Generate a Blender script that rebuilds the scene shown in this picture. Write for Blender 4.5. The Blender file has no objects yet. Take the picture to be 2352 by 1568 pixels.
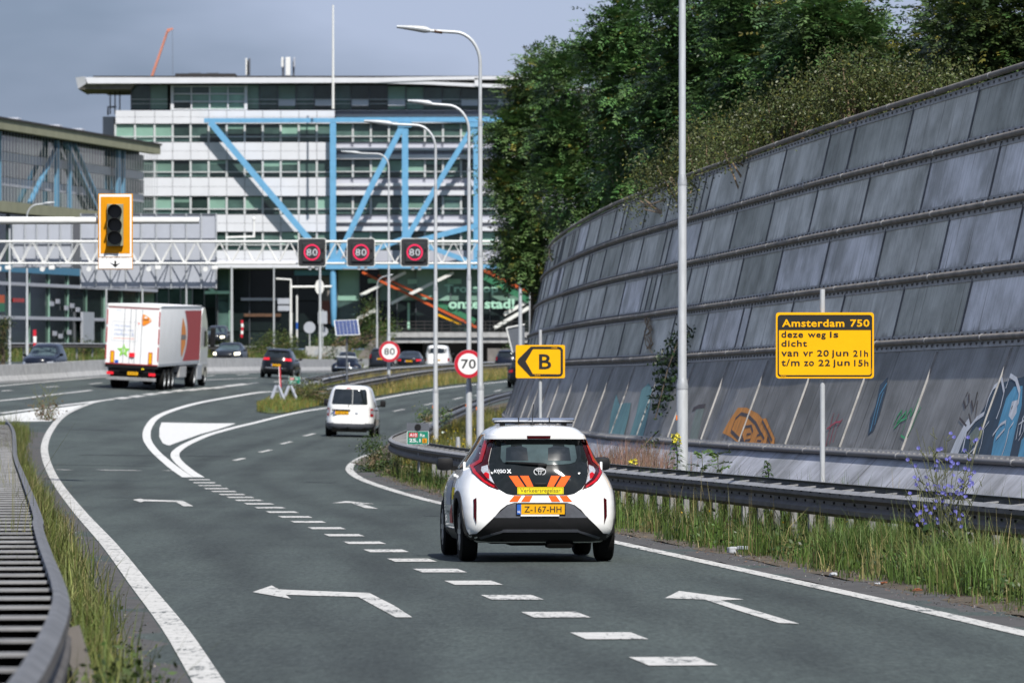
import bpy, bmesh, math, random
import numpy as np
from mathutils import Vector, Matrix
from mathutils.bvhtree import BVHTree

random.seed(7); rng = np.random.default_rng(7)
SC = bpy.context.scene
COL = SC.collection
R = math.radians
# ------------------------------------------------------------------ camera, sky, sun, exposure
FPX, CX, HY, EYE = 13067.0, 1176.0, 800.0, 1.76       # focal length / principal point in photo units, eye height
cam_d = bpy.data.cameras.new('camera'); cam = bpy.data.objects.new('camera', cam_d); COL.objects.link(cam)
cam.location = (0, 0, EYE); cam.rotation_euler = (R(90), 0, 0)
cam_d.sensor_width = 36; cam_d.lens = 200; cam_d.shift_y = (HY - 784) / 2352
cam_d.clip_start = 1; cam_d.clip_end = 6000
cam_d.dof.use_dof = True; cam_d.dof.focus_distance = 64; cam_d.dof.aperture_fstop = 6.7
SC.camera = cam

SUN_AZ, SUN_EL = 19.0, 51.0                            # degrees right of straight behind the camera / above the horizon
to_sun = Vector((math.sin(R(SUN_AZ)) * math.cos(R(SUN_EL)), -math.cos(R(SUN_AZ)) * math.cos(R(SUN_EL)), math.sin(R(SUN_EL))))
sun_d = bpy.data.lights.new('sun', 'SUN'); sun_d.energy = 4.4; sun_d.angle = R(0.53); sun_d.color = (1.0, 0.965, 0.90)
sun = bpy.data.objects.new('sun', sun_d); COL.objects.link(sun)
sun.rotation_euler = to_sun.to_track_quat('Z', 'Y').to_euler(); sun.location = (20, -30, 60)

world = bpy.data.worlds.new('World'); SC.world = world; world.use_nodes = True
wn, wl = world.node_tree.nodes, world.node_tree.links
wn.clear()
w_out = wn.new('ShaderNodeOutputWorld'); w_bg = wn.new('ShaderNodeBackground')
sky = wn.new('ShaderNodeTexSky'); sky.sky_type = 'NISHITA'; sky.sun_disc = False
sky.sun_elevation = R(SUN_EL); sky.sun_rotation = math.atan2(to_sun.x, to_sun.y)
sky.air_density = 1.0; sky.dust_density = 1.2; sky.ozone_density = 1.5
w_tc = wn.new('ShaderNodeTexCoord'); w_map = wn.new('ShaderNodeMapping'); w_map.inputs['Scale'].default_value = (6, 6, 18); w_map.inputs['Location'].default_value = (14.8, 5.2, 8.4)
w_noise = wn.new('ShaderNodeTexNoise'); w_noise.inputs['Scale'].default_value = 1.0; w_noise.inputs['Detail'].default_value = 5
w_noise.inputs['Roughness'].default_value = 0.5
w_ramp = wn.new('ShaderNodeValToRGB')
w_ramp.color_ramp.elements[0].position = 0.40; w_ramp.color_ramp.elements[0].color = (1.85, 2.45, 3.85, 1)
w_ramp.color_ramp.elements[1].position = 0.60; w_ramp.color_ramp.elements[1].color = (4.1, 4.8, 6.85, 1)
w_mix = wn.new('ShaderNodeMix'); w_mix.data_type = 'RGBA'; w_mix.inputs[0].default_value = 0.82
wl.new(w_tc.outputs['Generated'], w_map.inputs['Vector']); wl.new(w_map.outputs[0], w_noise.inputs['Vector'])
wl.new(w_noise.outputs['Fac'], w_ramp.inputs[0]); wl.new(sky.outputs[0], w_mix.inputs[6]); wl.new(w_ramp.outputs[0], w_mix.inputs[7])
wl.new(w_mix.outputs[2], w_bg.inputs['Color']); wl.new(w_bg.outputs[0], w_out.inputs['Surface'])
w_bg.inputs['Strength'].default_value = 0.075
SC.view_settings.view_transform = 'Standard'; SC.view_settings.look = 'None'
SC.view_settings.exposure = 0.50; SC.view_settings.gamma = 1.0; SC.view_settings.use_curve_mapping = False
SC.cycles.max_bounces = 6; SC.cycles.diffuse_bounces = 2; SC.cycles.glossy_bounces = 3; SC.cycles.transparent_max_bounces = 6
SC.cycles.caustics_reflective = False; SC.cycles.caustics_refractive = False

# ------------------------------------------------------------------ materials
def mat(name, col, rough=0.6, metal=0.0, var=0.12, scale=6.0, bump=0.0, bscale=None, coat=0.0, emis=None, estr=0.0, stretch=None, spec=0.5, rnd=0.0):
    m = bpy.data.materials.new(name); m.use_nodes = True
    n, l = m.node_tree.nodes, m.node_tree.links
    b = n['Principled BSDF']
    b.inputs['Roughness'].default_value = rough; b.inputs['Metallic'].default_value = metal
    b.inputs['Coat Weight'].default_value = coat; b.inputs['Coat Roughness'].default_value = 0.04
    b.inputs['Specular IOR Level'].default_value = spec
    tc = n.new('ShaderNodeTexCoord'); mp = n.new('ShaderNodeMapping')
    if stretch: mp.inputs['Scale'].default_value = stretch
    l.new(tc.outputs['Object'], mp.inputs['Vector'])
    nz = n.new('ShaderNodeTexNoise'); nz.inputs['Scale'].default_value = scale; nz.inputs['Detail'].default_value = 6
    nz.inputs['Roughness'].default_value = 0.62
    l.new(mp.outputs[0], nz.inputs['Vector'])
    rp = n.new('ShaderNodeValToRGB')
    a, c = 1 - var, 1 + var
    rp.color_ramp.elements[0].position = 0.3; rp.color_ramp.elements[0].color = (*[min(1, v * a) for v in col], 1)
    rp.color_ramp.elements[1].position = 0.72; rp.color_ramp.elements[1].color = (*[min(1, v * c) for v in col], 1)
    l.new(nz.outputs['Fac'], rp.inputs[0])
    out = rp.outputs[0]
    if rnd:
        oi = n.new('ShaderNodeObjectInfo'); hs = n.new('ShaderNodeHueSaturation')
        mr = n.new('ShaderNodeMapRange'); mr.inputs[3].default_value = 1 - rnd; mr.inputs[4].default_value = 1 + rnd
        l.new(oi.outputs['Random'], mr.inputs[0]); l.new(mr.outputs[0], hs.inputs['Value']); l.new(out, hs.inputs['Color']); out = hs.outputs[0]
    l.new(out, b.inputs['Base Color'])
    if bump:
        n2 = n.new('ShaderNodeTexNoise'); n2.inputs['Scale'].default_value = bscale or scale * 8; n2.inputs['Detail'].default_value = 4
        l.new(mp.outputs[0], n2.inputs['Vector'])
        bp = n.new('ShaderNodeBump'); bp.inputs['Strength'].default_value = bump; bp.inputs['Distance'].default_value = 0.02
        l.new(n2.outputs['Fac'], bp.inputs['Height']); l.new(bp.outputs[0], b.inputs['Normal'])
    if emis:
        b.inputs['Emission Color'].default_value = (*emis, 1); b.inputs['Emission Strength'].default_value = estr
    return m

def leaf_mat(name, rough=0.5, trans=0.3):
    m = bpy.data.materials.new(name); m.use_nodes = True
    n, l = m.node_tree.nodes, m.node_tree.links
    b = n['Principled BSDF']; b.inputs['Roughness'].default_value = rough
    at = n.new('ShaderNodeAttribute'); at.attribute_name = 'tint'; b.inputs['Specular IOR Level'].default_value = 0.3
    l.new(at.outputs['Color'], b.inputs['Base Color'])
    tr = n.new('ShaderNodeBsdfTranslucent'); mx = n.new('ShaderNodeMixShader'); mx.inputs[0].default_value = trans
    l.new(at.outputs['Color'], tr.inputs['Color'])
    l.new(b.outputs[0], mx.inputs[1]); l.new(tr.outputs[0], mx.inputs[2]); l.new(mx.outputs[0], n['Material Output'].inputs['Surface'])
    return m

M = {}
M['white_paint'] = mat('white car paint', (0.86, 0.86, 0.85), 0.25, coat=1.0, var=0.02)
M['dark_paint'] = mat('black car paint', (0.004, 0.0045, 0.006), 0.25, coat=0.35, var=0.1, spec=0.25)
M['blue_paint'] = mat('dark blue car paint', (0.005, 0.008, 0.018), 0.25, coat=0.4, var=0.1, spec=0.25)
M['grey_paint'] = mat('dark grey car paint', (0.013, 0.016, 0.022), 0.28, coat=0.4, var=0.1, spec=0.25)
M['black_gloss'] = mat('gloss black', (0.010, 0.013, 0.014), 0.035, var=0.1, spec=0.35)
M['glass_dark'] = mat('tinted glass', (0.010, 0.014, 0.016), 0.06, var=0.1, spec=0.9)
M['glass_car'] = mat('car glass', (0.050, 0.075, 0.080), 0.03, var=0.35, scale=4, spec=0.5)
M['plastic'] = mat('black plastic', (0.009, 0.009, 0.010), 0.5, var=0.15, spec=0.25)
M['plastic_grey'] = mat('grey plastic', (0.075, 0.08, 0.095), 0.55, var=0.2, bump=0.1)
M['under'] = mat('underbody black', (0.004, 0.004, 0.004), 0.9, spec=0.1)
M['rubber'] = mat('tyre rubber', (0.007, 0.007, 0.007), 0.85, bump=0.2, spec=0.15)
M['rim'] = mat('alloy rim', (0.35, 0.36, 0.38), 0.35, metal=0.7)
M['red_lamp'] = mat('red lamp', (0.40, 0.006, 0.012), 0.2, spec=0.3, var=0.3, scale=40)
M['red_dark'] = mat('dark red lamp', (0.045, 0.002, 0.004), 0.12, var=0.3, scale=30, spec=0.3)
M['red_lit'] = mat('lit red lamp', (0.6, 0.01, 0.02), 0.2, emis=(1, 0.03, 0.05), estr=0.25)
M['amber_lamp'] = mat('amber lamp', (0.7, 0.16, 0.02), 0.2, coat=1.0)
M['clear_lamp'] = mat('clear lamp', (0.65, 0.66, 0.68), 0.12, metal=0.5, var=0.35, scale=30)
M['head_lit'] = mat('lit headlamp', (0.9, 0.85, 0.7), 0.2, emis=(1, 0.9, 0.65), estr=3)
M['chrome'] = mat('chrome', (0.75, 0.76, 0.78), 0.12, metal=1.0)
M['orange_tape'] = mat('orange sticker', (0.80, 0.105, 0.012), 0.6, var=0.03, spec=0.1)
M['yellow_tape'] = mat('yellow sticker', (0.82, 0.66, 0.02), 0.6, var=0.03, spec=0.1)
M['plate_yellow'] = mat('number plate yellow', (0.72, 0.36, 0.006), 0.5, var=0.04, spec=0.2)
M['badge'] = mat('bright badge', (0.78, 0.79, 0.80), 0.3, metal=0.25)
M['plate_blue'] = mat('number plate blue', (0.02, 0.10, 0.42), 0.35)
M['ink'] = mat('black ink', (0.012, 0.012, 0.012), 0.5)
M['brown_ink'] = mat('faded ink', (0.10, 0.07, 0.02), 0.5)
M['white_ink'] = mat('white ink', (0.8, 0.8, 0.8), 0.5, var=0.03)
M['sign_yellow'] = mat('yellow sign sheet', (0.86, 0.43, 0.003), 0.6, var=0.03, spec=0.15)
M['board_orange'] = mat('orange backboard', (0.66, 0.27, 0.004), 0.6, var=0.05, spec=0.15)
M['sign_white'] = mat('white sign sheet', (0.80, 0.80, 0.80), 0.4, var=0.03)
M['sign_red'] = mat('red sign sheet', (0.50, 0.012, 0.03), 0.4, var=0.05)
M['sign_green'] = mat('green sign sheet', (0.006, 0.20, 0.13), 0.4, var=0.05)
M['sign_back'] = mat('grey sign back', (0.40, 0.42, 0.47), 0.5, metal=0.2, var=0.06, scale=1.5)
M['sign_frame'] = mat('grey frame rail', (0.10, 0.11, 0.13), 0.5)
M['galv'] = mat('galvanised steel', (0.42, 0.44, 0.46), 0.5, metal=0.35, var=0.18, scale=9, bump=0.08)
M['galv_pole'] = mat('galvanised pole', (0.50, 0.52, 0.54), 0.5, metal=0.25, var=0.12, scale=14, bump=0.06, stretch=(1, 1, 0.25))
M['galv_dull'] = mat('weathered galvanised beam', (0.27, 0.27, 0.275), 0.6, metal=0.25, var=0.25, scale=3, bump=0.1, stretch=(1, 1, 1))
M['rust'] = mat('rusty steel', (0.10, 0.05, 0.028), 0.85, var=0.4, bump=0.3)
M['white_steel'] = mat('white painted steel', (0.72, 0.72, 0.70), 0.4, var=0.06)
M['lens_black'] = mat('unlit signal lens', (0.010, 0.009, 0.009), 0.35)
M['visor'] = mat('black signal visor', (0.012, 0.011, 0.011), 0.7, var=0.3)
M['concrete'] = mat('concrete', (0.36, 0.36, 0.36), 0.85, var=0.2, scale=2.2, bump=0.2, bscale=30)
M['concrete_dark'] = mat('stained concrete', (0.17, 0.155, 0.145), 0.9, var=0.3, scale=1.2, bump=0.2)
M['paint'] = mat('road paint', (0.46, 0.455, 0.44), 0.7, var=0.14, scale=7, bump=0.25, bscale=60)
M['paint_new'] = mat('fresh road paint', (0.56, 0.56, 0.55), 0.7, var=0.06, scale=4, bump=0.15, bscale=60)
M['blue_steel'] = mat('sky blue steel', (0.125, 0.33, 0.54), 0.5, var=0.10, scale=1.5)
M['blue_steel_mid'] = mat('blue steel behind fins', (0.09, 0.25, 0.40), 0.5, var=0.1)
M['fin'] = mat('slim grey fin', (0.30, 0.32, 0.33), 0.5)
M['grime_shade'] = mat('dirty shaded steel', (0.085, 0.078, 0.072), 0.7, metal=0.2, var=0.35, scale=2.5, bump=0.15)  # for rail beams: colour holds road dirt plus the shade on their sides
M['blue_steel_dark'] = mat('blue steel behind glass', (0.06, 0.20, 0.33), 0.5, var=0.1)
M['white_clad'] = mat('white cladding', (0.60, 0.61, 0.65), 0.5, var=0.05, scale=0.6)
M['grey_clad'] = mat('grey cladding', (0.40, 0.41, 0.47), 0.5, var=0.05, scale=0.6)
M['mullion'] = mat('light mullion', (0.50, 0.52, 0.53), 0.5)
M['pane'] = mat('green office pane', (0.05, 0.088, 0.078), 0.08, var=0.4, scale=0.5, spec=0.55, rnd=0.75)
M['pane_light'] = mat('blind behind pane', (0.19, 0.32, 0.26), 0.25, var=0.15, scale=0.5, rnd=0.35)
M['pane_dark'] = mat('dark shop pane', (0.010, 0.016, 0.016), 0.1, var=0.3, scale=0.4, spec=0.25, rnd=0.5)
M['olive_band'] = mat('olive stone cornice', (0.25, 0.25, 0.17), 0.8, var=0.15, scale=0.5)
M['roof_dark'] = mat('dark roof edge', (0.03, 0.028, 0.028), 0.8)
M['brick'] = mat('red brown cladding', (0.17, 0.06, 0.05), 0.8, var=0.2)
M['crane'] = mat('orange crane steel', (0.55, 0.20, 0.13), 0.6)
M['orange_beam'] = mat('orange beam', (0.50, 0.085, 0.018), 0.45)
M['green_beam'] = mat('green sign band', (0.03, 0.16, 0.08), 0.5)
M['mint'] = mat('mint lettering', (0.36, 0.62, 0.48), 0.5)
M['solar'] = mat('solar cell', (0.045, 0.065, 0.16), 0.2, coat=0.5)
M['bark'] = mat('bark', (0.09, 0.07, 0.05), 0.9, var=0.35, bump=0.5)
M['twig'] = mat('pale twig', (0.26, 0.19, 0.12), 0.9, var=0.3)
M['stem'] = mat('weed stem', (0.10, 0.11, 0.05), 0.8, var=0.3)
M['soil'] = mat('verge soil', (0.075, 0.06, 0.042), 0.95, var=0.45, scale=1.5, bump=0.6, bscale=14)
M['turf'] = mat('verge turf', (0.06, 0.075, 0.022), 0.95, var=0.5, scale=1.2, bump=0.7, bscale=10)
M['shoulder'] = mat('old shoulder asphalt', (0.062, 0.060, 0.060), 0.9, var=0.3, scale=3, bump=0.5, bscale=45)
M['litter_white'] = mat('litter', (0.42, 0.44, 0.47), 0.6, var=0.2, rnd=0.3)
M['litter_orange'] = mat('orange debris', (0.22, 0.075, 0.03), 0.8, var=0.3)
M['leaf'] = leaf_mat('tree leaf', 0.42, 0.17)
M['blade'] = leaf_mat('grass blade', 0.55, 0.3)
M['post_orange'] = mat('parcel orange', (0.78, 0.25, 0.02), 0.4)
M['post_red'] = mat('brick red vinyl', (0.38, 0.035, 0.035), 0.45, var=0.06)
M['truck_white'] = mat('white trailer panel', (0.80, 0.80, 0.80), 0.45, var=0.05, scale=1.0)
M['pale_blue_ink'] = mat('pale blue print', (0.35, 0.42, 0.60), 0.5)
M['lime'] = mat('lime green print', (0.25, 0.58, 0.08), 0.5)
M['led_red'] = mat('red led ring', (0.4, 0.01, 0.05), 0.4, emis=(0.75, 0.01, 0.08), estr=0.75)
M['led_white'] = mat('white led digits', (0.4, 0.4, 0.42), 0.4, emis=(0.8, 0.82, 0.9), estr=0.35)
M['matrix_black'] = mat('matrix sign face', (0.016, 0.017, 0.020), 0.6)

def asphalt_mat():
    m = bpy.data.materials.new('grey green asphalt'); m.use_nodes = True
    n, l = m.node_tree.nodes, m.node_tree.links; b = n['Principled BSDF']
    b.inputs['Roughness'].default_value = 0.82; b.inputs['Specular IOR Level'].default_value = 0.35
    tc = n.new('ShaderNodeTexCoord')
    def noise(scale, detail, sx=1, sy=1):
        mp = n.new('ShaderNodeMapping'); mp.inputs['Scale'].default_value = (sx, sy, 1); l.new(tc.outputs['Object'], mp.inputs['Vector'])
        z = n.new('ShaderNodeTexNoise'); z.inputs['Scale'].default_value = scale; z.inputs['Detail'].default_value = detail; z.inputs['Roughness'].default_value = 0.6
        l.new(mp.outputs[0], z.inputs['Vector']); return z.outputs['Fac']
    def ramp(f, p0, c0, p1, c1):
        r = n.new('ShaderNodeValToRGB'); r.color_ramp.elements[0].position = p0; r.color_ramp.elements[0].color = (*c0, 1)
        r.color_ramp.elements[1].position = p1; r.color_ramp.elements[1].color = (*c1, 1); l.new(f, r.inputs[0]); return r.outputs[0]
    def mul(a, bb, f=1.0):
        x = n.new('ShaderNodeMix'); x.data_type = 'RGBA'; x.blend_type = 'MULTIPLY'; x.inputs[0].default_value = f
        l.new(a, x.inputs[6]); l.new(bb, x.inputs[7]); return x.outputs[2]
    base = ramp(noise(16, 8), 0.33, (0.041, 0.053, 0.050), 0.68, (0.073, 0.090, 0.085))
    grain = ramp(noise(42, 3), 0.30, (0.62, 0.62, 0.62), 0.72, (1.34, 1.34, 1.34))
    streaks = ramp(noise(26, 4, 1, 0.09), 0.34, (0.80, 0.80, 0.80), 0.66, (1.16, 1.16, 1.16))
    tracks = ramp(noise(1.0, 3, 0.9, 0.05), 0.36, (0.74, 0.74, 0.75), 0.60, (1.06, 1.06, 1.06))
    patch = ramp(noise(0.22, 3), 0.30, (0.86, 0.86, 0.88), 0.70, (1.08, 1.08, 1.07))
    at = n.new('ShaderNodeAttribute'); at.attribute_name = 'wheel'
    mt = n.new('ShaderNodeMath'); mt.operation = 'MULTIPLY'; l.new(at.outputs['Fac'], mt.inputs[0])
    wv = n.new('ShaderNodeMapRange'); wv.inputs[1].default_value = .35; wv.inputs[2].default_value = .62; wv.inputs[3].default_value = .35; wv.inputs[4].default_value = 1.0; l.new(noise(0.5, 4, 1, .12), wv.inputs[0]); l.new(wv.outputs[0], mt.inputs[1])
    wheel = ramp(mt.outputs[0], 0.0, (1, 1, 1), 1.0, (0.66, 0.66, 0.67))          # rubber darkened wheel tracks that follow the lanes
    l.new(mul(mul(mul(mul(mul(base, grain), streaks), tracks), patch), wheel), b.inputs['Base Color'])
    bp = n.new('ShaderNodeBump'); bp.inputs['Strength'].default_value = 0.45; bp.inputs['Distance'].default_value = 0.015
    l.new(noise(70, 3), bp.inputs['Height']); l.new(bp.outputs[0], b.inputs['Normal'])
    return m
M['asphalt'] = asphalt_mat()
def worn_paint(name, col, bare, lo, hi):
    m = mat(name, col, 0.75, var=0.14, scale=7, bump=0.25, bscale=60, spec=0.3); n, l = m.node_tree.nodes, m.node_tree.links; b = n['Principled BSDF']; src = b.inputs['Base Color'].links[0].from_socket
    tc = n.new('ShaderNodeTexCoord'); mp = n.new('ShaderNodeMapping'); mp.inputs['Scale'].default_value = (1, .14, 1); l.new(tc.outputs['Object'], mp.inputs['Vector'])
    z = n.new('ShaderNodeTexNoise'); z.inputs['Scale'].default_value = 22; z.inputs['Detail'].default_value = 6; z.inputs['Roughness'].default_value = .7; l.new(mp.outputs[0], z.inputs['Vector'])
    z2 = n.new('ShaderNodeTexNoise'); z2.inputs['Scale'].default_value = 1.6; l.new(tc.outputs['Object'], z2.inputs['Vector'])
    ad = n.new('ShaderNodeMath'); ad.operation = 'MULTIPLY_ADD'; ad.inputs[1].default_value = .5; l.new(z2.outputs['Fac'], ad.inputs[0]); l.new(z.outputs['Fac'], ad.inputs[2])
    mr = n.new('ShaderNodeMapRange'); mr.inputs[1].default_value = lo; mr.inputs[2].default_value = hi; l.new(ad.outputs[0], mr.inputs[0])
    mx = n.new('ShaderNodeMix'); mx.data_type = 'RGBA'; mx.inputs[6].default_value = (*bare, 1); l.new(mr.outputs[0], mx.inputs[0]); l.new(src, mx.inputs[7]); l.new(mx.outputs[2], b.inputs['Base Color']); return m
M['paint'] = worn_paint('worn road paint', (0.47, 0.465, 0.45), (0.09, 0.10, 0.10), 0.56, 0.73)
M['paint_new'] = worn_paint('fresh road paint', (0.56, 0.56, 0.55), (0.2, 0.2, 0.2), 0.46, 0.58)
M['tar'] = mat('tar joint', (0.030, 0.034, 0.036), 0.7, var=.3)
M['galv_old'] = mat('dull old galvanised rail', (0.15, 0.15, 0.152), 0.55, metal=0.35, var=0.28, scale=3, bump=0.15)

def panel_mat(name, c0, c1, lighter=1.0):
    """metal wall panel: u runs along the panel, v up it (metres); streaks run down it, stains and tint differ per panel"""
    m = bpy.data.materials.new(name); m.use_nodes = True
    n, l = m.node_tree.nodes, m.node_tree.links; b = n['Principled BSDF']
    b.inputs['Roughness'].default_value = 0.6; b.inputs['Specular IOR Level'].default_value = 0.35
    uv = n.new('ShaderNodeUVMap'); oi = n.new('ShaderNodeObjectInfo')
    ad = n.new('ShaderNodeVectorMath'); ad.operation = 'ADD'
    cb = n.new('ShaderNodeCombineXYZ'); mm = n.new('ShaderNodeMath'); mm.operation = 'MULTIPLY'; mm.inputs[1].default_value = 60
    l.new(oi.outputs['Random'], mm.inputs[0]); l.new(mm.outputs[0], cb.inputs[0]); l.new(mm.outputs[0], cb.inputs[1])
    l.new(uv.outputs[0], ad.inputs[0]); l.new(cb.outputs[0], ad.inputs[1])
    def noise(sx, sy, detail, rough=0.6):
        mp = n.new('ShaderNodeMapping'); mp.inputs['Scale'].default_value = (sx, sy, 1); l.new(ad.outputs[0], mp.inputs['Vector'])
        z = n.new('ShaderNodeTexNoise'); z.inputs['Scale'].default_value = 1; z.inputs['Detail'].default_value = detail; z.inputs['Roughness'].default_value = rough
        l.new(mp.outputs[0], z.inputs['Vector']); return z.outputs['Fac']
    def ramp(f, p0, k0, p1, k1):
        r = n.new('ShaderNodeValToRGB'); r.color_ramp.elements[0].position = p0; r.color_ramp.elements[0].color = (*k0, 1)
        r.color_ramp.elements[1].position = p1; r.color_ramp.elements[1].color = (*k1, 1); l.new(f, r.inputs[0]); return r.outputs[0]
    def mul(a, bb):
        x = n.new('ShaderNodeMix'); x.data_type = 'RGBA'; x.blend_type = 'MULTIPLY'; x.inputs[0].default_value = 1
        l.new(a, x.inputs[6]); l.new(bb, x.inputs[7]); return x.outputs[2]
    tint = ramp(oi.outputs['Random'], 0.25, c0, 0.75, c1)
    streak = ramp(noise(9, 0.45, 6, 0.7), 0.30, (0.76, 0.75, 0.735), 0.62, (1.06, 1.06, 1.07))
    blot = ramp(noise(0.55, 0.9, 6), 0.36, (0.55, 0.55, 0.525), 0.62, (1.12, 1.12, 1.14))
    run = ramp(noise(5, 0.28, 3, 0.5), 0.28, (0.36, 0.32, 0.29), 0.41, (1, 1, 1))
    sp = n.new('ShaderNodeSeparateXYZ'); l.new(uv.outputs[0], sp.inputs[0]); gm = n.new('ShaderNodeMath'); gm.operation = 'MULTIPLY_ADD'; gm.inputs[1].default_value = 0.55
    l.new(noise(3.0, 0.6, 5), gm.inputs[0]); l.new(sp.outputs[1], gm.inputs[2])        # grime that gathers along the foot of every panel
    grime_shade = ramp(gm.outputs[0], 0.30, (0.42, 0.40, 0.37), 0.43, (1, 1, 1))
    l.new(mul(mul(mul(mul(tint, streak), blot), run), grime_shade), b.inputs['Base Color'])
    bp = n.new('ShaderNodeBump'); bp.inputs['Strength'].default_value = 0.12; bp.inputs['Distance'].default_value = 0.02
    l.new(noise(22, 1.2, 3), bp.inputs['Height']); l.new(bp.outputs[0], b.inputs['Normal'])
    return m
M['panel'] = panel_mat('weathered wall panel', (0.65, 0.635, 0.56), (0.73, 0.715, 0.64)); M['panel_green'] = panel_mat('greenish wall panel', (0.43, 0.43, 0.365), (0.53, 0.525, 0.45)); M['panel_lilac'] = panel_mat('bluish wall panel', (0.76, 0.74, 0.72), (0.83, 0.805, 0.79))
M['panel_low'] = panel_mat('grimy lower wall panel', (0.25, 0.245, 0.23), (0.33, 0.325, 0.315))
M['panel_base'] = panel_mat('pale base panel', (0.36, 0.37, 0.41), (0.40, 0.41, 0.45))
M['wall_rail'] = mat('weathered wall rail', (0.19, 0.17, 0.15), 0.7, metal=0.1, var=0.4, scale=2.5, bump=0.2)
M['flange'] = mat('wall flange plate', (0.36, 0.35, 0.34), 0.7, metal=0.1, var=0.3, scale=4, bump=0.1)
M['seam'] = mat('dark seam strip', (0.16, 0.165, 0.18), 0.6, metal=0.2, var=0.3)
M['bolt'] = mat('bolt head', (0.17, 0.165, 0.16), 0.5, metal=0.5)
M['bolt_bright'] = mat('bright bolt head', (0.35, 0.35, 0.35), 0.4, metal=0.5)
for k, c in dict(g_orange=(0.66, 0.25, 0.03), g_dark=(0.06, 0.045, 0.05), g_blue=(0.09, 0.32, 0.50), g_navy=(0.022, 0.05, 0.085), g_white=(0.62, 0.64, 0.68),
                 g_green=(0.05, 0.36, 0.14), g_red=(0.45, 0.05, 0.09), g_teal=(0.13, 0.29, 0.30), g_pale=(0.20, 0.24, 0.21)).items():
    M[k] = mat('spray paint ' + k[2:], c, 0.7, var=0.28, scale=5, stretch=(1, 1, 0.3))

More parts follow.
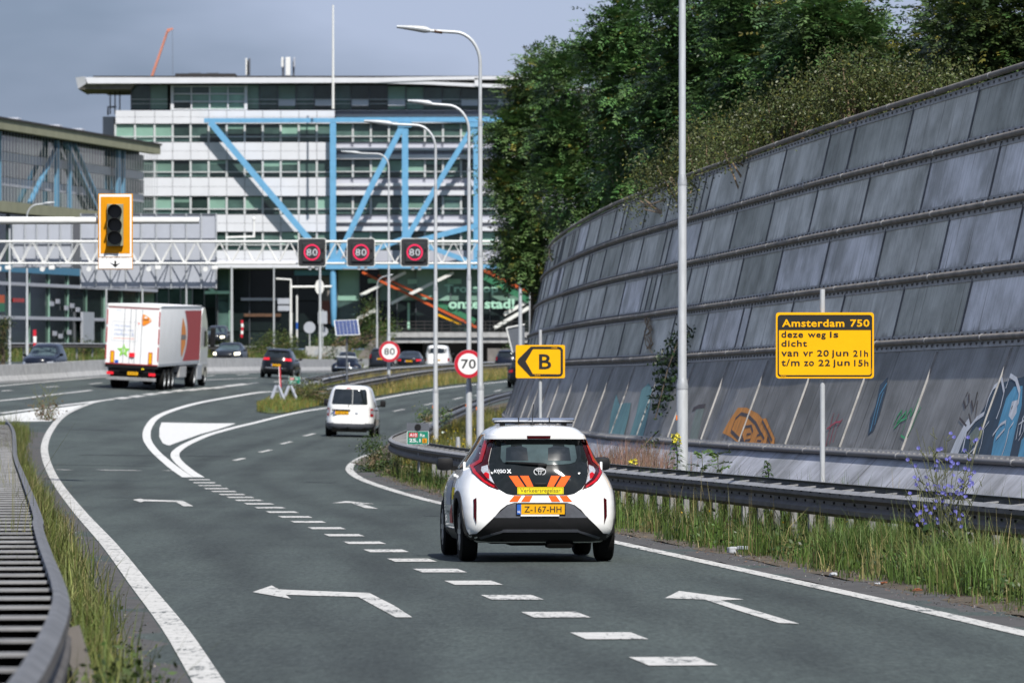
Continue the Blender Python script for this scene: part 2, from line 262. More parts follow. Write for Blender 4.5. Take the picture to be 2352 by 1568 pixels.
# ------------------------------------------------------------------ mesh helpers
class MB:
    def __init__(s): s.V = []; s.F = []; s.I = []
    def add(s, verts, faces, m=0, mtx=None):
        o = len(s.V)
        s.V += [tuple(mtx @ Vector(v)) for v in verts] if mtx is not None else [tuple(v) for v in verts]
        s.F += [tuple(i + o for i in f) for f in faces]; s.I += [m] * len(faces)
        return s
    def box(s, c, d, m=0, rz=0, mtx=None, bev=0.0):
        x, y, z = d[0] / 2, d[1] / 2, d[2] / 2
        if bev <= 0:
            v = [(-x, -y, -z), (x, -y, -z), (x, y, -z), (-x, y, -z), (-x, -y, z), (x, -y, z), (x, y, z), (-x, y, z)]
            f = [(0, 3, 2, 1), (4, 5, 6, 7), (0, 1, 5, 4), (1, 2, 6, 5), (2, 3, 7, 6), (3, 0, 4, 7)]
        else:
            b = min(bev, x * .9, y * .9, z * .9)
            bm = bmesh.new(); bmesh.ops.create_cube(bm, size=1)
            for q in bm.verts: q.co = Vector((q.co.x * d[0], q.co.y * d[1], q.co.z * d[2]))
            bmesh.ops.bevel(bm, geom=bm.edges[:], offset=b, segments=2, affect='EDGES', profile=0.6)
            bm.verts.index_update(); v = [tuple(q.co) for q in bm.verts]; f = [tuple(q.index for q in k.verts) for k in bm.faces]; bm.free()
        t = Matrix.Translation(c) @ Matrix.Rotation(rz, 4, 'Z')
        return s.add(v, f, m, mtx @ t if mtx is not None else t)
    def tube(s, pts, r, n=8, m=0, caps=True):
        pts = [Vector(p) for p in pts]; rs = r if isinstance(r, (list, tuple)) else [r] * len(pts)
        v = []; f = []; ref = None
        for i, p in enumerate(pts):
            t = (pts[min(i + 1, len(pts) - 1)] - pts[max(i - 1, 0)]).normalized()
            if ref is None: ref = Vector((1, 0, 0)) if abs(t.x) < .8 else Vector((0, 1, 0))
            a = t.cross(ref).normalized(); b = a.cross(t).normalized(); ref = b
            for k in range(n):
                q = 2 * math.pi * k / n
                v.append(p + a * math.cos(q) * rs[i] + b * math.sin(q) * rs[i])
        for i in range(len(pts) - 1):
            for k in range(n):
                k2 = (k + 1) % n; f.append((i * n + k, i * n + k2, (i + 1) * n + k2, (i + 1) * n + k))
        if caps: f.append(tuple(range(n))[::-1]); f.append(tuple((len(pts) - 1) * n + k for k in range(n)))
        return s.add(v, f, m)
    def beam(s, p0, p1, w, h, m=0, up=(0, 0, 1)):
        p0, p1 = Vector(p0), Vector(p1); t = (p1 - p0).normalized(); a = t.cross(Vector(up))
        if a.length < 1e-4: a = t.cross(Vector((0, 1, 0)))
        a.normalize(); b = a.cross(t).normalized(); v = []
        for p in (p0, p1):
            for i, j in ((-1, -1), (1, -1), (1, 1), (-1, 1)): v.append(p + a * i * w / 2 + b * j * h / 2)
        return s.add(v, [(0, 1, 2, 3), (7, 6, 5, 4), (0, 4, 5, 1), (1, 5, 6, 2), (2, 6, 7, 3), (3, 7, 4, 0)], m)
    def lathe(s, prof, n=24, m=0, mtx=None):
        v = []; f = []
        for r, z in prof:
            for k in range(n):
                a = 2 * math.pi * k / n; v.append((r * math.cos(a), r * math.sin(a), z))
        for i in range(len(prof) - 1):
            for k in range(n):
                k2 = (k + 1) % n; f.append((i * n + k, i * n + k2, (i + 1) * n + k2, (i + 1) * n + k))
        f.append(tuple(range(n))[::-1]); f.append(tuple((len(prof) - 1) * n + k for k in range(n)))
        return s.add(v, f, m, mtx)
    def prism(s, poly, y0, y1, m=0, mtx=None):
        n = len(poly); v = [(a, y0, b) for a, b in poly] + [(a, y1, b) for a, b in poly]
        f = [tuple(range(n)), tuple(range(2 * n - 1, n - 1, -1))] + [(i, n + i, n + (i + 1) % n, (i + 1) % n) for i in range(n)]
        return s.add(v, f, m, mtx)
    def ring(s, outer, inner, y0, y1, m=0, mtx=None):
        n = len(outer); v = [(a, y0, b) for a, b in outer] + [(a, y0, b) for a, b in inner] + [(a, y1, b) for a, b in outer] + [(a, y1, b) for a, b in inner]
        f = []
        for i in range(n):
            j = (i + 1) % n
            f += [(i, j, n + j, n + i), (2 * n + i, 3 * n + i, 3 * n + j, 2 * n + j), (i, 2 * n + i, 2 * n + j, j), (n + i, n + j, 3 * n + j, 3 * n + i)]
        return s.add(v, f, m, mtx)
    def build(s, name, mats, parent=None, smooth=None, origin=None):
        me = bpy.data.meshes.new(name)
        V = s.V
        if origin is not None: V = [(v[0] - origin[0], v[1] - origin[1], v[2] - origin[2]) for v in V]
        me.from_pydata(V, [], s.F)
        mats = mats if isinstance(mats, (list, tuple)) else [mats]
        for q in mats: me.materials.append(M[q] if isinstance(q, str) else q)
        me.polygons.foreach_set('material_index', s.I)
        bm = bmesh.new(); bm.from_mesh(me); bmesh.ops.recalc_face_normals(bm, faces=bm.faces); bm.to_mesh(me); bm.free()
        if smooth is not None:
            me.shade_smooth(); me.set_sharp_from_angle(angle=R(smooth))
        me.update()
        return link(name, me, parent)

def link(name, me, parent=None):
    o = bpy.data.objects.new(name, me); COL.objects.link(o)
    if parent is not None: o.parent = parent
    return o
def tag(o, label=None, cat=None, group=None, kind=None):
    if label: o['label'] = label
    if cat: o['category'] = cat
    if group: o['group'] = group
    if kind: o['kind'] = kind
    return o
def thing(name, label, cat, loc=(0, 0, 0), rz=0.0, group=None, rot=None):
    o = bpy.data.objects.new(name, None); COL.objects.link(o); o.empty_display_size = .3
    o.location = loc; o.rotation_euler = rot if rot else (0, 0, rz)
    return tag(o, label, cat, group)
def copy_tree(o, parent=None):
    c = o.copy(); COL.objects.link(c)
    if parent is not None: c.parent = parent
    for ch in list(o.children): copy_tree(ch, c)
    return c
def relabel(o, label): o['label'] = label; return o

def rrect(w, h, r, cx=0, cz=0, n=4):
    p = []
    for sx, sz, a0 in ((1, -1, -90), (1, 1, 0), (-1, 1, 90), (-1, -1, 180)):
        for k in range(n + 1):
            a = R(a0 + 90 * k / n); p.append((cx + sx * (w / 2 - r) + r * math.cos(a), cz + sz * (h / 2 - r) + r * math.sin(a)))
    return p
def ell(rx, rz, cx=0, cz=0, n=32): return [(cx + rx * math.cos(2 * math.pi * k / n), cz + rz * math.sin(2 * math.pi * k / n)) for k in range(n)]

def text_geo(txt, w=None, h=None, bold=0.0, space=1.0, extrude=0.0, align='C'):
    """letter shapes as (x, z) points and faces, scaled to the given width and cap height, centred (or left aligned) on the origin"""
    cu = bpy.data.curves.new('lettering', 'FONT'); cu.body = txt; cu.offset = bold; cu.space_character = space; cu.resolution_u = 3
    o = bpy.data.objects.new('lettering', cu); COL.objects.link(o)
    dg = bpy.context.evaluated_depsgraph_get(); ev = o.evaluated_get(dg); me = ev.to_mesh()
    v = np.array([q.co[:2] for q in me.vertices]) if len(me.vertices) else np.zeros((1, 2)); f = [tuple(p.vertices) for p in me.polygons]
    ev.to_mesh_clear(); bpy.data.objects.remove(o); bpy.data.curves.remove(cu)
    mn, mx = v.min(0), v.max(0); v = v - (mn + mx) / 2
    sx = w / (mx[0] - mn[0]) if w else None; sz = h / (mx[1] - mn[1]) if h else None
    sx = sx or sz; sz = sz or sx
    v = v * np.array([sx, sz])
    if align == 'L': v[:, 0] -= v[:, 0].min()
    return [tuple(q) for q in v], f
def put_text(mb, txt, cx, cz, y, w=None, h=None, m=0, bold=0.0, space=1.0, align='C', mtx=None):
    v, f = text_geo(txt, w, h, bold, space, align=align)
    mb.add([(a + cx, y, b + cz) for a, b in v], f, m, mtx)
    return mb

def quad_mesh(name, verts, nper, tint, material, parent=None):
    """many small n-gons (nper corners each, verts in order) with one tint per face"""
    verts = np.asarray(verts, dtype=np.float32); nf = len(verts) // nper
    me = bpy.data.meshes.new(name); me.vertices.add(len(verts)); me.vertices.foreach_set('co', verts.ravel())
    me.loops.add(nf * nper); me.loops.foreach_set('vertex_index', np.arange(nf * nper, dtype=np.int32))
    me.polygons.add(nf); me.polygons.foreach_set('loop_start', np.arange(0, nf * nper, nper, dtype=np.int32))
    me.update(calc_edges=True)
    at = me.attributes.new('tint', 'FLOAT_COLOR', 'FACE')
    c = np.ones((nf, 4), dtype=np.float32); c[:, :3] = tint; at.data.foreach_set('color', c.ravel())
    me.materials.append(M[material]); me.validate()
    return link(name, me, parent)

# ------------------------------------------------------------------ the ground: a smooth height field through surveyed points (x, y, depth under the eye)
def px2(x, y, Y): return ((x - CX) / FPX * Y, Y, (y - HY) / FPX * Y)
CTRL = [(-14, 15, 1.9), (0, 15, 1.9), (14, 15, 1.9), (-14, 35, 2.08), (-5, 35, 2.08), (0, 35, 2.08), (12, 35, 2.08), (-14, 62, 2.30), (-6, 62, 2.32), (0, 62, 2.33), (6, 62, 2.33), (14, 62, 2.33),
        (-16, 100, 2.6), (-6, 100, 2.68), (0, 100, 2.68), (10, 100, 2.68), (-7.2, 130, 2.93), (-3, 135, 2.9), (3, 140, 2.92), (12, 140, 2.9), (-12.4, 150, 2.75), (-25, 150, 2.5),
        (-8, 160, 3.02), (-2, 165, 3.10), (-5, 201, 3.15), (-1, 200, 3.15), (10, 200, 3.15), (-10.8, 223, 2.88), (-5, 248, 2.72), (-1, 250, 2.72), (-9, 261, 2.65), (-2, 298, 2.35),
        (-0.4, 348, 2.0), (8, 300, 2.3), (10, 348, 1.9), (-17, 243, 2.2), (-17.1, 190, 2.42), (-26, 200, 2.0), (-17.5, 272, 1.90), (-24.1, 268, 1.64), (-20, 269, 1.84), (-21.2, 296, 1.45), (-13, 311, 1.67),
        (-15.5, 339, 1.42), (-10.5, 359, 1.66), (-9.5, 408, 1.6), (-7, 400, 1.62), (-5.5, 424, 1.7), (-12.4, 400, 1.62), (-10, 450, 1.75), (0, 440, 1.8), (-45, 268, 1.5), (-32, 300, 1.4), (-45, 340, 1.2),
        (-28, 380, 1.1), (-45, 450, 0.9), (-24, 450, 1.0), (-10, 500, 1.6), (5, 500, 1.6), (-45, 520, 0.9), (15, 420, 1.8), (20, 500, 1.6), (-40, 120, 2.2), (-45, 200, 1.8), (25, 200, 3.0), (25, 80, 2.4), (25, 350, 2.0)]
_c = np.array(CTRL, float); _s = np.array([1 / 6.0, 1 / 22.0]); _p = _c[:, :2] * _s
def _phi(r2): return np.where(r2 > 1e-12, 0.5 * r2 * np.log(np.maximum(r2, 1e-12)), 0)
_d2 = ((_p[:, None] - _p[None]) ** 2).sum(-1); _K = _phi(_d2) + np.eye(len(_p)) * 0.06
_P = np.c_[np.ones(len(_p)), _p]; _A = np.block([[_K, _P], [_P.T, np.zeros((3, 3))]])
_w = np.linalg.solve(_A, np.r_[_c[:, 2], 0, 0, 0])
def depth(x, y):
    x = np.asarray(x, float); y = np.asarray(y, float); sh = x.shape; q = np.c_[x.ravel(), y.ravel()]
    q[:, 0] = np.clip(q[:, 0], -48, 28); q[:, 1] = np.clip(q[:, 1], 12, 530); q = q * _s
    r = np.concatenate([_phi(((b[:, None] - _p[None]) ** 2).sum(-1)) @ _w[:-3] for b in np.array_split(q, max(1, len(q) // 4000))]) + _w[-3] + q @ _w[-2:]
    return r.reshape(sh)
def gz(x, y): return float(EYE - depth(x, y))
_YS = np.concatenate([np.arange(14, 120, 0.1), np.arange(120, 520, 0.25)])
def gp(x, y):
    """ground point seen at photo position (x, y)"""
    X = (x - CX) / FPX * _YS; d = depth(X, _YS) - (y - HY) / FPX * _YS
    k = np.where(d < 0)[0]
    i = k[0] if len(k) else len(_YS) - 1
    if i == 0: Yv = _YS[0]
    else:
        a, b = d[i - 1], d[i]; t = a / (a - b) if a != b else 0; Yv = _YS[i - 1] + t * (_YS[i] - _YS[i - 1])
    X = (x - CX) / FPX * Yv
    return Vector((X, Yv, gz(X, Yv)))
def at(x, y, Y): return Vector(((x - CX) / FPX * Y, Y, EYE - (y - HY) / FPX * Y))
def smooth_path(pts, step=1.0):
    """Catmull-Rom through 2D points, resampled at about the given step"""
    P = [Vector((p[0], p[1])) for p in pts]; P = [2 * P[0] - P[1]] + P + [2 * P[-1] - P[-2]]
    out = []
    for i in range(1, len(P) - 2):
        p0, p1, p2, p3 = P[i - 1:i + 3]; n = max(2, int((p2 - p1).length / step))
        for k in range(n):
            t = k / n
            out.append(0.5 * ((2 * p1) + (p2 - p0) * t + (2 * p0 - 5 * p1 + 4 * p2 - p3) * t * t + (3 * p1 - p0 - 3 * p2 + p3) * t ** 3))
    out.append(P[-2]); return out
def resample(path, n):
    d = [0]
    for a, b in zip(path, path[1:]): d.append(d[-1] + (b - a).length)
    xs = np.linspace(0, d[-1], n); return [Vector((a, b)) for a, b in zip(np.interp(xs, d, [p.x for p in path]), np.interp(xs, d, [p.y for p in path]))]
def offset_path(path, off):
    out = []
    for i, p in enumerate(path):
        t = (path[min(i + 1, len(path) - 1)] - path[max(i - 1, 0)]).normalized(); out.append(p + Vector((t.y, -t.x)) * off)   # + = to the right of travel
    return out
def plen(path): return sum((b - a).length for a, b in zip(path, path[1:]))
# ------------------------------------------------------------------ ground sheet, road, markings
def draped_grid(xs, ys, dz):
    Xg, Yg = np.meshgrid(xs, ys); Zg = EYE - depth(Xg, Yg) + dz
    n = len(xs); V = np.stack([Xg, Yg, Zg], -1).reshape(-1, 3)
    F = [(r * n + c, r * n + c + 1, (r + 1) * n + c + 1, (r + 1) * n + c) for r in range(len(ys) - 1) for c in range(n - 1)]
    return [tuple(v) for v in V], F
def grid_obj(name, xs, ys, dz, m):
    b = MB(); v, f = draped_grid(xs, ys, dz); b.add(v, f); return b.build(name, m, smooth=60)
gxs = np.array([-4000, -1500, -500, -200, -100, -60, -48, -40, -32, -24, -16, -8, 0, 8, 16, 24, 28, 60, 150, 400, 1200, 4000], float)
gys = np.array([-60, -20, 5, 12, 20, 40, 60, 80, 100, 120, 140, 160, 180, 200, 220, 240, 260, 280, 300, 330, 360, 400, 440, 480, 530, 600, 800, 1200, 2000, 5000], float)
ground = grid_obj('ground', gxs, gys, -0.30, 'turf'); tag(ground, kind='structure')
_rx, _ry = np.r_[np.arange(-30, -13, 0.75), np.arange(-13, 6, 0.2), np.arange(6, 12.1, .75)], np.r_[np.arange(14, 120, 1.0), np.arange(120, 470, 2.5)]
road = grid_obj('road', _rx, _ry, 0.0, 'asphalt'); tag(road, kind='structure')
bx = grid_obj('oncoming_road', np.arange(-48, -26.9, 1.0), np.arange(230, 470, 4.0), 0.02, 'asphalt'); tag(bx, kind='structure')

def strip(b, path, w, dz, m=0, w1=None):
    n = len(path); L = []; Rr = []
    for i in range(n):
        ww = w if w1 is None else w + (w1 - w) * i / (n - 1)
        t = (path[min(i + 1, n - 1)] - path[max(i - 1, 0)]).normalized(); q = Vector((t.y, -t.x)) * ww / 2
        L.append(path[i] - q); Rr.append(path[i] + q)
    xs = [p.x for p in L + Rr]; ys = [p.y for p in L + Rr]; z = EYE - depth(xs, ys) + dz
    v = [(x, y, zz) for x, y, zz in zip(xs, ys, z)]
    return b.add(v, [(i, n + i, n + i + 1, i + 1) for i in range(n - 1)], m)
def px_path(pts, step=1.5): return smooth_path([gp(*p).xy for p in pts], step)
def mark(name, pts, w, m='paint', step=1.5, raw=False, w1=None):
    b = MB(); strip(b, pts if raw else px_path(pts, step), w, 0.006, 0, w1); return b.build(name, m, road)
def mark_poly(name, poly, m='paint', dz=0.006):
    bm = bmesh.new(); vs = [bm.verts.new((*gp(*p).xy, 0)) for p in poly]; f = bm.faces.new(vs); bm.normal_update(); bmesh.ops.triangulate(bm, faces=[f])
    for _ in range(4):
        e = [q for q in bm.edges if q.calc_length() > 2.0]
        if not e: break
        bmesh.ops.subdivide_edges(bm, edges=e, cuts=1); bmesh.ops.triangulate(bm, faces=[q for q in bm.faces if len(q.verts) > 3])
    bm.verts.index_update(); b = MB()
    xy = np.array([v.co[:2] for v in bm.verts]); z = EYE - depth(xy[:, 0], xy[:, 1]) + dz
    b.add([(x, y, q) for (x, y), q in zip(xy, z)], [tuple(v.index for v in q.verts) for q in bm.faces]); bm.free()
    return b.build(name, m, road)

LEFT = px_path([(530, 1640), (480, 1568), (402, 1445), (320, 1340), (250, 1250), (183, 1176), (132, 1110), (106, 1055), (103, 1020), (118, 985), (152, 950), (205, 927), (260, 916)], 1.0)
LEFT = [Vector((LEFT[0].x + (LEFT[0].y - y) * 0.085, y)) for y in (20, 24, 28)] + LEFT[2:]
RIGHT = px_path([(2352, 1455), (2080, 1392), (1760, 1321), (1418, 1246), (1180, 1192), (1010, 1155), (940, 1137), (872, 1116), (824, 1097), (803, 1079), (810, 1064), (832, 1050), (862, 1040)], 1.0)
RIGHT = [Vector((RIGHT[0].x + (RIGHT[0].y - y) * 0.094, y)) for y in (22, 28, 34)] + RIGHT
NOSE_L = px_path([(640, 899), (588, 902), (487, 919), (412, 937), (362, 957), (342, 979), (337, 1004), (350, 1029), (387, 1064), (432, 1096)], 1.0)
NOSE_R = px_path([(1180, 874), (1000, 894), (870, 916), (740, 938), (588, 970), (500, 992), (437, 1016), (408, 1034), (402, 1047), (411, 1061), (432, 1079), (458, 1096)], 1.0)
mark('edge_line', LEFT, 0.20, raw=True); mark('edge_line', RIGHT, 0.19, raw=True)
mark('edge_line', NOSE_L, 0.26, 'paint_new', raw=True); mark('edge_line', NOSE_R, 0.24, 'paint_new', raw=True)
mark('edge_line', [(0, 949), (110, 935), (200, 924), (258, 917)], 0.22, 'paint_new')
mark_poly('gore_triangle', [(-20, 958), (95, 941), (190, 929), (152, 948), (117, 967), (60, 968), (-20, 968)], 'paint_new')
mark_poly('gore_triangle', [(371, 970), (542, 972), (460, 997), (388, 1023), (374, 1018), (366, 1003), (366, 984)], 'paint_new')
# main carriageway lines
mark('edge_line', [(-20, 888), (60, 881), (150, 873), (240, 866), (360, 862), (475, 858), (577, 856), (700, 856), (790, 855)], 0.22)
mark('lane_line', [(-10, 921), (60, 914), (140, 904), (210, 896)], 0.24)
mark('lane_line', [(470, 873), (530, 870), (590, 868)], 0.2)
for a, b_ in [((4, 898), (27, 896)), ((104, 889), (134, 887)), ((206, 882), (234, 879)), ((470, 864), (494, 862)), ((545, 861), (570, 859)), ((572, 881), (592, 879)), ((630, 877), (650, 875)), ((690, 869), (712, 867))]:
    mark('lane_dash', [a, b_], 0.18)
for x, y in [(281, 914), (314, 910), (347, 905), (379, 901), (412, 897), (442, 895), (471, 892), (499, 890), (527, 886), (553, 883)]:
    mark('block_dash', [(x - 12, y + 1.6), (x + 12, y - 1.6)], 0.45)
# centre dashes of the slip road beyond the split
for a, b_ in [((537, 1057.5), (561, 1052)), ((597, 1038.5), (622, 1033)), ((646, 1019.5), (669, 1014)), ((699, 1001), (722, 995.5)), ((904, 944.5), (929, 939.5)), ((975, 930), (997, 925.5)), ((1042, 917), (1063, 912)), ((1089, 908.5), (1108, 904)), ((1135, 899), (1152, 895))]:
    mark('lane_dash', [a, b_], 0.15)
# block marking between the two near lanes
BLK = [(458, 1101.5), (469, 1108.5), (482, 1115), (497, 1122), (514, 1128.5), (533, 1135.5), (552, 1142), (572, 1149), (595, 1157), (620, 1166), (648, 1176), (678, 1187), (708, 1198.5), (750, 1213), (790, 1229), (837, 1246.5), (887, 1265), (946, 1286.5), (1010, 1310.5), (1087, 1338.5), (1176, 1372), (1276, 1412), (1398, 1460.5), (1545, 1519), (1730, 1592)]
bp = [gp(*p).xy for p in BLK]
for i, p in enumerate(bp):
    t = (bp[min(i + 1, len(bp) - 1)] - bp[max(i - 1, 0)]).normalized()
    mark('block_dash', [p - t * 0.62, p, p + t * 0.62], 0.46, raw=True)
mark_poly('lane_arrow', [(909, 1418), (947, 1418), (905, 1391), (848, 1362), (740, 1358), (642, 1354), (624, 1345), (580, 1360), (668, 1375.5), (656, 1366), (740, 1369), (822, 1371)])
mark_poly('lane_arrow', [(1527, 1374), (1560, 1357.5), (1708, 1377), (1655, 1379), (1740, 1404), (1836, 1433), (1788, 1431), (1700, 1404), (1618, 1377)])
mark_poly('lane_arrow', [(421, 1162.5), (444, 1162.5), (420, 1150), (330, 1147), (322, 1145), (305, 1147.5), (323, 1153.5), (332, 1151), (405, 1153)])
mark_poly('lane_arrow', [(763, 1155.5), (795, 1150.5), (859, 1157), (834, 1157.5), (869, 1168.5), (838, 1166.5), (806, 1155)])
for a, b_ in [((131, 1078.5), (160, 1078.8)), ((229, 1079.2), (316, 1080)), ((378, 1080.4), (402, 1080.6))]: mark('cross_line', [a, b_], 0.32)

# ------------------------------------------------------------------ verges and shoulders (raised sheets)
def loft(name, pa, pb, n, mcols, dz, m, bulge=0.0, parent=None):
    A, B = resample(pa, n), resample(pb, n); P = np.array([[(a + (b - a) * (k / mcols)) for k in range(mcols + 1)] for a, b in zip(A, B)])
    X, Y = P[..., 0], P[..., 1]; prof = np.sin(np.linspace(0, math.pi, mcols + 1)) * bulge
    Z = EYE - depth(X, Y) + dz + prof[None] + rng.normal(0, 0.006, X.shape)
    b = MB(); k = mcols + 1
    b.add([tuple(v) for v in np.stack([X, Y, Z], -1).reshape(-1, 3)], [(r * k + c, r * k + c + 1, (r + 1) * k + c + 1, (r + 1) * k + c) for r in range(n - 1) for c in range(mcols)])
    o = b.build(name, m, parent, smooth=60); tag(o, kind='structure'); return (A, B, np.stack([X, Y, Z], -1))
def upto(path, y): return [p for p in path if p.y <= y]
lp = upto(LEFT, 178)
near_rail = smooth_path([(-1.50, 14), (-1.80, 20.4), (-1.98, 23.7), (-2.25, 27.9), (-2.53, 31.4), (-3.31, 39.9), (-3.95, 47), (-4.34, 51.6), (-6.65, 77), (-9.2, 105), (-12.3, 140), (-14.1, 158)], 1.0)
loft('shoulder', offset_path(lp, -0.115), offset_path(lp, -1.4), 120, 2, 0.004, 'shoulder')
vl = loft('verge', offset_path(lp, -0.62), offset_path(lp, -9.0), 160, 10, 0.008, 'soil', 0.05)
rp = upto(RIGHT, 138)
WALL = smooth_path([(8.9, 40), (7.4, 55), (6.14, 68.2), (5.02, 79.5), (3.80, 92), (2.9, 103), (1.95, 115), (0.95, 132), (0.26, 150), (-0.16, 168), (-0.22, 185), (0.2, 205), (1.5, 230), (3.4, 255)], 0.5)
RAIL_R = smooth_path([(7.4, 33), (6.1, 44), (4.9, 54.7), (3.65, 65), (2.62, 74.5), (1.56, 84), (0.35, 96), (-0.95, 109), (-2.1, 122), (-2.72, 132), (-2.98, 141), (-3.05, 152), (-2.98, 168), (-2.9, 188), (-2.6, 209), (-1.7, 232), (-0.5, 252), (1.2, 275), (3.5, 300)], 0.5)
loft('shoulder', offset_path(rp, 0.11), offset_path(rp, 1.3), 120, 2, 0.004, 'shoulder')
wp = [p for p in WALL if 30 < p.y < 262]
edge = offset_path(rp, 0.55) + offset_path([p for p in RAIL_R if p.y > 150], -1.2)
vr = loft('verge', [p for p in edge if p.y > 40], offset_path(wp, 0.3), 240, 8, 0.008, 'soil', 0.04)
MED_A = smooth_path([gp(*p).xy for p in [(590, 946), (650, 950), (740, 931.5), (870, 910), (1000, 889), (1165, 870.5)]], 1.5)
MED_B = smooth_path([gp(*p).xy for p in [(592, 942), (622, 922), (672, 903), (720, 893), (790, 877)]] + [(-7.5, 330), (-5.6, 370), (-0.4, 425)], 1.5)
vm = loft('verge', MED_A, MED_B, 120, 10, 0.03, 'turf', 0.12)
# grass bank behind the barrier and beyond the oncoming road
BAR = smooth_path([(-36, 205), (-29.5, 235), (-24.3, 268), (-21.3, 296), (-17.3, 322), (-15.4, 342), (-12.6, 398), (-11.2, 425), (-9.9, 452)], 1.5)
vb = loft('verge', offset_path([p for p in BAR if p.y > 318], -1.0), smooth_path([(-27.5, 325), (-27, 360), (-26.5, 400), (-26, 470)], 3), 60, 8, 0.1, 'turf', 0.5)

# wheel tracks: how far every road vertex lies from the right-hand edge line of the slip road
_edge = [p for p in offset_path(RIGHT, 0.0) if p.y < 136] + [p for p in offset_path(RAIL_R, -1.35) if p.y > 150]; _ev = np.array([tuple(p) for p in _edge])
_co = np.zeros(len(road.data.vertices) * 3); road.data.vertices.foreach_get('co', _co); _co = _co.reshape(-1, 3)[:, :2]
_ix = np.concatenate([((c[:, None] - _ev[None]) ** 2).sum(-1).argmin(1) for c in np.array_split(_co, 40)]); _tn = np.gradient(_ev, axis=0); _tn /= np.linalg.norm(_tn, axis=1, keepdims=True)
_lat = (_co[:, 1] - _ev[_ix, 1]) * _tn[_ix, 0] - (_co[:, 0] - _ev[_ix, 0]) * _tn[_ix, 1]
_whl = sum(np.exp(-((_lat - q) / .28) ** 2) for q in (0.75, 2.25, 3.75, 5.2)) * (_co[:, 1] < 420)
_a = road.data.attributes.new('wheel', 'FLOAT', 'POINT'); _a.data.foreach_set('value', np.clip(_whl, 0, 1).astype(np.float32))
for a, b_ in [((150, 986), (276, 988)), ((180, 1044), (376, 1046)), ((120, 1067), (356, 1070)), ((402, 1046.5), (540, 1048)), ((688, 1052), (730, 1052.5)), ((704, 1107), (774, 1108.5)), ((236, 1142), (420, 1144)), ((980, 1184), (1016, 1185))]: mark('tar_joint', [a, ((a[0] + b_[0]) / 2, (a[1] + b_[1]) / 2 + .3), b_], 0.16, 'tar')
# ------------------------------------------------------------------ crash barriers (double steel guard rails)
WP = [(0.0, 0.75), (0.022, 0.752), (0.075, 0.715), (0.082, 0.665), (0.028, 0.622), (0.028, 0.578), (0.082, 0.535), (0.082, 0.485), (0.03, 0.452), (0.0, 0.44)]
def beam_mesh(b, path, side, m=0, z0=0.0, prof=WP):
    t = 0.012; P = [(d, z) for d, z in prof] + [(d - t, z) for d, z in reversed(prof)]; k = len(P)
    base = EYE - depth([p.x for p in path], [p.y for p in path]); v = []; f = []
    for i, p in enumerate(path):
        tn = (path[min(i + 1, len(path) - 1)] - path[max(i - 1, 0)]).normalized(); nx = Vector((tn.y, -tn.x)) * side
        for d, z in P: q = p + nx * d; v.append((q.x, q.y, base[i] + z + z0))
    for i in range(len(path) - 1):
        for j in range(k): f.append((i * k + j, i * k + (j + 1) % k, (i + 1) * k + (j + 1) % k, (i + 1) * k + j))
    nf = len(f); f.append(tuple(range(k))); f.append(tuple((len(path) - 1) * k + j for j in range(k)))
    b.add(v, f, m); o = len(b.I) - len(f)
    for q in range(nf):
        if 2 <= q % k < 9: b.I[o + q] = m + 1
def along(path, step, start=0.0):
    d = start; acc = 0
    for a, b_ in zip(path, path[1:]):
        L = (b_ - a).length
        while d <= acc + L:
            t = (d - acc) / L; yield a + (b_ - a) * t, (b_ - a).normalized(); d += step
        acc += L
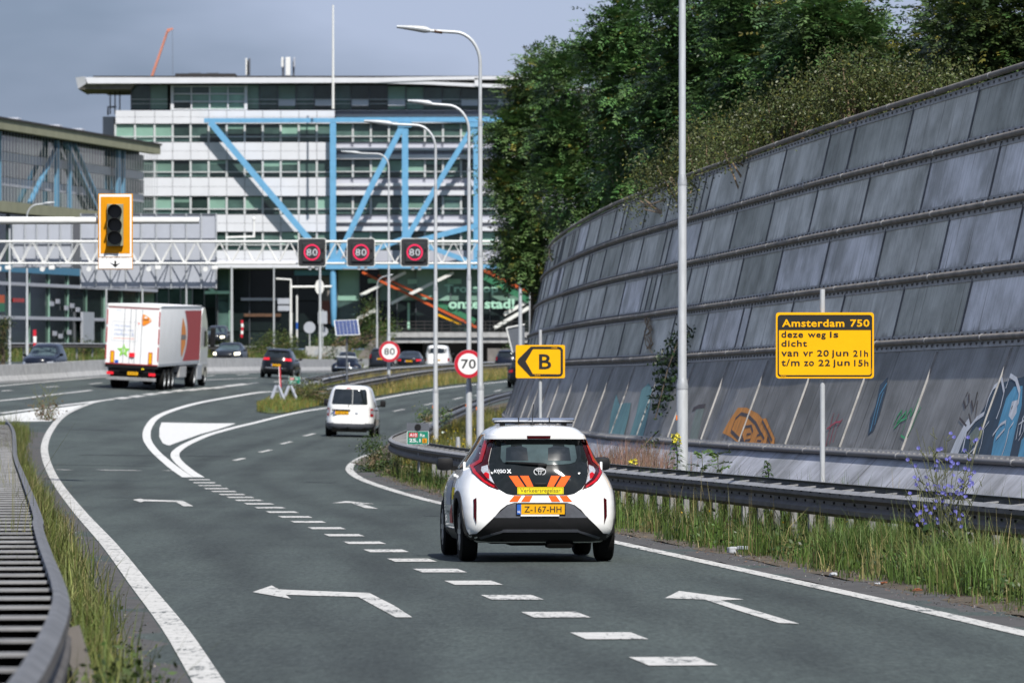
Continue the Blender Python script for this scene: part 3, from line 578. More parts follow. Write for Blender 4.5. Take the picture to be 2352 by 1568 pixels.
def guardrail(label, path, side, width, group, m='galv_dull', bar_step=1.5, post_step=2.66, bar_lim=(0, 1e9), post_lim=(0, 1e9), slots=(0, 0), z0=0.0, rear_up=0.0, rear_m=None):
    o0 = Vector((path[0].x, path[0].y, gz(path[0].x, path[0].y))); root = thing('guard_rail', label, 'guard rail', o0, group=group)
    b = MB(); beam_mesh(b, path, side, 0, z0); b.build('beam', [m, 'grime_shade'], root, smooth=35, origin=o0)
    rear = offset_path(path, -side * width); b = MB(); beam_mesh(b, rear, -side, 0, z0 + rear_up); b.build('beam', [rear_m or m, rear_m or 'grime_shade'], root, smooth=35, origin=o0)
    for p, t in along(path, bar_step, 0.4):
        if not bar_lim[0] < p.y < bar_lim[1]: continue
        n = Vector((t.y, -t.x)) * -side; z = gz(p.x, p.y) + 0.695 + z0; b = MB(); q = p + n * width
        b.beam((p.x, p.y, z), (q.x, q.y, gz(q.x, q.y) + 0.695 + z0 + rear_up), 0.09, 0.016); zr_ = gz(q.x, q.y) + 0.695 + z0 + rear_up
        b.beam((p.x + t.x * .03, p.y + t.y * .03, z - .040), (q.x + t.x * .03, q.y + t.y * .03, zr_ - .040), 0.03, 0.062, 1); b.build('crossbar', ['galv_dull', 'under'], root, origin=o0)  # black strip paints the shade in the gap below each bar
    for p, t in along(path, post_step, 0.9):
        if not post_lim[0] < p.y < post_lim[1]: continue
        n = Vector((t.y, -t.x)) * -side; q = p + n * 0.09; z = gz(q.x, q.y); b = MB()
        b.box((q.x, q.y, z + 0.20 + z0 / 2), (0.12, 0.07, 0.62 + z0), rz=math.atan2(t.y, t.x)); b.build('post', 'galv_dull', root, origin=o0)
    if slots[1] > slots[0]:
        b = MB()
        for p, t in along(path, 0.66, 0.2):
            if slots[0] < p.y < slots[1]:
                n = Vector((t.y, -t.x)) * side; q = p + n * 0.031; z = gz(p.x, p.y) + 0.60
                b.box((q.x, q.y, z), (0.07, 0.012, 0.026), rz=math.atan2(t.y, t.x))
                for s in (-.035, .035):
                    q = p + n * 0.078 + t * s; b.box((q.x, q.y, gz(p.x, p.y) + 0.709), (0.028, 0.012, 0.012), rz=math.atan2(t.y, t.x))
        o = b.build('bolt_slots', 'under', root, origin=o0); o['kind'] = 'stuff'
    return root
GR = 'steel guard rails along the roads'
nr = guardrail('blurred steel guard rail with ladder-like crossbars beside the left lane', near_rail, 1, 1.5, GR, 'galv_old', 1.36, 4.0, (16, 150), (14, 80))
b = MB(); P_ = Vector((-2.21, 29.6)); zz_ = gz(-2.21, 29.6); b.beam((-2.30, 29.6, zz_ + .58), (-2.19, 29.6, zz_ + .20), 0.10, 0.045, 0, (0, 1, 0)); b.beam((-2.36, 29.7, zz_ + .60), (-2.30, 29.7, zz_ + .05), 0.07, 0.07); b.build('post', 'concrete_dark', nr, origin=nr.location)
guardrail('long steel guard rail curving along the foot of the noise wall', RAIL_R, -1, 0.42, GR, 'galv_dull', 1.36, 1.33, (30, 215), (40, 118), (48, 140), rear_up=0.04, rear_m='sign_frame')  # dark rear beam: the shade inside the rail is put into its colour
RA = smooth_path([gp(*p).xy for p in []] or [(-8.65, 264), (-7.75, 278), (-6.4, 298), (-4.8, 326), (-3.1, 356), (-0.2, 384), (2.5, 405)], 1.5)
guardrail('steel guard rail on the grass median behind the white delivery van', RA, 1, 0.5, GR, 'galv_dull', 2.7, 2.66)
RB = smooth_path([(-10.3, 284), (-9.2, 304), (-7.7, 334), (-5.6, 368), (-2.2, 404), (0.6, 428), (4, 450)], 1.5)
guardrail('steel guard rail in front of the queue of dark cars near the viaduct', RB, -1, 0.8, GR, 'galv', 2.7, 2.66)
RC = smooth_path([(-34, 350), (-29, 372), (-24, 400), (-19, 430)], 1.5)
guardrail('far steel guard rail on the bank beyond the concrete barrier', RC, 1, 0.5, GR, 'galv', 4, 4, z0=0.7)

# ------------------------------------------------------------------ concrete barrier of separate blocks
o0 = Vector((BAR[0].x, BAR[0].y, gz(BAR[0].x, BAR[0].y)))
cb = thing('concrete_barrier', 'long grey concrete step barrier dividing the two carriageways behind the lorry', 'barrier', o0)
prof = [(-0.30, -0.2), (-0.30, 0.10), (-0.17, 0.34), (-0.12, 0.86), (0.12, 0.86), (0.17, 0.34), (0.30, 0.10), (0.30, -0.2)]
pts = [p for p, t in along(BAR, 5.4)]
for a, c in zip(pts, pts[1:]):
    t = (c - a).normalized(); n = Vector((t.y, -t.x)); b = MB(); v = []
    for p in (a + t * 0.02, c - t * 0.02):
        z = gz(p.x, p.y)
        for d, h in prof: q = p + n * d; v.append((q.x, q.y, z + h + random.uniform(-.006, .006)))
    k = len(prof); b.add(v, [(j, (j + 1) % k, k + (j + 1) % k, k + j) for j in range(k)] + [tuple(range(k)), tuple(range(2 * k - 1, k - 1, -1))])
    b.build('barrier_block', 'concrete', cb, origin=o0)

# ------------------------------------------------------------------ the leaning metal noise wall
_wd = [0.0]
for a, c in zip(WALL, WALL[1:]): _wd.append(_wd[-1] + (c - a).length)
_wd = np.array(_wd); _wx = np.array([p.x for p in WALL]); _wy = np.array([p.y for p in WALL])
_wz = EYE - np.interp(_wy, [40, 55, 68, 92, 115, 150, 175, 260], [2.13, 2.26, 2.38, 2.60, 2.80, 2.98, 3.08, 3.12])
def wall_p(s, off, z):
    s = np.asarray(s, float); x = np.interp(s, _wd, _wx); y = np.interp(s, _wd, _wy); zz = np.interp(s, _wd, _wz)
    e = 1.0; tx = np.interp(s + e, _wd, _wx) - np.interp(s - e, _wd, _wx); ty = np.interp(s + e, _wd, _wy) - np.interp(s - e, _wd, _wy)
    l = np.hypot(tx, ty); nx, ny = ty / l, -tx / l
    return np.stack([x + nx * off, y + ny * off, zz + z], -1)
ROWS = [(-0.98, -0.05), (0.0, 0.97), (0.58, 2.56), (0.80, 3.46), (1.01, 4.37), (1.22, 5.27), (1.43, 6.17)]
w0 = Vector((float(_wx[0]), float(_wy[0]), float(_wz[0])))
wall = thing('noise_wall', 'tall leaning noise wall of grey metal panels along the slip road', 'noise wall', w0)
S0, S1 = 14.0, float(_wd[-1])
def panel_obj(name, s0, s1, lo, hi, m, g=0.012, th=0.05):
    dz = hi[1] - lo[1]; do = hi[0] - lo[0]; L = math.hypot(dz, do); nrm = (-dz / L, do / L)      # outward normal in (off, z)
    u = g / L; a = (lo[0] + do * u, lo[1] + dz * u); c = (hi[0] - do * u, hi[1] - dz * u)
    P = []
    for d in (0, th):
        for (o, z) in (a, c):
            for s in (s0 + g, s1 - g): P.append(wall_p(s, o - nrm[0] * d, z - nrm[1] * d) - np.array(w0))
    me = bpy.data.meshes.new(name); F = [(0, 1, 3, 2), (4, 6, 7, 5), (0, 4, 5, 1), (2, 3, 7, 6), (0, 2, 6, 4), (1, 5, 7, 3)]
    me.from_pydata([tuple(p) for p in P], [], F); me.materials.append(M[m])
    uvl = me.uv_layers.new(name='UVMap'); uvv = [(0, 0), (s1 - s0, 0), (0, L), (s1 - s0, L)] * 2
    for lp_ in me.loops: uvl.data[lp_.index].uv = uvv[lp_.vertex_index]
    bm = bmesh.new(); bm.from_mesh(me); bmesh.ops.recalc_face_normals(bm, faces=bm.faces); bm.to_mesh(me); bm.free()
    return link(name, me, wall)
def pick(r, s):
    q = math.sin(s * .16 + r * 2.1) + .8 * math.sin(s * .41 + r * 4.4) + random.uniform(-.7, .7) + (.5 if 28 < s < 52 else -.35) - (.6 if r == 5 else 0)
    return 'panel_lilac' if q > .55 else 'panel_green' if q < -.75 else 'panel'
for r in range(6):
    s = S0 + [0, 1.7, 3.1, 0.6, 2.2, 1.1][r]; s -= 5.4
    lo, hi = ROWS[r], ROWS[r + 1]
    while s < S1 - 1:
        L = 5.4 if r < 2 else random.choice([5.4, 5.4, 5.4, 5.4, 2.7, 5.4, 1.1])
        e = min(s + L, S1)
        if r > 0 and 6 < s < 175:                                   # a raised strip over every upright joint
            dz_, do_ = hi[1] - lo[1], hi[0] - lo[0]; L_ = math.hypot(dz_, do_); b = MB()
            A0, A1 = (lo[0] + do_ * .07 - dz_ / L_ * .012, lo[1] + dz_ * .07 + do_ / L_ * .012), (hi[0] - do_ * .09 - dz_ / L_ * .012, hi[1] - dz_ * .09 + do_ / L_ * .012)
            b.beam(wall_p(s, *A0), wall_p(s, *A1), 0.014, 0.028, up=(-0.9, 0, 0.3)); b.build('seam_strip', 'seam' if r > 1 else 'flange', wall, origin=w0)
        panel_obj('base_panel' if r == 0 else 'panel', max(s, 2.0), e, lo, hi, 'panel_base' if r == 0 else 'panel_low' if r == 1 else pick(r, (s + e) / 2)); s = e
SS = np.arange(4.0, S1, 1.0)
def wall_strip(b, r, d0, d1, proud, th):
    """band between distances d0..d1 (metres up the slope from row line r), standing proud of the panels"""
    lo, hi = (ROWS[r], ROWS[r + 1]) if r < 6 and d1 > 0 else (ROWS[r - 1], ROWS[r]); dz = hi[1] - lo[1]; do = hi[0] - lo[0]; L = math.hypot(dz, do); up = (do / L, dz / L); nrm = (-dz / L, do / L)
    base = ROWS[r]; n = len(SS); V = []
    for dd, pr in ((d0, proud), (d1, proud), (d1, proud - th), (d0, proud - th)):
        V += [tuple(p) for p in wall_p(SS, base[0] + up[0] * dd + nrm[0] * pr, base[1] + up[1] * dd + nrm[1] * pr)]
    F = [(j * n + i, j * n + i + 1, ((j + 1) % 4) * n + i + 1, ((j + 1) % 4) * n + i) for j in range(4) for i in range(n - 1)] + [(0, n, 2 * n, 3 * n), (n - 1, 4 * n - 1, 3 * n - 1, 2 * n - 1)]
    b.add(V, F)
bolts = MB(); bolts2 = MB()
for r in range(1, 7):
    if r < 6:
        b = MB(); wall_strip(b, r, 0.02, 0.115, 0.014, 0.02); b.build('flange_plate', 'flange', wall, origin=w0)
    if r > 1:
        b = MB(); wall_strip(b, r, -0.12, -0.02, 0.014, 0.02); b.build('flange_plate', 'flange', wall, origin=w0)
    b = MB(); lo, hi = (ROWS[r - 1], ROWS[r]); dz = hi[1] - lo[1]; do = hi[0] - lo[0]; L = math.hypot(dz, do)
    b.tube(wall_p(SS, ROWS[r][0] - 0.05 * dz / L, ROWS[r][1] + 0.05 * do / L + (0.03 if r == 6 else 0)), 0.042 if r > 1 else 0.038, 8, 0)
    b.build('rail_tube', 'wall_rail' if r > 1 else 'panel_base', wall, smooth=60, origin=w0)
    b = MB()
    for s in np.arange(S0 - 3 + r, 110, 4.2):                       # pipe sleeves
        P = wall_p([s, s + 0.09], ROWS[r][0] - 0.05 * dz / L, ROWS[r][1] + 0.05 * do / L + (0.03 if r == 6 else 0)); b.tube(P, 0.047 if r > 1 else 0.043, 8, 0)
    o = b.build('pipe_sleeves', 'flange', wall, smooth=60, origin=w0); o['kind'] = 'stuff'
    for dd in ((0.068, -0.07) if 1 < r < 6 else ((0.068,) if r == 1 else (-0.07,))):
        q0, q1 = (ROWS[r], ROWS[r + 1]) if dd > 0 else (ROWS[r - 1], ROWS[r]); dz2 = q1[1] - q0[1]; do2 = q1[0] - q0[0]; L2 = math.hypot(dz2, do2)
        for s in np.arange(8, 108, 0.42):
            p = wall_p(s, ROWS[r][0] + do2 / L2 * dd - dz2 / L2 * 0.024, ROWS[r][1] + dz2 / L2 * dd + do2 / L2 * 0.024)
            (bolts2 if r == 1 else bolts).box(p, (0.03, 0.034, 0.034))
o = bolts.build('bolts', 'bolt', wall, origin=w0); o['kind'] = 'stuff'
o = bolts2.build('bolts', 'bolt_bright', wall, origin=w0); o['kind'] = 'stuff'
b = MB(); n = len(SS); V = []
for q in ROWS: V += [tuple(p) for p in wall_p(SS, q[0] + 0.06, q[1] - 0.01)]
b.add(V, [(j * n + i, j * n + i + 1, (j + 1) * n + i + 1, (j + 1) * n + i) for j in range(6) for i in range(n - 1)]); b.build('backing_sheet', 'under', wall, origin=w0)
# spray paint on the wall
_gs = np.arange(14, 130, 0.25); _gv = np.linspace(0, 1, 25)
def _wpt(s, v): return wall_p(s, ROWS[1][0] + (ROWS[2][0] - ROWS[1][0]) * v, ROWS[1][1] + (ROWS[2][1] - ROWS[1][1]) * v)
_GS, _GV = np.meshgrid(_gs, _gv); _GP = _wpt(_GS.ravel(), _GV.ravel()); _gx = CX + FPX * _GP[:, 0] / _GP[:, 1]; _gy = HY + FPX * (EYE - _GP[:, 2]) / _GP[:, 1]
def wall_hit(x, y, lift=0.006):
    k = int(np.argmin((_gx - x) ** 2 + (_gy - y) ** 2)); s, v = _GS.ravel()[k], _GV.ravel()[k]
    for _ in range(4):
        def pr(s, v): p = _wpt(s, v); return np.array([CX + FPX * p[0] / p[1], HY + FPX * (EYE - p[2]) / p[1]])
        q = pr(s, v); J = np.c_[(pr(s + .02, v) - q) / .02, (pr(s, v + .01) - q) / .01]; d = np.linalg.solve(J, np.array([x, y]) - q); s += d[0]; v += d[1]
    p = _wpt(s, v); L = math.hypot(1.59, 0.58); e = 0.5; t = _wpt(s + e, v) - _wpt(s - e, v); t /= np.linalg.norm(t)
    nrm = np.cross(t, wall_p(s, 0.58, 2.56) - wall_p(s, 0.0, 0.97)); nrm /= np.linalg.norm(nrm)
    if nrm[0] > 0: nrm = -nrm
    return p + nrm * lift, nrm
def spray_poly(b, poly, m, lift): b.add([tuple(wall_hit(x, y, lift)[0]) for x, y in poly], [tuple(range(len(poly)))], m)
def spray_line(b, pts, w, m, lift):
    H = [wall_hit(x, y, lift) for x, y in pts]; P = [Vector(h[0]) for h in H]; n = len(P); V = []
    for i in range(n):
        t = (P[min(i + 1, n - 1)] - P[max(i - 1, 0)]).normalized(); q = t.cross(Vector(H[i][1])).normalized() * w / 2; V += [tuple(P[i] - q), tuple(P[i] + q)]
    b.add(V, [(2 * i, 2 * i + 1, 2 * i + 3, 2 * i + 2) for i in range(n - 1)], m)
def spray(label, polys=(), lines=()):
    b = MB(); names = []
    def idx(k):
        if k not in names: names.append(k)
        return names.index(k)
    li = 0.006
    for poly, k in polys: spray_poly(b, poly, idx(k), li); li += 0.0006
    for pts, w, k in lines: spray_line(b, pts, w, idx(k), li); li += 0.0006
    o = b.build('graffiti', names, wall, origin=w0); o['label'] = label
spray('orange piece of graffiti with dark outlines',
      [([(1660, 994), (1674, 968), (1696, 936), (1716, 936), (1742, 950), (1752, 962), (1760, 960), (1770, 984), (1780, 1006), (1779, 1025), (1724, 1026), (1700, 1020), (1680, 1004)], 'g_orange')],
      [([(1680, 990), (1690, 962), (1702, 950), (1718, 954), (1736, 972), (1748, 996)], .06, 'g_dark'), ([(1680, 990), (1694, 1004), (1712, 1022)], .06, 'g_dark'),
       ([(1709, 1016), (1704, 1000), (1712, 980), (1726, 978), (1730, 992), (1724, 1010), (1712, 1012)], .045, 'g_dark'), ([(1716, 997), (1726, 996)], .03, 'g_dark'),
       ([(1732, 1023), (1740, 1000), (1750, 996), (1756, 1008), (1748, 1022)], .045, 'g_dark'), ([(1740, 1012), (1750, 1013)], .035, 'g_dark'), ([(1762, 1022), (1764, 1004), (1770, 1022)], .04, 'g_dark'), ([(1752, 966), (1764, 990), (1774, 1012)], .04, 'g_dark')])
spray('green handwritten tag', [], [([(2053, 976), (2062, 956), (2072, 942), (2070, 958), (2060, 972), (2078, 950), (2082, 944), (2080, 962), (2090, 944), (2094, 938), (2093, 956), (2102, 940), (2108, 926), (2112, 915)], .04, 'g_green'),
      ([(2054, 984), (2070, 966), (2084, 960), (2076, 984), (2070, 1000), (2082, 1008), (2096, 980), (2108, 950), (2116, 935)], .034, 'g_green')])
spray('red drip-like tag', [], [([(1897, 1025), (1906, 990), (1912, 960), (1916, 948)], .032, 'g_red'), ([(1906, 1020), (1916, 980), (1928, 950)], .032, 'g_red'), ([(1914, 1016), (1924, 980), (1936, 962)], .03, 'g_red'), ([(1900, 985), (1920, 970), (1932, 968)], .03, 'g_red'), ([(1890, 1012), (1896, 980)], .015, 'g_red')])
spray('dark scribbled tag', [], [([(2224, 900), (2214, 920), (2218, 936), (2226, 925), (2226, 905)], .04, 'g_dark'), ([(2232, 920), (2236, 945), (2246, 900), (2238, 935)], .04, 'g_dark'), ([(2205, 960), (2222, 980), (2240, 965), (2246, 920)], .03, 'g_dark'), ([(2226, 950), (2232, 975)], .022, 'g_dark')])
spray('slim blue graffiti beside a seam', [([(1994, 1000), (2000, 960), (2012, 930), (2022, 884), (2040, 866), (2036, 900), (2022, 950), (2008, 988)], 'g_navy')],
      [([(2000, 990), (2010, 950), (2022, 905), (2038, 880)], .05, 'g_blue'), ([(2010, 975), (2018, 940), (2030, 900)], .04, 'g_blue')])
spray('large blue and white graffiti with looping outlines',
      [([(2190, 1056), (2204, 1020), (2225, 1000), (2240, 970), (2262, 935), (2280, 900), (2300, 880), (2330, 870), (2366, 862), (2366, 1062), (2280, 1058)], 'g_navy'),
       ([(2276, 1056), (2284, 1010), (2296, 970), (2312, 915), (2330, 888), (2350, 886), (2348, 930), (2334, 985), (2318, 1058)], 'g_blue'),
       ([(2176, 1058), (2196, 1012), (2216, 975), (2226, 960), (2230, 975), (2214, 1010), (2196, 1056)], 'g_white'),
       ([(2318, 955), (2326, 922), (2340, 918), (2336, 948), (2326, 966)], 'g_white'), ([(2226, 1002), (2244, 980), (2256, 985), (2250, 1012), (2232, 1026)], 'g_pale'), ([(2338, 1056), (2348, 1010), (2366, 990), (2366, 1060)], 'g_blue')],
      [([(2212, 1036), (2222, 990), (2244, 962), (2262, 950), (2272, 915), (2284, 890), (2296, 880), (2302, 868)], .075, 'g_white'), ([(2302, 868), (2308, 900), (2300, 935), (2290, 962)], .05, 'g_white'),
       ([(2312, 892), (2322, 862), (2336, 872), (2344, 900), (2340, 930)], .06, 'g_white'), ([(2282, 1000), (2300, 975), (2312, 968), (2310, 985), (2290, 1008)], .045, 'g_white'),
       ([(2300, 1056), (2312, 1020), (2320, 985), (2330, 970)], .045, 'g_white'), ([(2246, 1052), (2256, 1020), (2262, 985), (2274, 968)], .035, 'g_white'), ([(2344, 1000), (2352, 960), (2364, 940)], .05, 'g_white'),
       ([(2336, 1010), (2342, 975), (2356, 965), (2354, 990), (2342, 1012)], .03, 'g_white'), ([(2216, 1054), (2240, 1030)], .03, 'g_white'), ([(2325, 940), (2328, 932)], .04, 'g_navy')])
spray('faded teal paint smears', [([(1398, 1000), (1404, 950), (1416, 905), (1424, 930), (1436, 925), (1450, 925), (1444, 960), (1432, 1005), (1410, 1010)], 'g_teal'), ([(1446, 1004), (1462, 950), (1474, 895), (1490, 880), (1500, 895), (1490, 950), (1478, 1000)], 'g_teal')])
spray('pale green paint block', [([(1584, 1008), (1592, 970), (1600, 940), (1618, 938), (1610, 975), (1602, 1012)], 'g_pale')], [([(1592, 940), (1604, 934), (1620, 932)], .08, 'g_dark')])
# ------------------------------------------------------------------ vehicles
def hermite(xs, ys, q):
    xs = np.array(xs, float); ys = np.array(ys, float); d = np.diff(ys) / np.diff(xs); m = np.r_[d[0], (d[:-1] + d[1:]) / 2, d[-1]]
    for i in range(len(d)):
        if d[i] == 0: m[i] = m[i + 1] = 0
        else:
            a, b = m[i] / d[i], m[i + 1] / d[i]
            if a < 0: m[i] = 0
            if b < 0: m[i + 1] = 0
            h = math.hypot(a, b)
            if h > 3: m[i] *= 3 / h; m[i + 1] *= 3 / h
    i = np.clip(np.searchsorted(xs, q) - 1, 0, len(xs) - 2); h = xs[i + 1] - xs[i]; t = (q - xs[i]) / h
    return (2 * t**3 - 3 * t**2 + 1) * ys[i] + (t**3 - 2 * t**2 + t) * h * m[i] + (-2 * t**3 + 3 * t**2) * ys[i + 1] + (t**3 - t**2) * h * m[i + 1]
def shell(slices, nz=44, nt=72):
    """closed body: each slice is (height, half width, rear y, front y, rear squareness, front squareness)"""
    S = np.array(slices, float); zs = np.unique(np.r_[np.linspace(S[0, 0], S[-1, 0], nz), S[:, 0]])
    A = [hermite(S[:, 0], S[:, k], zs) for k in range(1, 6)]; V = []; F = []
    for j, z in enumerate(zs):
        w, yr, yf, nr, nf = [a[j] for a in A]; yc, L = (yr + yf) / 2, (yf - yr) / 2
        for k in range(nt):
            t = 2 * math.pi * k / nt; c, s = math.cos(t), math.sin(t)
            # spread points along the sides
            n = nf if s > 0 else nr
            V.append((w * math.copysign(abs(c) ** (2 / n), c), yc + L * math.copysign(abs(s) ** (2 / n), s), z))
    for j in range(len(zs) - 1):
        for k in range(nt): F.append((j * nt + k, j * nt + (k + 1) % nt, (j + 1) * nt + (k + 1) % nt, (j + 1) * nt + k))
    F.append(tuple(range(nt))[::-1]); F.append(tuple((len(zs) - 1) * nt + k for k in range(nt)))
    return V, F
DIRS = {'rear': lambda a, b: ((a, -6, b), (0, 1, 0)), 'front': lambda a, b: ((a, 25, b), (0, -1, 0)), 'right': lambda a, b: ((6, a, b), (-1, 0, 0)), 'left': lambda a, b: ((-6, a, b), (1, 0, 0)), 'top': lambda a, b: ((a, b, 9), (0, 0, -1))}
class Car:
    def __init__(s, root, body, slices, wells=(), wr=0.34, well_w=0.26, smooth=38):
        s.root = root; b = MB(); v, f = shell(slices); b.add(v, f); s.bvh = BVHTree.FromPolygons([Vector(q) for q in v], f)
        s.body = b.build('body', [body, 'under'], root, smooth=smooth)
        if wells:
            c = MB()
            for y, hw in wells:
                for sx in (-1, 1):
                    mt = Matrix.Translation((sx * (hw - well_w / 2 + 0.25), y, wr - 0.01)) @ Matrix.Rotation(R(90), 4, 'Y')
                    c.lathe([(wr + 0.055, -(well_w + 0.5) / 2), (wr + 0.055, (well_w + 0.5) / 2)], 28, 0, mt)
            co = c.build('wheel_well', ['under'], root); md = s.body.modifiers.new('b', 'BOOLEAN'); md.operation = 'DIFFERENCE'; md.object = co; md.solver = 'EXACT'
            try: md.material_mode = 'TRANSFER'
            except Exception: pass
            dg = bpy.context.evaluated_depsgraph_get(); me = bpy.data.meshes.new_from_object(s.body.evaluated_get(dg)); s.body.modifiers.clear()
            s.body.data = me; bpy.data.objects.remove(co); me.shade_smooth(); me.set_sharp_from_angle(angle=R(smooth))
    def patch(s, name, poly, view, m, off=0.004, cell=0.07, skirt=0.012, parent=None, mirror=False, smooth=30):
        if mirror: return [s.patch(name, [(g * a, b) for a, b in poly], view, m, off, cell, skirt, parent, False, smooth) for g in (1, -1)]
        bm = bmesh.new(); f = bm.faces.new([bm.verts.new((a, b, 0)) for a, b in poly]); bm.normal_update(); bmesh.ops.triangulate(bm, faces=[f])
        A = [p[0] for p in poly]; B = [p[1] for p in poly]
        for ax, lo, hi in ((0, min(A), max(A)), (1, min(B), max(B))):
            n = int((hi - lo) / cell)
            for k in range(1, n + 1):
                q = lo + (hi - lo) * k / (n + 1); co = (q, 0, 0) if ax == 0 else (0, q, 0); no = (1, 0, 0) if ax == 0 else (0, 1, 0)
                bmesh.ops.bisect_plane(bm, geom=bm.verts[:] + bm.edges[:] + bm.faces[:], plane_co=co, plane_no=no)
        bmesh.ops.remove_doubles(bm, verts=bm.verts, dist=1e-5); dr = None
        for v in bm.verts:
            o, d = DIRS[view](v.co.x, v.co.y); dr = Vector(d); h = s.bvh.ray_cast(Vector(o), dr)
            if h[0] is None:
                h = s.bvh.find_nearest(Vector((v.co.x, s.side_y if hasattr(s, 'side_y') else 0.3, v.co.y)) if view in ('rear',) else Vector(o) + dr * 5)
            n = h[1] if h[1].dot(dr) < 0 else -h[1]; v.co = h[0] + n * off
        for fc in bm.faces:
            fc.normal_update()
            if fc.normal.dot(dr) > 0: fc.normal_flip()
        be = [e for e in bm.edges if e.is_boundary]
        if skirt:
            r = bmesh.ops.extrude_edge_only(bm, edges=be)
            for v in [g for g in r['geom'] if isinstance(g, bmesh.types.BMVert)]: v.co += dr * skirt
        me = bpy.data.meshes.new(name); bm.to_mesh(me); bm.free(); me.materials.append(M[m]); me.shade_smooth(); me.set_sharp_from_angle(angle=R(smooth))
        return link(name, me, parent or s.root)
    def y_at(s, a, b, view='rear'):
        o, d = DIRS[view](a, b); h = s.bvh.ray_cast(Vector(o), Vector(d)); return h[0] if h[0] else Vector((a, 0.2, b))
    def text(s, name, txt, cx, cz, w, h, m, bold=0.0, off=0.008, view='rear', parent=None, space=1.0):
        v, f = text_geo(txt, w, h, bold, space); b = MB(); P = []
        for a, c in v:
            sg = 1 if view in ('rear', 'right') else -1; q = s.y_at(cx + a * sg, cz + c, view); o, d = DIRS[view](0, 0); P.append(tuple(q - Vector(d) * off))
        b.add(P, f); return b.build(name, m, parent or s.root)
    def box_on(s, name, cx, cz, w, h, t, m, view='rear', out=0.0, parent=None, bev=0.008):
        q = s.y_at(cx, cz, view); b = MB()
        if view in ('rear', 'front'): sg = -1 if view == 'rear' else 1; b.box((cx, q.y + sg * (out), cz), (w, t, h), bev=bev)
        return b.build(name, m, parent or s.root, smooth=30)
    def wheels(s, spots, r, width, rim='rim', spokes=5, rear_only_detail=True):
        for x, y in spots:
            sg = 1 if x > 0 else -1; mt = Matrix.Translation((x, y, r)) @ Matrix.Rotation(R(90) * sg, 4, 'Y')
            b = MB(); w = width / 2
            b.lathe([(r * .62, -w), (r * .9, -w), (r * .985, -w * .8), (r, -w * .4), (r, w * .4), (r * .985, w * .8), (r * .9, w), (r * .66, w * .96), (r * .62, w * .7)], 28, 0, mt)
            o = b.build('wheel', 'rubber', s.root, smooth=40)
            b = MB(); b.lathe([(r * .2, w * .35), (r * .62, w * .4), (r * .64, w * .9), (r * .60, w * .9), (r * .58, w * .45)], 24, 0, mt)
            for k in range(spokes):
                a = 2 * math.pi * k / spokes
                p0 = mt @ Vector((0, 0, w * .8)); p1 = mt @ Vector((r * .6 * math.cos(a), r * .6 * math.sin(a), w * .82)); b.beam(p0, p1, r * .16, 0.03, up=(1, 0, 0))
            b.build('rim', rim, o, smooth=40)
    def plate(s, cx, cz, txt, w=0.52, h=0.11, out=0.012, view='rear', frame=True):
        q = s.y_at(cx, cz, view); sg = -1 if view == 'rear' else 1; y = q.y + sg * out; b = MB()
        b.box((cx, y - sg * 0.006, cz), (w + .02, 0.014, h + .02), 0)
        b.box((cx + 0.022 * (-sg), y + sg * 0.004, cz), (w - .045, 0.006, h), 1); b.box((cx - (w / 2 - .022) * (-sg), y + sg * 0.004, cz), (.045, 0.006, h), 2)
        if txt:
            v, f = text_geo(txt, w * .78, h * .62, 0.01, 1.05); b.add([(cx + 0.022 + a, y - 0.001 + sg * 0.008, cz + c) for a, c in v], f, 3)
            v, f = text_geo('NL', .032, .024, 0.02); b.add([(cx - (w / 2 - .022) + a, y + sg * 0.0085, cz - h * .25 + c) for a, c in v], f, 4)
        return b.build('number_plate', ['plastic', 'plate_yellow', 'plate_blue', 'ink', 'white_ink'], s.root)
    def mirrors(s, x, y, z, m='plastic', sx=0.2, sz=0.15, both=(-1, 1)):
        for g in both:
            b = MB(); b.box((g * x, y, z), (sx, 0.14, sz), bev=0.055); b.beam((g * (x - sx * .4), y, z - sz * .3), (g * (x - sx * .5 - .14), y + .05, z - sz * .55), .05, .05)
            b.build('wing_mirror', m, s.root, smooth=50)

def ground_at(root, x, y, yaw):
    """stand a vehicle on the road: position, heading and the slope under its wheels"""
    e = 1.2; h = Vector((math.sin(yaw), math.cos(yaw))); n = Vector((h.y, -h.x))
    zf, zb = gz(x + h.x * e, y + h.y * e), gz(x - h.x * e, y - h.y * e); zr, zl = gz(x + n.x * .7, y + n.y * .7), gz(x - n.x * .7, y - n.y * .7)
    f = Vector((h.x * 2 * e, h.y * 2 * e, zf - zb)).normalized(); r = Vector((n.x * 1.4, n.y * 1.4, zr - zl)).normalized(); u = r.cross(f).normalized(); r = f.cross(u)
    root.matrix_world = Matrix(((r.x, f.x, u.x, x), (r.y, f.y, u.y, y), (r.z, f.z, u.z, (zf + zb + zr + zl) / 4 + 0.004), (0, 0, 0, 1)))

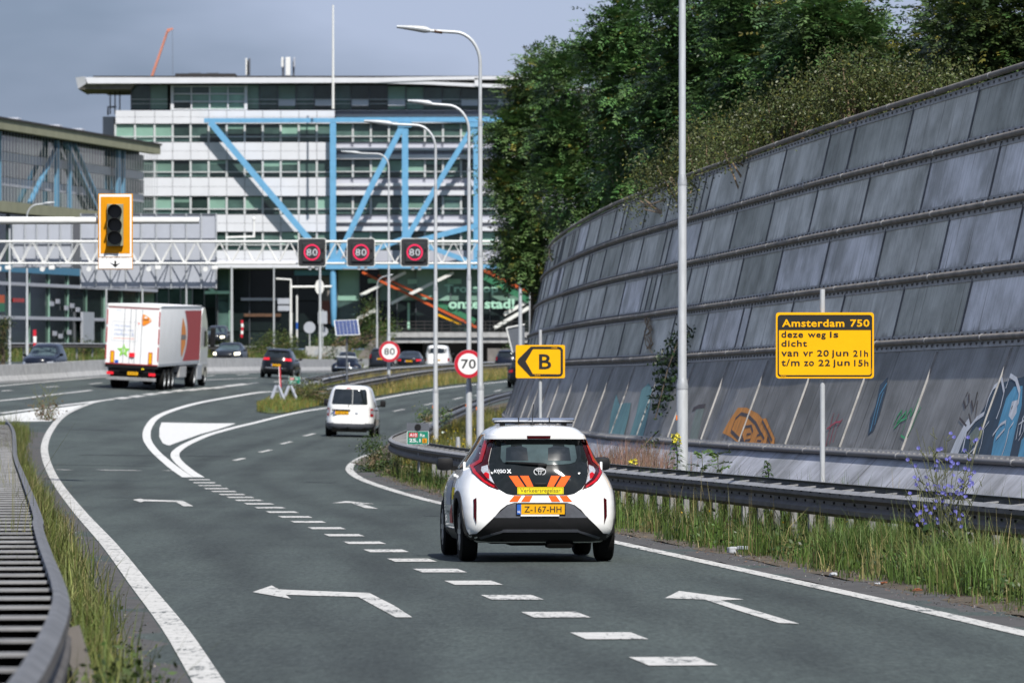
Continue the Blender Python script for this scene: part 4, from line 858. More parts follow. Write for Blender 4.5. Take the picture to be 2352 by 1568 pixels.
# --- the white traffic controller hatchback in the middle of the picture
g0 = gp(1236, 1290)
car = thing('hatchback_car', 'small white traffic controller hatchback with orange stripes driving away in the nearest lane', 'car')
HS = [(0.21, .76, .16, 3.50, 8, 4), (0.30, .835, .05, 3.64, 9, 4), (0.45, .86, .0, 3.69, 9, 3.6), (0.60, .87, .0, 3.70, 8, 3.4), (0.70, .872, .015, 3.68, 7, 3.2), (0.80, .862, .05, 3.62, 6, 3), (0.90, .83, .09, 3.45, 5, 2.8),
      (0.97, .788, .12, 3.12, 4.4, 2.8), (1.03, .745, .15, 2.85, 3.6, 3), (1.11, .695, .19, 2.62, 3.8, 3.2), (1.22, .628, .25, 2.38, 4.2, 3.4), (1.31, .578, .305, 2.2, 4.6, 3.6), (1.328, .57, .315, 2.16, 5, 3.8), (1.338, .565, .235, 2.12, 6, 3.8), (1.384, .54, .23, 2.03, 6, 3.8), (1.40, .53, .245, 2.0, 5, 3.8),
      (1.44, .49, .30, 1.86, 4, 3.8), (1.475, .41, .42, 1.7, 4, 4), (1.492, .28, .62, 1.5, 4, 4), (1.497, .1, .9, 1.2, 4, 4)]
C = Car(car, 'white_paint', HS, [(0.62, .865), (3.05, .85)], 0.325, 0.25)
TG = [(0, 1.335), (.465, 1.335), (.505, 1.22), (.535, 1.10), (.535, .96), (.505, .87), (.455, .795), (.37, .745), (.30, .731), (0, .731)]
C.patch('tailgate', [(a, b) for a, b in TG[1:-1]] + [(-a, b) for a, b in reversed(TG[1:-1])], 'rear', 'black_gloss', 0.006)
WG = [(.37, 1.318), (.398, 1.29), (.415, 1.13), (.395, 1.085), (.33, 1.065), (.2, 1.056)]
win = C.patch('rear_window', WG + [(-a, b) for a, b in reversed(WG)], 'rear', 'glass_car', 0.011, skirt=0.006)
# seats seen through the pane
for cx, wd in ((-.24, .11), (.22, .115)):
    C.patch('seat', [(cx - wd * 1.1, 1.10), (cx - wd, 1.235), (cx - wd * .55, 1.25), (cx - wd * .5, 1.295), (cx + wd * .5, 1.295), (cx + wd * .55, 1.25), (cx + wd, 1.235), (cx + wd * 1.1, 1.10)], 'rear', 'glass_dark', 0.0135, skirt=0.002, parent=win)
LAMP = [(.47, 1.338), (.575, 1.335), (.605, 1.25), (.655, 1.135), (.715, 1.04), (.712, .965), (.64, .885), (.56, .825), (.455, .785), (.505, .87), (.538, .96), (.538, 1.10), (.507, 1.22)]
for g in (1, -1):
    lamp = C.patch('tail_lamp', [(g * a, b) for a, b in LAMP], 'rear', 'red_dark', 0.009, 0.05)
    C.patch('lamp_lens', [(g * a, b) for a, b in [(.545, 1.055), (.605, 1.03), (.622, .985), (.57, .905), (.497, .848), (.53, .93), (.545, .975)]], 'rear', 'clear_lamp', 0.014, 0.04, 0.005, lamp)
    C.patch('light_strip', [(g * a, b) for a, b in [(.552, 1.325), (.598, 1.2), (.624, 1.108), (.708, 1.045), (.70, .965), (.61, .865), (.50, .805), (.50, .825), (.595, .885), (.67, .975), (.68, 1.03), (.598, 1.09), (.568, 1.18), (.522, 1.325)]], 'rear', 'red_lamp', 0.0135, 0.05, 0.004, lamp)
    C.patch('lamp_lens', [(g * a, b) for a, b in [(.545, .955), (.575, .97), (.60, .95), (.575, .91), (.545, .895)]], 'rear', 'red_lamp', 0.018, 0.04, 0.004, lamp)
C.patch('brake_light', [(-.13, 1.376), (.13, 1.376), (.125, 1.344), (-.125, 1.344)], 'rear', 'red_dark', 0.006, skirt=0.01)
BP = [(.29, .648), (.37, .625), (.44, .572), (.50, .50), (.60, .405), (.69, .318), (.80, .30), (.79, .25), (.56, .23)]
C.patch('rear_bumper', BP + [(-a, b) for a, b in reversed(BP)], 'rear', 'plastic', 0.010)
C.patch('bumper_lip', [(.40, .365), (.43, .352), (.66, .285), (.64, .265), (.41, .335), (-.41, .335), (-.64, .265), (-.66, .285), (-.43, .352), (-.40, .365)], 'rear', 'plastic_grey', 0.02, 0.06, 0.01)
C.patch('plate_recess', [(.30, .64), (.36, .62), (.52, .485), (-.52, .485), (-.36, .62), (-.30, .64)], 'rear', 'plastic_grey', 0.004 + 0.008, 0.06, 0.004)
C.patch('orange_stripe', [(.245, .937), (.338, .935), (.262, .82), (.17, .82)], 'rear', 'orange_tape', 0.0085, skirt=0, mirror=True)
C.patch('orange_stripe', [(.125, .937), (.218, .937), (.145, .82), (.075, .82)], 'rear', 'orange_tape', 0.0085, skirt=0, mirror=True)
C.patch('orange_stripe', [(.205, .724), (.29, .724), (.345, .66), (.25, .66)], 'rear', 'orange_tape', 0.006, skirt=0, mirror=True)
C.patch('orange_stripe', [(.085, .724), (.17, .724), (.215, .66), (.12, .66)], 'rear', 'orange_tape', 0.006, skirt=0, mirror=True)
C.box_on('tailgate_handle', 0, .845, .14, .045, .05, 'plastic', out=-0.005, bev=0.015)
q = C.y_at(0, .775); b = MB(); b.box((0, q.y - .014, .776), (.505, .006, .085), 0); b.ring(rrect(.49, .072, .01, 0, .776), rrect(.484, .066, .009, 0, .776), q.y - .018, q.y - .0165, 1)
st = b.build('yellow_sticker', ['yellow_tape', 'brown_ink'], car)
b = MB(); put_text(b, 'Verkeersregelaar', 0, .776, q.y - .019, .44, .058, 0, bold=-0.004); b.build('lettering', 'brown_ink', st)
pl = C.plate(0, .578, 'Z-167-HH', .52, .108, 0.02)
q = C.y_at(0, .51); b = MB(); b.box((-.01, q.y - .024, .5115), (.42, .008, .018)); b.build('dealer_strip', 'white_ink', car)
C.text('model_badge', 'AYGO', -.435, .99, .135, .038, 'badge', 0.03, 0.012); C.text('model_badge', 'X', -.335, .99, .05, .042, 'badge', 0.045, 0.012)
b = MB(); q = C.y_at(0, .985)
for rx, rz, cz, w in ((.068, .045, 0, .009), (.045, .014, .017, .008), (.018, .042, 0, .008)): b.ring(ell(rx, rz, 0, .985 + cz), ell(rx - w, rz - w, 0, .985 + cz), q.y - .022, q.y - .008)
b.build('badge', 'badge', car)
b = MB(); q0, q1, q2 = C.y_at(.05, 1.062), C.y_at(-.18, 1.078), C.y_at(-.37, 1.088)
b.tube([q0 + Vector((0, -.03, 0)), q1 + Vector((0, -.03, 0)), q2 + Vector((0, -.028, 0))], [.016, .013, .007], 6); b.box(q0 + Vector((-.02, -.025, -.006)), (.10, .05, .035), bev=.012); b.build('wiper', 'plastic', car, smooth=50)
for g in (1, -1): C.patch('reflector', [(g * a, b_) for a, b_ in [(.69, .70), (.722, .68), (.722, .50), (.695, .42)]], 'rear', 'red_dark', 0.012, 0.05, 0.008)
C.patch('tailgate_gap', [(.475, 1.40), (.483, 1.40), (.475, 1.335), (.467, 1.335)], 'rear', 'under', 0.002, skirt=0, mirror=True)
# side glass, arches, door details
for v, g in (('left', -1), ('right', 1)):
    C.patch('side_window', [(0.62, 1.10), (0.75, 1.33), (1.02, 1.365), (1.28, 1.365), (1.25, 1.02), (0.78, 1.045)], v, 'glass_car', 0.005, 0.1)
    C.patch('side_window', [(1.33, 1.015), (1.34, 1.365), (1.72, 1.345), (2.05, 1.22), (2.45, 1.0)], v, 'glass_dark', 0.005, 0.1)
    C.patch('window_trim', [(0.58, 1.09), (0.73, 1.345), (1.02, 1.385), (1.74, 1.365), (2.12, 1.22), (2.52, 0.98), (1.3, .995), (.75, 1.025)], v, 'black_gloss', 0.002, 0.1)
    for yc in (0.62, 3.05):
        A = [(yc + .375 * math.cos(R(a)), .325 + .375 * math.sin(R(a))) for a in range(-10, 191, 10)]; B = [(yc + .445 * math.cos(R(a)), .325 + .445 * math.sin(R(a))) for a in range(190, -11, -10)]
        C.patch('wheel_arch_trim', A + B, v, 'plastic', 0.012, 0.08, 0.03)
    C.patch('sill_trim', [(1.06, .22), (1.06, .34), (2.62, .34), (2.62, .22)], v, 'plastic', 0.01, 0.15)
    for yd in (1.28, 2.32): C.patch('door_gap', [(yd, .36), (yd, .98), (yd + .012, .98), (yd + .012, .36)], v, 'under', 0.0015, 0.1, 0)
    b = MB(); q = C.y_at(1.42, .93, v); b.box(q + Vector((g * .02, 0, 0)), (.035, .2, .035), bev=.014); b.build('door_handle', 'white_paint', car, smooth=50)
    b = MB(); q = C.y_at(.95, 1.02, v); b.box(q + Vector((g * .015, 0, 0)), (.03, .03, .13), bev=.012); b.build('door_handle', 'white_paint', car, smooth=50)
C.patch('yellow_marking', [(.98, .80), (1.02, .68), (1.18, .66), (1.24, .80)], 'left', 'yellow_tape', 0.006, 0.1, 0)
C.patch('side_print', [(1.35, .86), (1.40, .60), (2.05, .60), (2.0, .88)], 'left', 'litter_white', 0.006, 0.1, 0)
C.patch('side_print', [(1.25, .62), (1.3, .40), (1.65, .40), (1.6, .50)], 'left', 'post_red', 0.007, 0.1, 0)
C.text('lettering', 'verkeersregelaars', 1.75, .52, .7, .06, 'ink', 0, 0.009, 'left')
C.mirrors(.885, 2.12, 1.05, 'plastic', .19, .15)
C.wheels([(-.75, .62), (.75, .62), (-.75, 3.05), (.75, 3.05)], .325, .19, 'rim', 8)
b = MB(); b.box((0, 1.3, .255), (1.1, 1.7, .13), bev=.05); b.box((-.05, .42, .235), (.60, .34, .12), bev=.055); b.box((-.42, .5, .25), (.2, .3, .1), bev=.04); b.box((.22, .22, .20), (.3, .22, .1), bev=.04); b.tube([(-.42, .1, .26), (-.42, .4, .26)], .03); b.build('underbody', 'under', car)
lb = MB(); lb.box((0, .92, 1.545), (.90, .24, .045), 0, bev=.02)
lbo = lb.build('light_bar', ['chrome'], car, smooth=40)
b = MB()
for cx in (-.17, .17): b.box((cx, .92, 1.546), (.012, .246, .05))
b.box((0, .92, 1.515), (.86, .2, .016)); b.box((-.34, .92, 1.495), (.05, .16, .05)); b.box((.34, .92, 1.495), (.05, .16, .05)); b.build('bar_base', 'plastic', lbo)
b = MB(); b.lathe([(.034, 0), (.022, .03), (.008, .05)], 12, 0, Matrix.Translation((-.035, .62, 1.475))); b.tube([(-.035, .62, 1.52), (-.03, .55, 1.72)], .0045, 6); b.build('antenna', 'plastic', car)
YAW_CAR = -0.088
h = Vector((math.sin(YAW_CAR), math.cos(YAW_CAR)))
ground_at(car, g0.x - h.x * .3, g0.y - .3, YAW_CAR)

# --- white delivery van
van = thing('delivery_van', 'white delivery van with twin rear doors and black bumper driving round the bend', 'van')
VS = [(0.24, .80, .22, 4.2, 5, 4), (0.34, .87, .02, 4.36, 5, 4), (0.52, .885, .0, 4.38, 5, 3.6), (0.75, .885, .03, 4.36, 4.8, 3.2), (0.95, .87, .05, 4.2, 4.8, 3.2), (1.05, .855, .06, 3.6, 4.8, 3), (1.15, .835, .07, 3.25, 4.6, 3), (1.35, .79, .11, 2.95, 4.4, 3.2), (1.55, .735, .17, 2.7, 4.2, 3.6), (1.68, .685, .22, 2.55, 4, 3.8), (1.755, .62, .28, 2.4, 4, 4), (1.805, .52, .40, 2.2, 4, 4), (1.825, .3, .7, 1.9, 4, 4)]
C = Car(van, 'white_paint', VS, [(0.85, .88), (3.55, .88)], 0.31, 0.25)
RW = [(-.525, 1.69), (.54, 1.69), (.575, 1.60), (.625, 1.20), (.60, 1.145), (-.615, 1.145), (-.64, 1.20), (-.565, 1.6)]
C.patch('rear_window', [(-.53, 1.69), (.085, 1.69), (.09, 1.145), (-.60, 1.145), (-.635, 1.19), (-.57, 1.6)], 'rear', 'glass_dark', 0.006); C.patch('rear_window', [(.098, 1.69), (.53, 1.69), (.575, 1.6), (.625, 1.19), (.60, 1.145), (.103, 1.145)], 'rear', 'glass_dark', 0.006)
C.patch('door_gap', [(.09, 1.145), (.10, 1.145), (.10, .50), (.09, .50)], 'rear', 'plastic', 0.003, skirt=0); C.patch('door_gap', [(-.69, 1.1), (-.68, 1.1), (-.68, .5), (-.69, .5)], 'rear', 'sign_back', 0.003, skirt=0, mirror=True)
for g in (1, -1):
    tl = C.patch('tail_lamp', [(g * .715, 1.015), (g * .80, 1.015), (g * .82, .73), (g * .715, .73)], 'rear', 'red_lamp', 0.012)
    C.patch('lamp_lens', [(g * .725, .95), (g * .80, .95), (g * .805, .83), (g * .725, .83)], 'rear', 'clear_lamp', 0.018, skirt=0.004, parent=tl)
C.patch('rear_bumper', [(-.86, .50), (-.5, .475), (.5, .475), (.86, .50), (.86, .30), (.6, .25), (-.6, .25), (-.86, .30)], 'rear', 'plastic_grey', 0.02, skirt=0.03)
C.box_on('handle_strip', -.295, .945, .65, .055, .05, 'plastic', out=.01, bev=.015); C.plate(-.295, .85, 'V-817-SK', .52, .11, .016)
b = MB(); q = C.y_at(.25, .845); b.lathe([(.055, 0), (.055, .012), (.045, .02)], 20, 0, Matrix.Translation((.25, q.y + .004, .845)) @ Matrix.Rotation(R(90), 4, 'X')); b.build('badge', 'sign_back', van, smooth=40)
C.patch('brake_light', [(-.15, 1.74), (.03, 1.74), (.02, 1.71), (-.14, 1.71)], 'rear', 'red_lamp', .006)
b = MB(); q0, q1 = C.y_at(-.05, 1.06), C.y_at(-.02, 1.15); b.tube([q0 - Vector((0, .03, 0)), q1 - Vector((0, .03, 0))], .012, 6); b.build('wiper', 'plastic', van)
for v in ('left', 'right'):
    C.patch('side_window', [(2.25, 1.12), (2.3, 1.55), (2.62, 1.52), (3.05, 1.15)], v, 'glass_dark', .005, .15)
    C.patch('sliding_door_rail', [(.55, .93), (.55, .96), (2.1, .96), (2.1, .93)], v, 'under', .003, .2, 0)
    C.patch('bumper_corner', [(.05, .30), (.05, .50), (.42, .46), (.40, .30)], v, 'plastic_grey', .012, .1)
C.patch('side_print', [(1.3, .62), (1.3, .9), (2.9, .9), (2.9, .62)], 'right', 'litter_white', .005, .2, 0)
C.mirrors(1.01, 2.95, 1.17, 'plastic', .20, .24)
C.wheels([(-.77, .85), (.77, .85), (-.76, 3.55), (.76, 3.55)], .31, .2)
b = MB(); b.box((0, 2.1, .28), (1.3, 3.4, .12)); b.box((0, .3, .26), (1.2, .5, .16)); b.tube([(-.05, .02, .30), (-.05, -.07, .30), (-.05, -.07, .37)], .02); b.build('underbody', 'under', van)
g1 = gp(802, 1004); ground_at(van, g1.x - .02, g1.y + .2, 0.035)

# --- articulated lorry
lorry = thing('lorry', 'white articulated parcel lorry with red panel and green star on the main carriageway', 'lorry')
def tri_round(cx, cz, s): return [(cx - .5 * s, cz + .62 * s), (cx - .3 * s, cz + .66 * s), (cx + .25 * s, cz + .35 * s), (cx + .62 * s, cz + .06 * s), (cx + .62 * s, cz - .1 * s), (cx + .2 * s, cz - .42 * s), (cx - .25 * s, cz - .68 * s), (cx - .42 * s, cz - .66 * s), (cx - .55 * s, cz - .4 * s), (cx - .58 * s, cz + .2 * s)]
b = MB(); b.box((0, 6.8, 2.58), (2.55, 13.6, 2.84), 0, bev=.03); tr = b.build('trailer_body', ['truck_white'], lorry, smooth=30)
b = MB(); b.box((0, -.012, 3.93), (2.53, .05, .10), bev=.01); b.build('roof_cap', 'white_steel', tr)
for sx in (-1, 1):
    b = MB(); b.box((sx * .635, -.012, 2.53), (1.20, .03, 2.62), 0); d = b.build('rear_door', ['truck_white'], lorry)
    b = MB()
    for dx in (.12, .42): b.tube([(sx * dx, -.05, 1.25), (sx * dx, -.05, 3.8)], .014, 6)
    b.build('locking_bar', 'galv', d)
b = MB()
for sx in (-1, 1):
    for z0, z1 in ((3.02, 3.72), (2.18, 2.9), (1.38, 2.05)): b.box((sx * 1.24, -.035, (z0 + z1) / 2), (.055, .014, z1 - z0))
b.box((0, -.035, 3.835), (2.4, .014, .03)); b.box((0, -.035, 1.19), (2.5, .014, .04)); b.build('contour_tape', 'post_red', lorry)
b = MB(); b.prism(tri_round(.62, 3.30, .40), -.045, -.03, 0); b.box((.27, -.04, 3.12), (.06, .012, .07), 1); put_text(b, 'post', .60, 3.30, -.05, .25, .09, 2, .02); put_text(b, 'nl', .80, 3.31, -.05, .10, .10, 3, .02)
b.prism([(.52, 3.38), (.50, 3.47), (.54, 3.43), (.58, 3.49), (.62, 3.43), (.66, 3.47), (.64, 3.38)], -.05, -.046, 3)
b.build('logo', ['post_orange', 'orange_tape', 'ink', 'white_ink'], lorry)
b = MB()
for k, t in enumerate(('Wij zoeken', "collega's met", 'chauffeurs CE')): put_text(b, t, -.90, 2.965 - k * .19, -.03, [.76, .92, .95][k], .15, 0, .01, align='L')
b.box((-.42, -.029, 2.39), (1.0, .004, .018), 1); b.ring(rrect(1.26, .92, .03, -.39, 2.72), rrect(1.24, .90, .03, -.39, 2.72), -.034, -.028, 2)
put_text(b, 'KRONE', -.70, 3.70, -.03, .24, .05, 0); b.build('lettering', ['pale_blue_ink', 'orange_tape', 'sign_back'], lorry)
st_ = []
for k in range(10): a = R(90 + 36 * k); r = .33 if k % 2 == 0 else .145; st_.append((-.40 + r * math.cos(a), 1.81 + r * math.sin(a) * 1.02))
b = MB(); b.prism(st_, -.045, -.03, 0); b.ring(ell(.075, .085, -.40, 1.81), ell(.055, .065, -.40, 1.81), -.05, -.046, 1); put_text(b, 'CO', -.40, 1.82, -.05, .08, .06, 1); b.build('star_sticker', ['lime', 'white_ink'], lorry)
for x in (-.925, .885): b = MB(); b.box((x, -.04, 1.50), (.20, .018, .58), 0); b.box((x, -.052, 1.50), (.14, .01, .50), 1); b.build('marker_plate', ['post_red', 'plate_yellow'], lorry)
b = MB(); b.box((.01, -.06, 1.63), (.27, .07, .20), bev=.02); b.build('red_light', 'red_lit', lorry)  # red light on the rear doors, with a faint glow
b = MB(); b.box((-.71, -.04, 1.29), (.17, .014, .15)); b.build('blue_sticker', 'plate_blue', lorry)
# right flank print
b = MB(); X = 1.285; arc = []
for k in range(13): a = -1 + 2 * k / 12; arc.append((7.75 + 1.25 * (1 - a * a), 2.55 + a * 1.22))
b.add([(X, y, z) for y, z in arc] + [(X, 13.45, 3.77), (X, 13.45, 1.33)], [tuple(range(15))], 0)
lens = [(7.2, 3.45), (7.7, 3.2), (8.35, 2.85), (8.55, 2.5), (8.4, 2.1), (7.8, 1.75), (7.3, 1.5), (7.0, 1.9), (6.9, 2.5), (7.0, 3.1)]
b.add([(X + .002, y, z) for y, z in lens], [tuple(range(10))], 1); b.add([(X + .004, 6.93, 2.36), (X + .004, 8.45, 2.36), (X + .004, 8.45, 2.6), (X + .004, 6.93, 2.6)], [(0, 1, 2, 3)], 2)
b.build('side_print', ['post_red', 'post_orange', 'concrete_dark'], lorry)
b = MB(); b.box((1.27, 6.8, 3.94), (.03, 13.5, .1)); b.box((1.26, 6.8, 1.19), (.05, 13.5, .12)); b.build('side_rail', 'galv', lorry)
b = MB(); b.box((0, .06, 1.09), (2.52, .16, .16), 0); b.box((0, .12, .90), (2.2, .1, .20), 0); b.box((0, 5, .95), (1.1, 10, .28), 1); b.box((0, .3, .62), (2.0, .5, .4), 1); b.box((0, 6.5, .75), (2.3, 12.5, .1), 1); b.build('chassis', ['plastic', 'under'], lorry)
b = MB(); b.box((0, .10, .50), (2.36, .12, .16), bev=.02); b.build('underrun_bar', 'galv_dull', lorry)
for sx in (-1, 1): b = MB(); b.box((sx * 1.0, .0, .735), (.32, .07, .13), bev=.02); b.build('tail_lamp', 'red_lit', lorry)
b = MB(); b.box((.08, .0, .76), (.5, .03, .15), 0); put_text(b, 'OP-04-XL', .08, .76, -.017, .42, .08, 1); b.build('number_plate', ['plate_yellow', 'ink'], lorry)
b = MB(); b.box((.55, -.01, 1.01), (.12, .02, .1)); b.build('yellow_tag', 'yellow_tape', lorry)
LW = Car.__new__(Car); LW.root = lorry
LW.wheels([(sx * 1.08, y) for sx in (-1, 1) for y in (2.3, 3.6, 4.9)], .50, .38, 'galv', 0); LW.wheels([(sx * 1.05, 12.2) for sx in (-1, 1)], .50, .44, 'galv', 0); LW.wheels([(sx * 1.10, 15.9) for sx in (-1, 1)], .50, .32, 'galv', 0)
b = MB(); b.box((1.1, 8.2, .80), (.35, 2.2, .55), bev=.04); b.build('pallet_box', 'concrete', lorry)
b = MB(); b.box((1.12, 13.9, .72), (.3, 1.6, .75), bev=.04); b.build('fuel_tank', 'galv', lorry)
b = MB(); cabp = [(13.9, 1.05), (13.9, 3.55), (14.2, 3.85), (14.9, 3.9), (15.9, 3.2), (16.55, 2.2), (16.65, .5), (16.3, .4), (13.95, .75)]
b.add([(sx * 1.24, y, z) for sx in (-1, 1) for y, z in cabp], [tuple(range(9)), tuple(range(17, 8, -1))] + [(i, (i + 1) % 9, 9 + (i + 1) % 9, 9 + i) for i in range(9)]); b.build('cab', 'white_paint', lorry, smooth=30)
b = MB(); b.add([(1.252, y, z) for y, z in ((15.1, 1.95), (15.1, 2.75), (15.9, 2.75), (16.25, 2.0))], [(0, 1, 2, 3)]); b.build('side_window', 'glass_dark', lorry)
for sx in (-1, 1): b = MB(); b.box((sx * 1.50, 16.3, 2.45), (.25, .22, .95), bev=.06); b.beam((sx * 1.2, 16.2, 2.8), (sx * 1.5, 16.25, 2.8), .05, .05); b.build('wing_mirror', 'plastic', lorry)
g2 = gp(300, 894); ground_at(lorry, g2.x, g2.y - .3, 0.088); lorry.matrix_world = lorry.matrix_world @ Matrix.Rotation(0, 4, 'Z')

# --- dark cars in the distance: one builder, each with its own shape
def plain_car(name, label, cat, body, S, hw, L, win, lamps, plate_t, px, yaw, wheel=(.33, .2, .75, .2), lampm='red_lamp', side=True, plate_z=.6, bumper=None, front=False, wells=None, brake=True, gpos=None, group=None):
    root = thing(name, label, cat, group=group); ry, fy = (L * .19, L * .81); r = wheel[0]
    c = Car(root, body, S, [(ry, hw), (fy, hw)] if wells is None else wells, r, .25)
    v = 'front' if front else 'rear'
    c.patch('windscreen' if front else 'rear_window', win, v, 'glass_dark' if not front else 'glass_car', .006, .12)
    for lp_ in lamps:
        for g in (1, -1): c.patch('headlamp' if front else 'tail_lamp', [(g * a, b_) for a, b_ in lp_], v, lampm, .012, .1)
    if plate_t is not None: c.plate(0, plate_z, plate_t, .52, .11, .015, v)
    if bumper:
        for poly, m in bumper: c.patch('bumper', poly + [(-a, b_) for a, b_ in reversed(poly)], v, m, .01, .15)
    if side:
        zt = S[-1][0]
        for v2 in ('left', 'right'): c.patch('side_window', [(L * .16, zt * .66), (L * .22, zt * .89), (L * .5, zt * .92), (L * .66, zt * .68)], v2, 'glass_dark', .005, .15)
    c.mirrors(hw + .08, L * .62, S[-1][0] * .66, 'plastic', .18, .14)
    c.wheels([(sx * (hw - .11), y) for sx in (-1, 1) for y in (ry, fy)], r, wheel[1])
    b = MB(); b.box((0, L / 2, .27), (hw * 1.4, L * .8, .12)); b.build('underbody', 'under', root)
    if gpos is not None: ground_at(root, gpos[0], gpos[1], yaw)
    else: q = gp(*px); ground_at(root, q.x, q.y, yaw)
    return root, c
SUV = [(.26, .82, .15, 4.4, 5, 4), (.40, .90, .02, 4.55, 5, 4), (.60, .925, 0, 4.6, 4.6, 3.6), (.85, .92, .04, 4.55, 4.4, 3.2), (1.0, .885, .08, 4.2, 4.2, 3), (1.08, .85, .12, 3.4, 4.2, 3), (1.25, .78, .20, 3.0, 4, 3.2), (1.42, .70, .32, 2.7, 4, 3.6), (1.52, .65, .28, 2.5, 4.4, 4), (1.58, .58, .4, 2.3, 4, 4), (1.63, .45, .7, 2.0, 4, 4), (1.645, .2, 1.0, 1.6, 4, 4)]
suv, c = plain_car('suv_car', 'black sport utility car with red claw lamps behind the lorry', 'car', 'dark_paint', SUV, .92, 4.6, [(-.55, 1.46), (.55, 1.46), (.64, 1.14), (-.64, 1.14)], [[(.38, 1.12), (.76, 1.12), (.80, .98), (.40, 1.0)]], 'TG-817-K', (632, 869), 0.085, lampm='red_lit', plate_z=.74, bumper=[([(.62, .56), (.66, .52), (.6, .28)], 'plastic')])
c.patch('chrome_strip', [(-.55, .60), (.55, .60), (.58, .55), (-.58, .55)], 'rear', 'chrome', .022, .15)
b = MB()
for g in (-1, 1): b.tube([(g * .62, .6, 1.60), (g * .62, .7, 1.66), (g * .6, 2.2, 1.67), (g * .6, 2.3, 1.62)], .02, 6)
b.build('roof_rail', 'chrome', suv)
BTL = [(.25, .62, .25, 3.75, 4, 3), (.38, .70, .05, 3.9, 3.4, 3), (.55, .72, .02, 3.95, 3, 2.6), (.75, .70, .10, 3.8, 2.8, 2.4), (.90, .66, .30, 3.3, 2.8, 2.4), (.98, .63, .55, 2.9, 3, 2.6), (1.03, .60, .8, 2.7, 3.4, 3), (1.15, .56, .95, 2.5, 3.6, 3), (1.3, .50, 1.15, 2.3, 3.6, 3), (1.40, .40, 1.35, 2.1, 3.6, 3.4), (1.44, .2, 1.5, 1.9, 4, 4)]
btl, c = plain_car('vintage_convertible', 'old rounded dark convertible with its pale hood folded down', 'car', 'blue_paint', BTL, .74, 4.0, [(-.36, 1.32), (.36, 1.32), (.42, 1.12), (-.42, 1.12)], [[(.56, .66), (.68, .66), (.69, .55), (.57, .55)]], None, (794, 860), 0.02, (.32, .16), 'amber_lamp', False)
for g in (-1, 1):
    b = MB(); mt = Matrix.Translation((g * .66, .75, .36)) @ Matrix.Diagonal((1, 1.5, 1.1, 1)); b.lathe([(.0, -.36), (.2, -.3), (.30, -.1), (.32, .05), (.26, .22), (.12, .31), (.01, .335)], 18, 0, mt); b.build('rear_wing', 'blue_paint', btl, smooth=60)
b = MB(); b.tube([(-.62, .72, 1.03), (-.58, .55, 1.08), (0, .48, 1.10), (.58, .55, 1.08), (.62, .72, 1.03)], [.06, .075, .08, .075, .06], 10); b.build('folded_hood', 'litter_white', btl, smooth=60)
b = MB(); b.tube([(-.5, 1.9, 1.0), (-.46, 1.75, 1.40), (.46, 1.75, 1.40), (.5, 1.9, 1.0)], .025, 6); b.build('windscreen_frame', 'chrome', btl)
b = MB(); b.tube([(-.72, .12, .42), (-.5, -.04, .42), (.5, -.04, .42), (.72, .12, .42)], .045, 8); b.build('bumper', 'chrome', btl, smooth=60)
DARK = 'dark cars queueing towards the viaduct'
HB = [(z * .95, w, yr, yf * .92, a, b_) for z, w, yr, yf, a, b_ in SUV]
plain_car('dark_hatchback', 'dark grey hatchback half hidden by the round 80 sign', 'car', 'grey_paint', SUV, .88, 4.4, [(-.52, 1.44), (.52, 1.44), (.62, 1.12), (-.62, 1.12)], [[(.66, 1.22), (.78, 1.15), (.80, .90), (.66, .92)]], 'ZB-552-P', None, 0.07, plate_z=.86, gpos=(-9.42, 406))
SED = [(.24, .80, .15, 4.5, 5, 4), (.38, .87, .02, 4.65, 5, 4), (.55, .90, .0, 4.7, 4.6, 3.6), (.80, .89, .04, 4.6, 4.4, 3.2), (.94, .86, .08, 4.2, 4.2, 3), (1.0, .82, .35, 3.4, 4, 3), (1.1, .76, .75, 3.0, 4, 3.2), (1.25, .68, 1.05, 2.8, 4, 3.6), (1.35, .60, 1.25, 2.6, 4, 4), (1.41, .45, 1.5, 2.4, 4, 4), (1.43, .2, 1.8, 2.1, 4, 4)]
plain_car('dark_saloon', 'low black saloon between the 80 sign and the white minibus', 'car', 'dark_paint', SED, .90, 4.7, [(-.56, 1.32), (.56, 1.32), (.68, 1.04), (-.68, 1.04)], [[(.52, .86), (.84, .86), (.84, .76), (.54, .74)]], 'K-905-RD', None, 0.06, lampm='red_lit', plate_z=.74, gpos=(-7.25, 398))
MV = [(.28, .80, .2, 4.6, 5, 4), (.40, .90, .02, 4.8, 5, 4), (.6, .94, 0, 4.85, 5, 3.6), (.9, .94, .03, 4.7, 5, 3.2), (1.1, .92, .06, 4.3, 5, 3), (1.2, .90, .07, 3.9, 5, 3), (1.5, .83, .12, 3.5, 4.6, 3.2), (1.75, .77, .19, 3.2, 4.6, 3.6), (1.86, .70, .26, 3.0, 4.4, 4), (1.92, .55, .45, 2.7, 4, 4), (1.945, .3, .9, 2.2, 4, 4)]
mv, c = plain_car('white_minibus', 'white minibus with a wide dark rear window near the viaduct', 'van', 'white_paint', MV, .94, 4.85, [(-.66, 1.72), (.66, 1.72), (.72, 1.30), (-.72, 1.30)], [[(.76, .98), (.88, .98), (.89, .74), (.77, .74)]], 'GK-76-LV', None, 0.05, plate_z=.82, gpos=(-5.58, 422))
plain_car('dark_estate', 'black estate car cut off by the yellow B sign at the wall end', 'car', 'dark_paint', SUV, .91, 4.5, [(-.55, 1.44), (.55, 1.44), (.64, 1.14), (-.64, 1.14)], [[(.55, 1.0), (.84, .98), (.82, .84), (.56, .86)]], 'PX-218-T', None, 0.10, gpos=(0.58, 316))
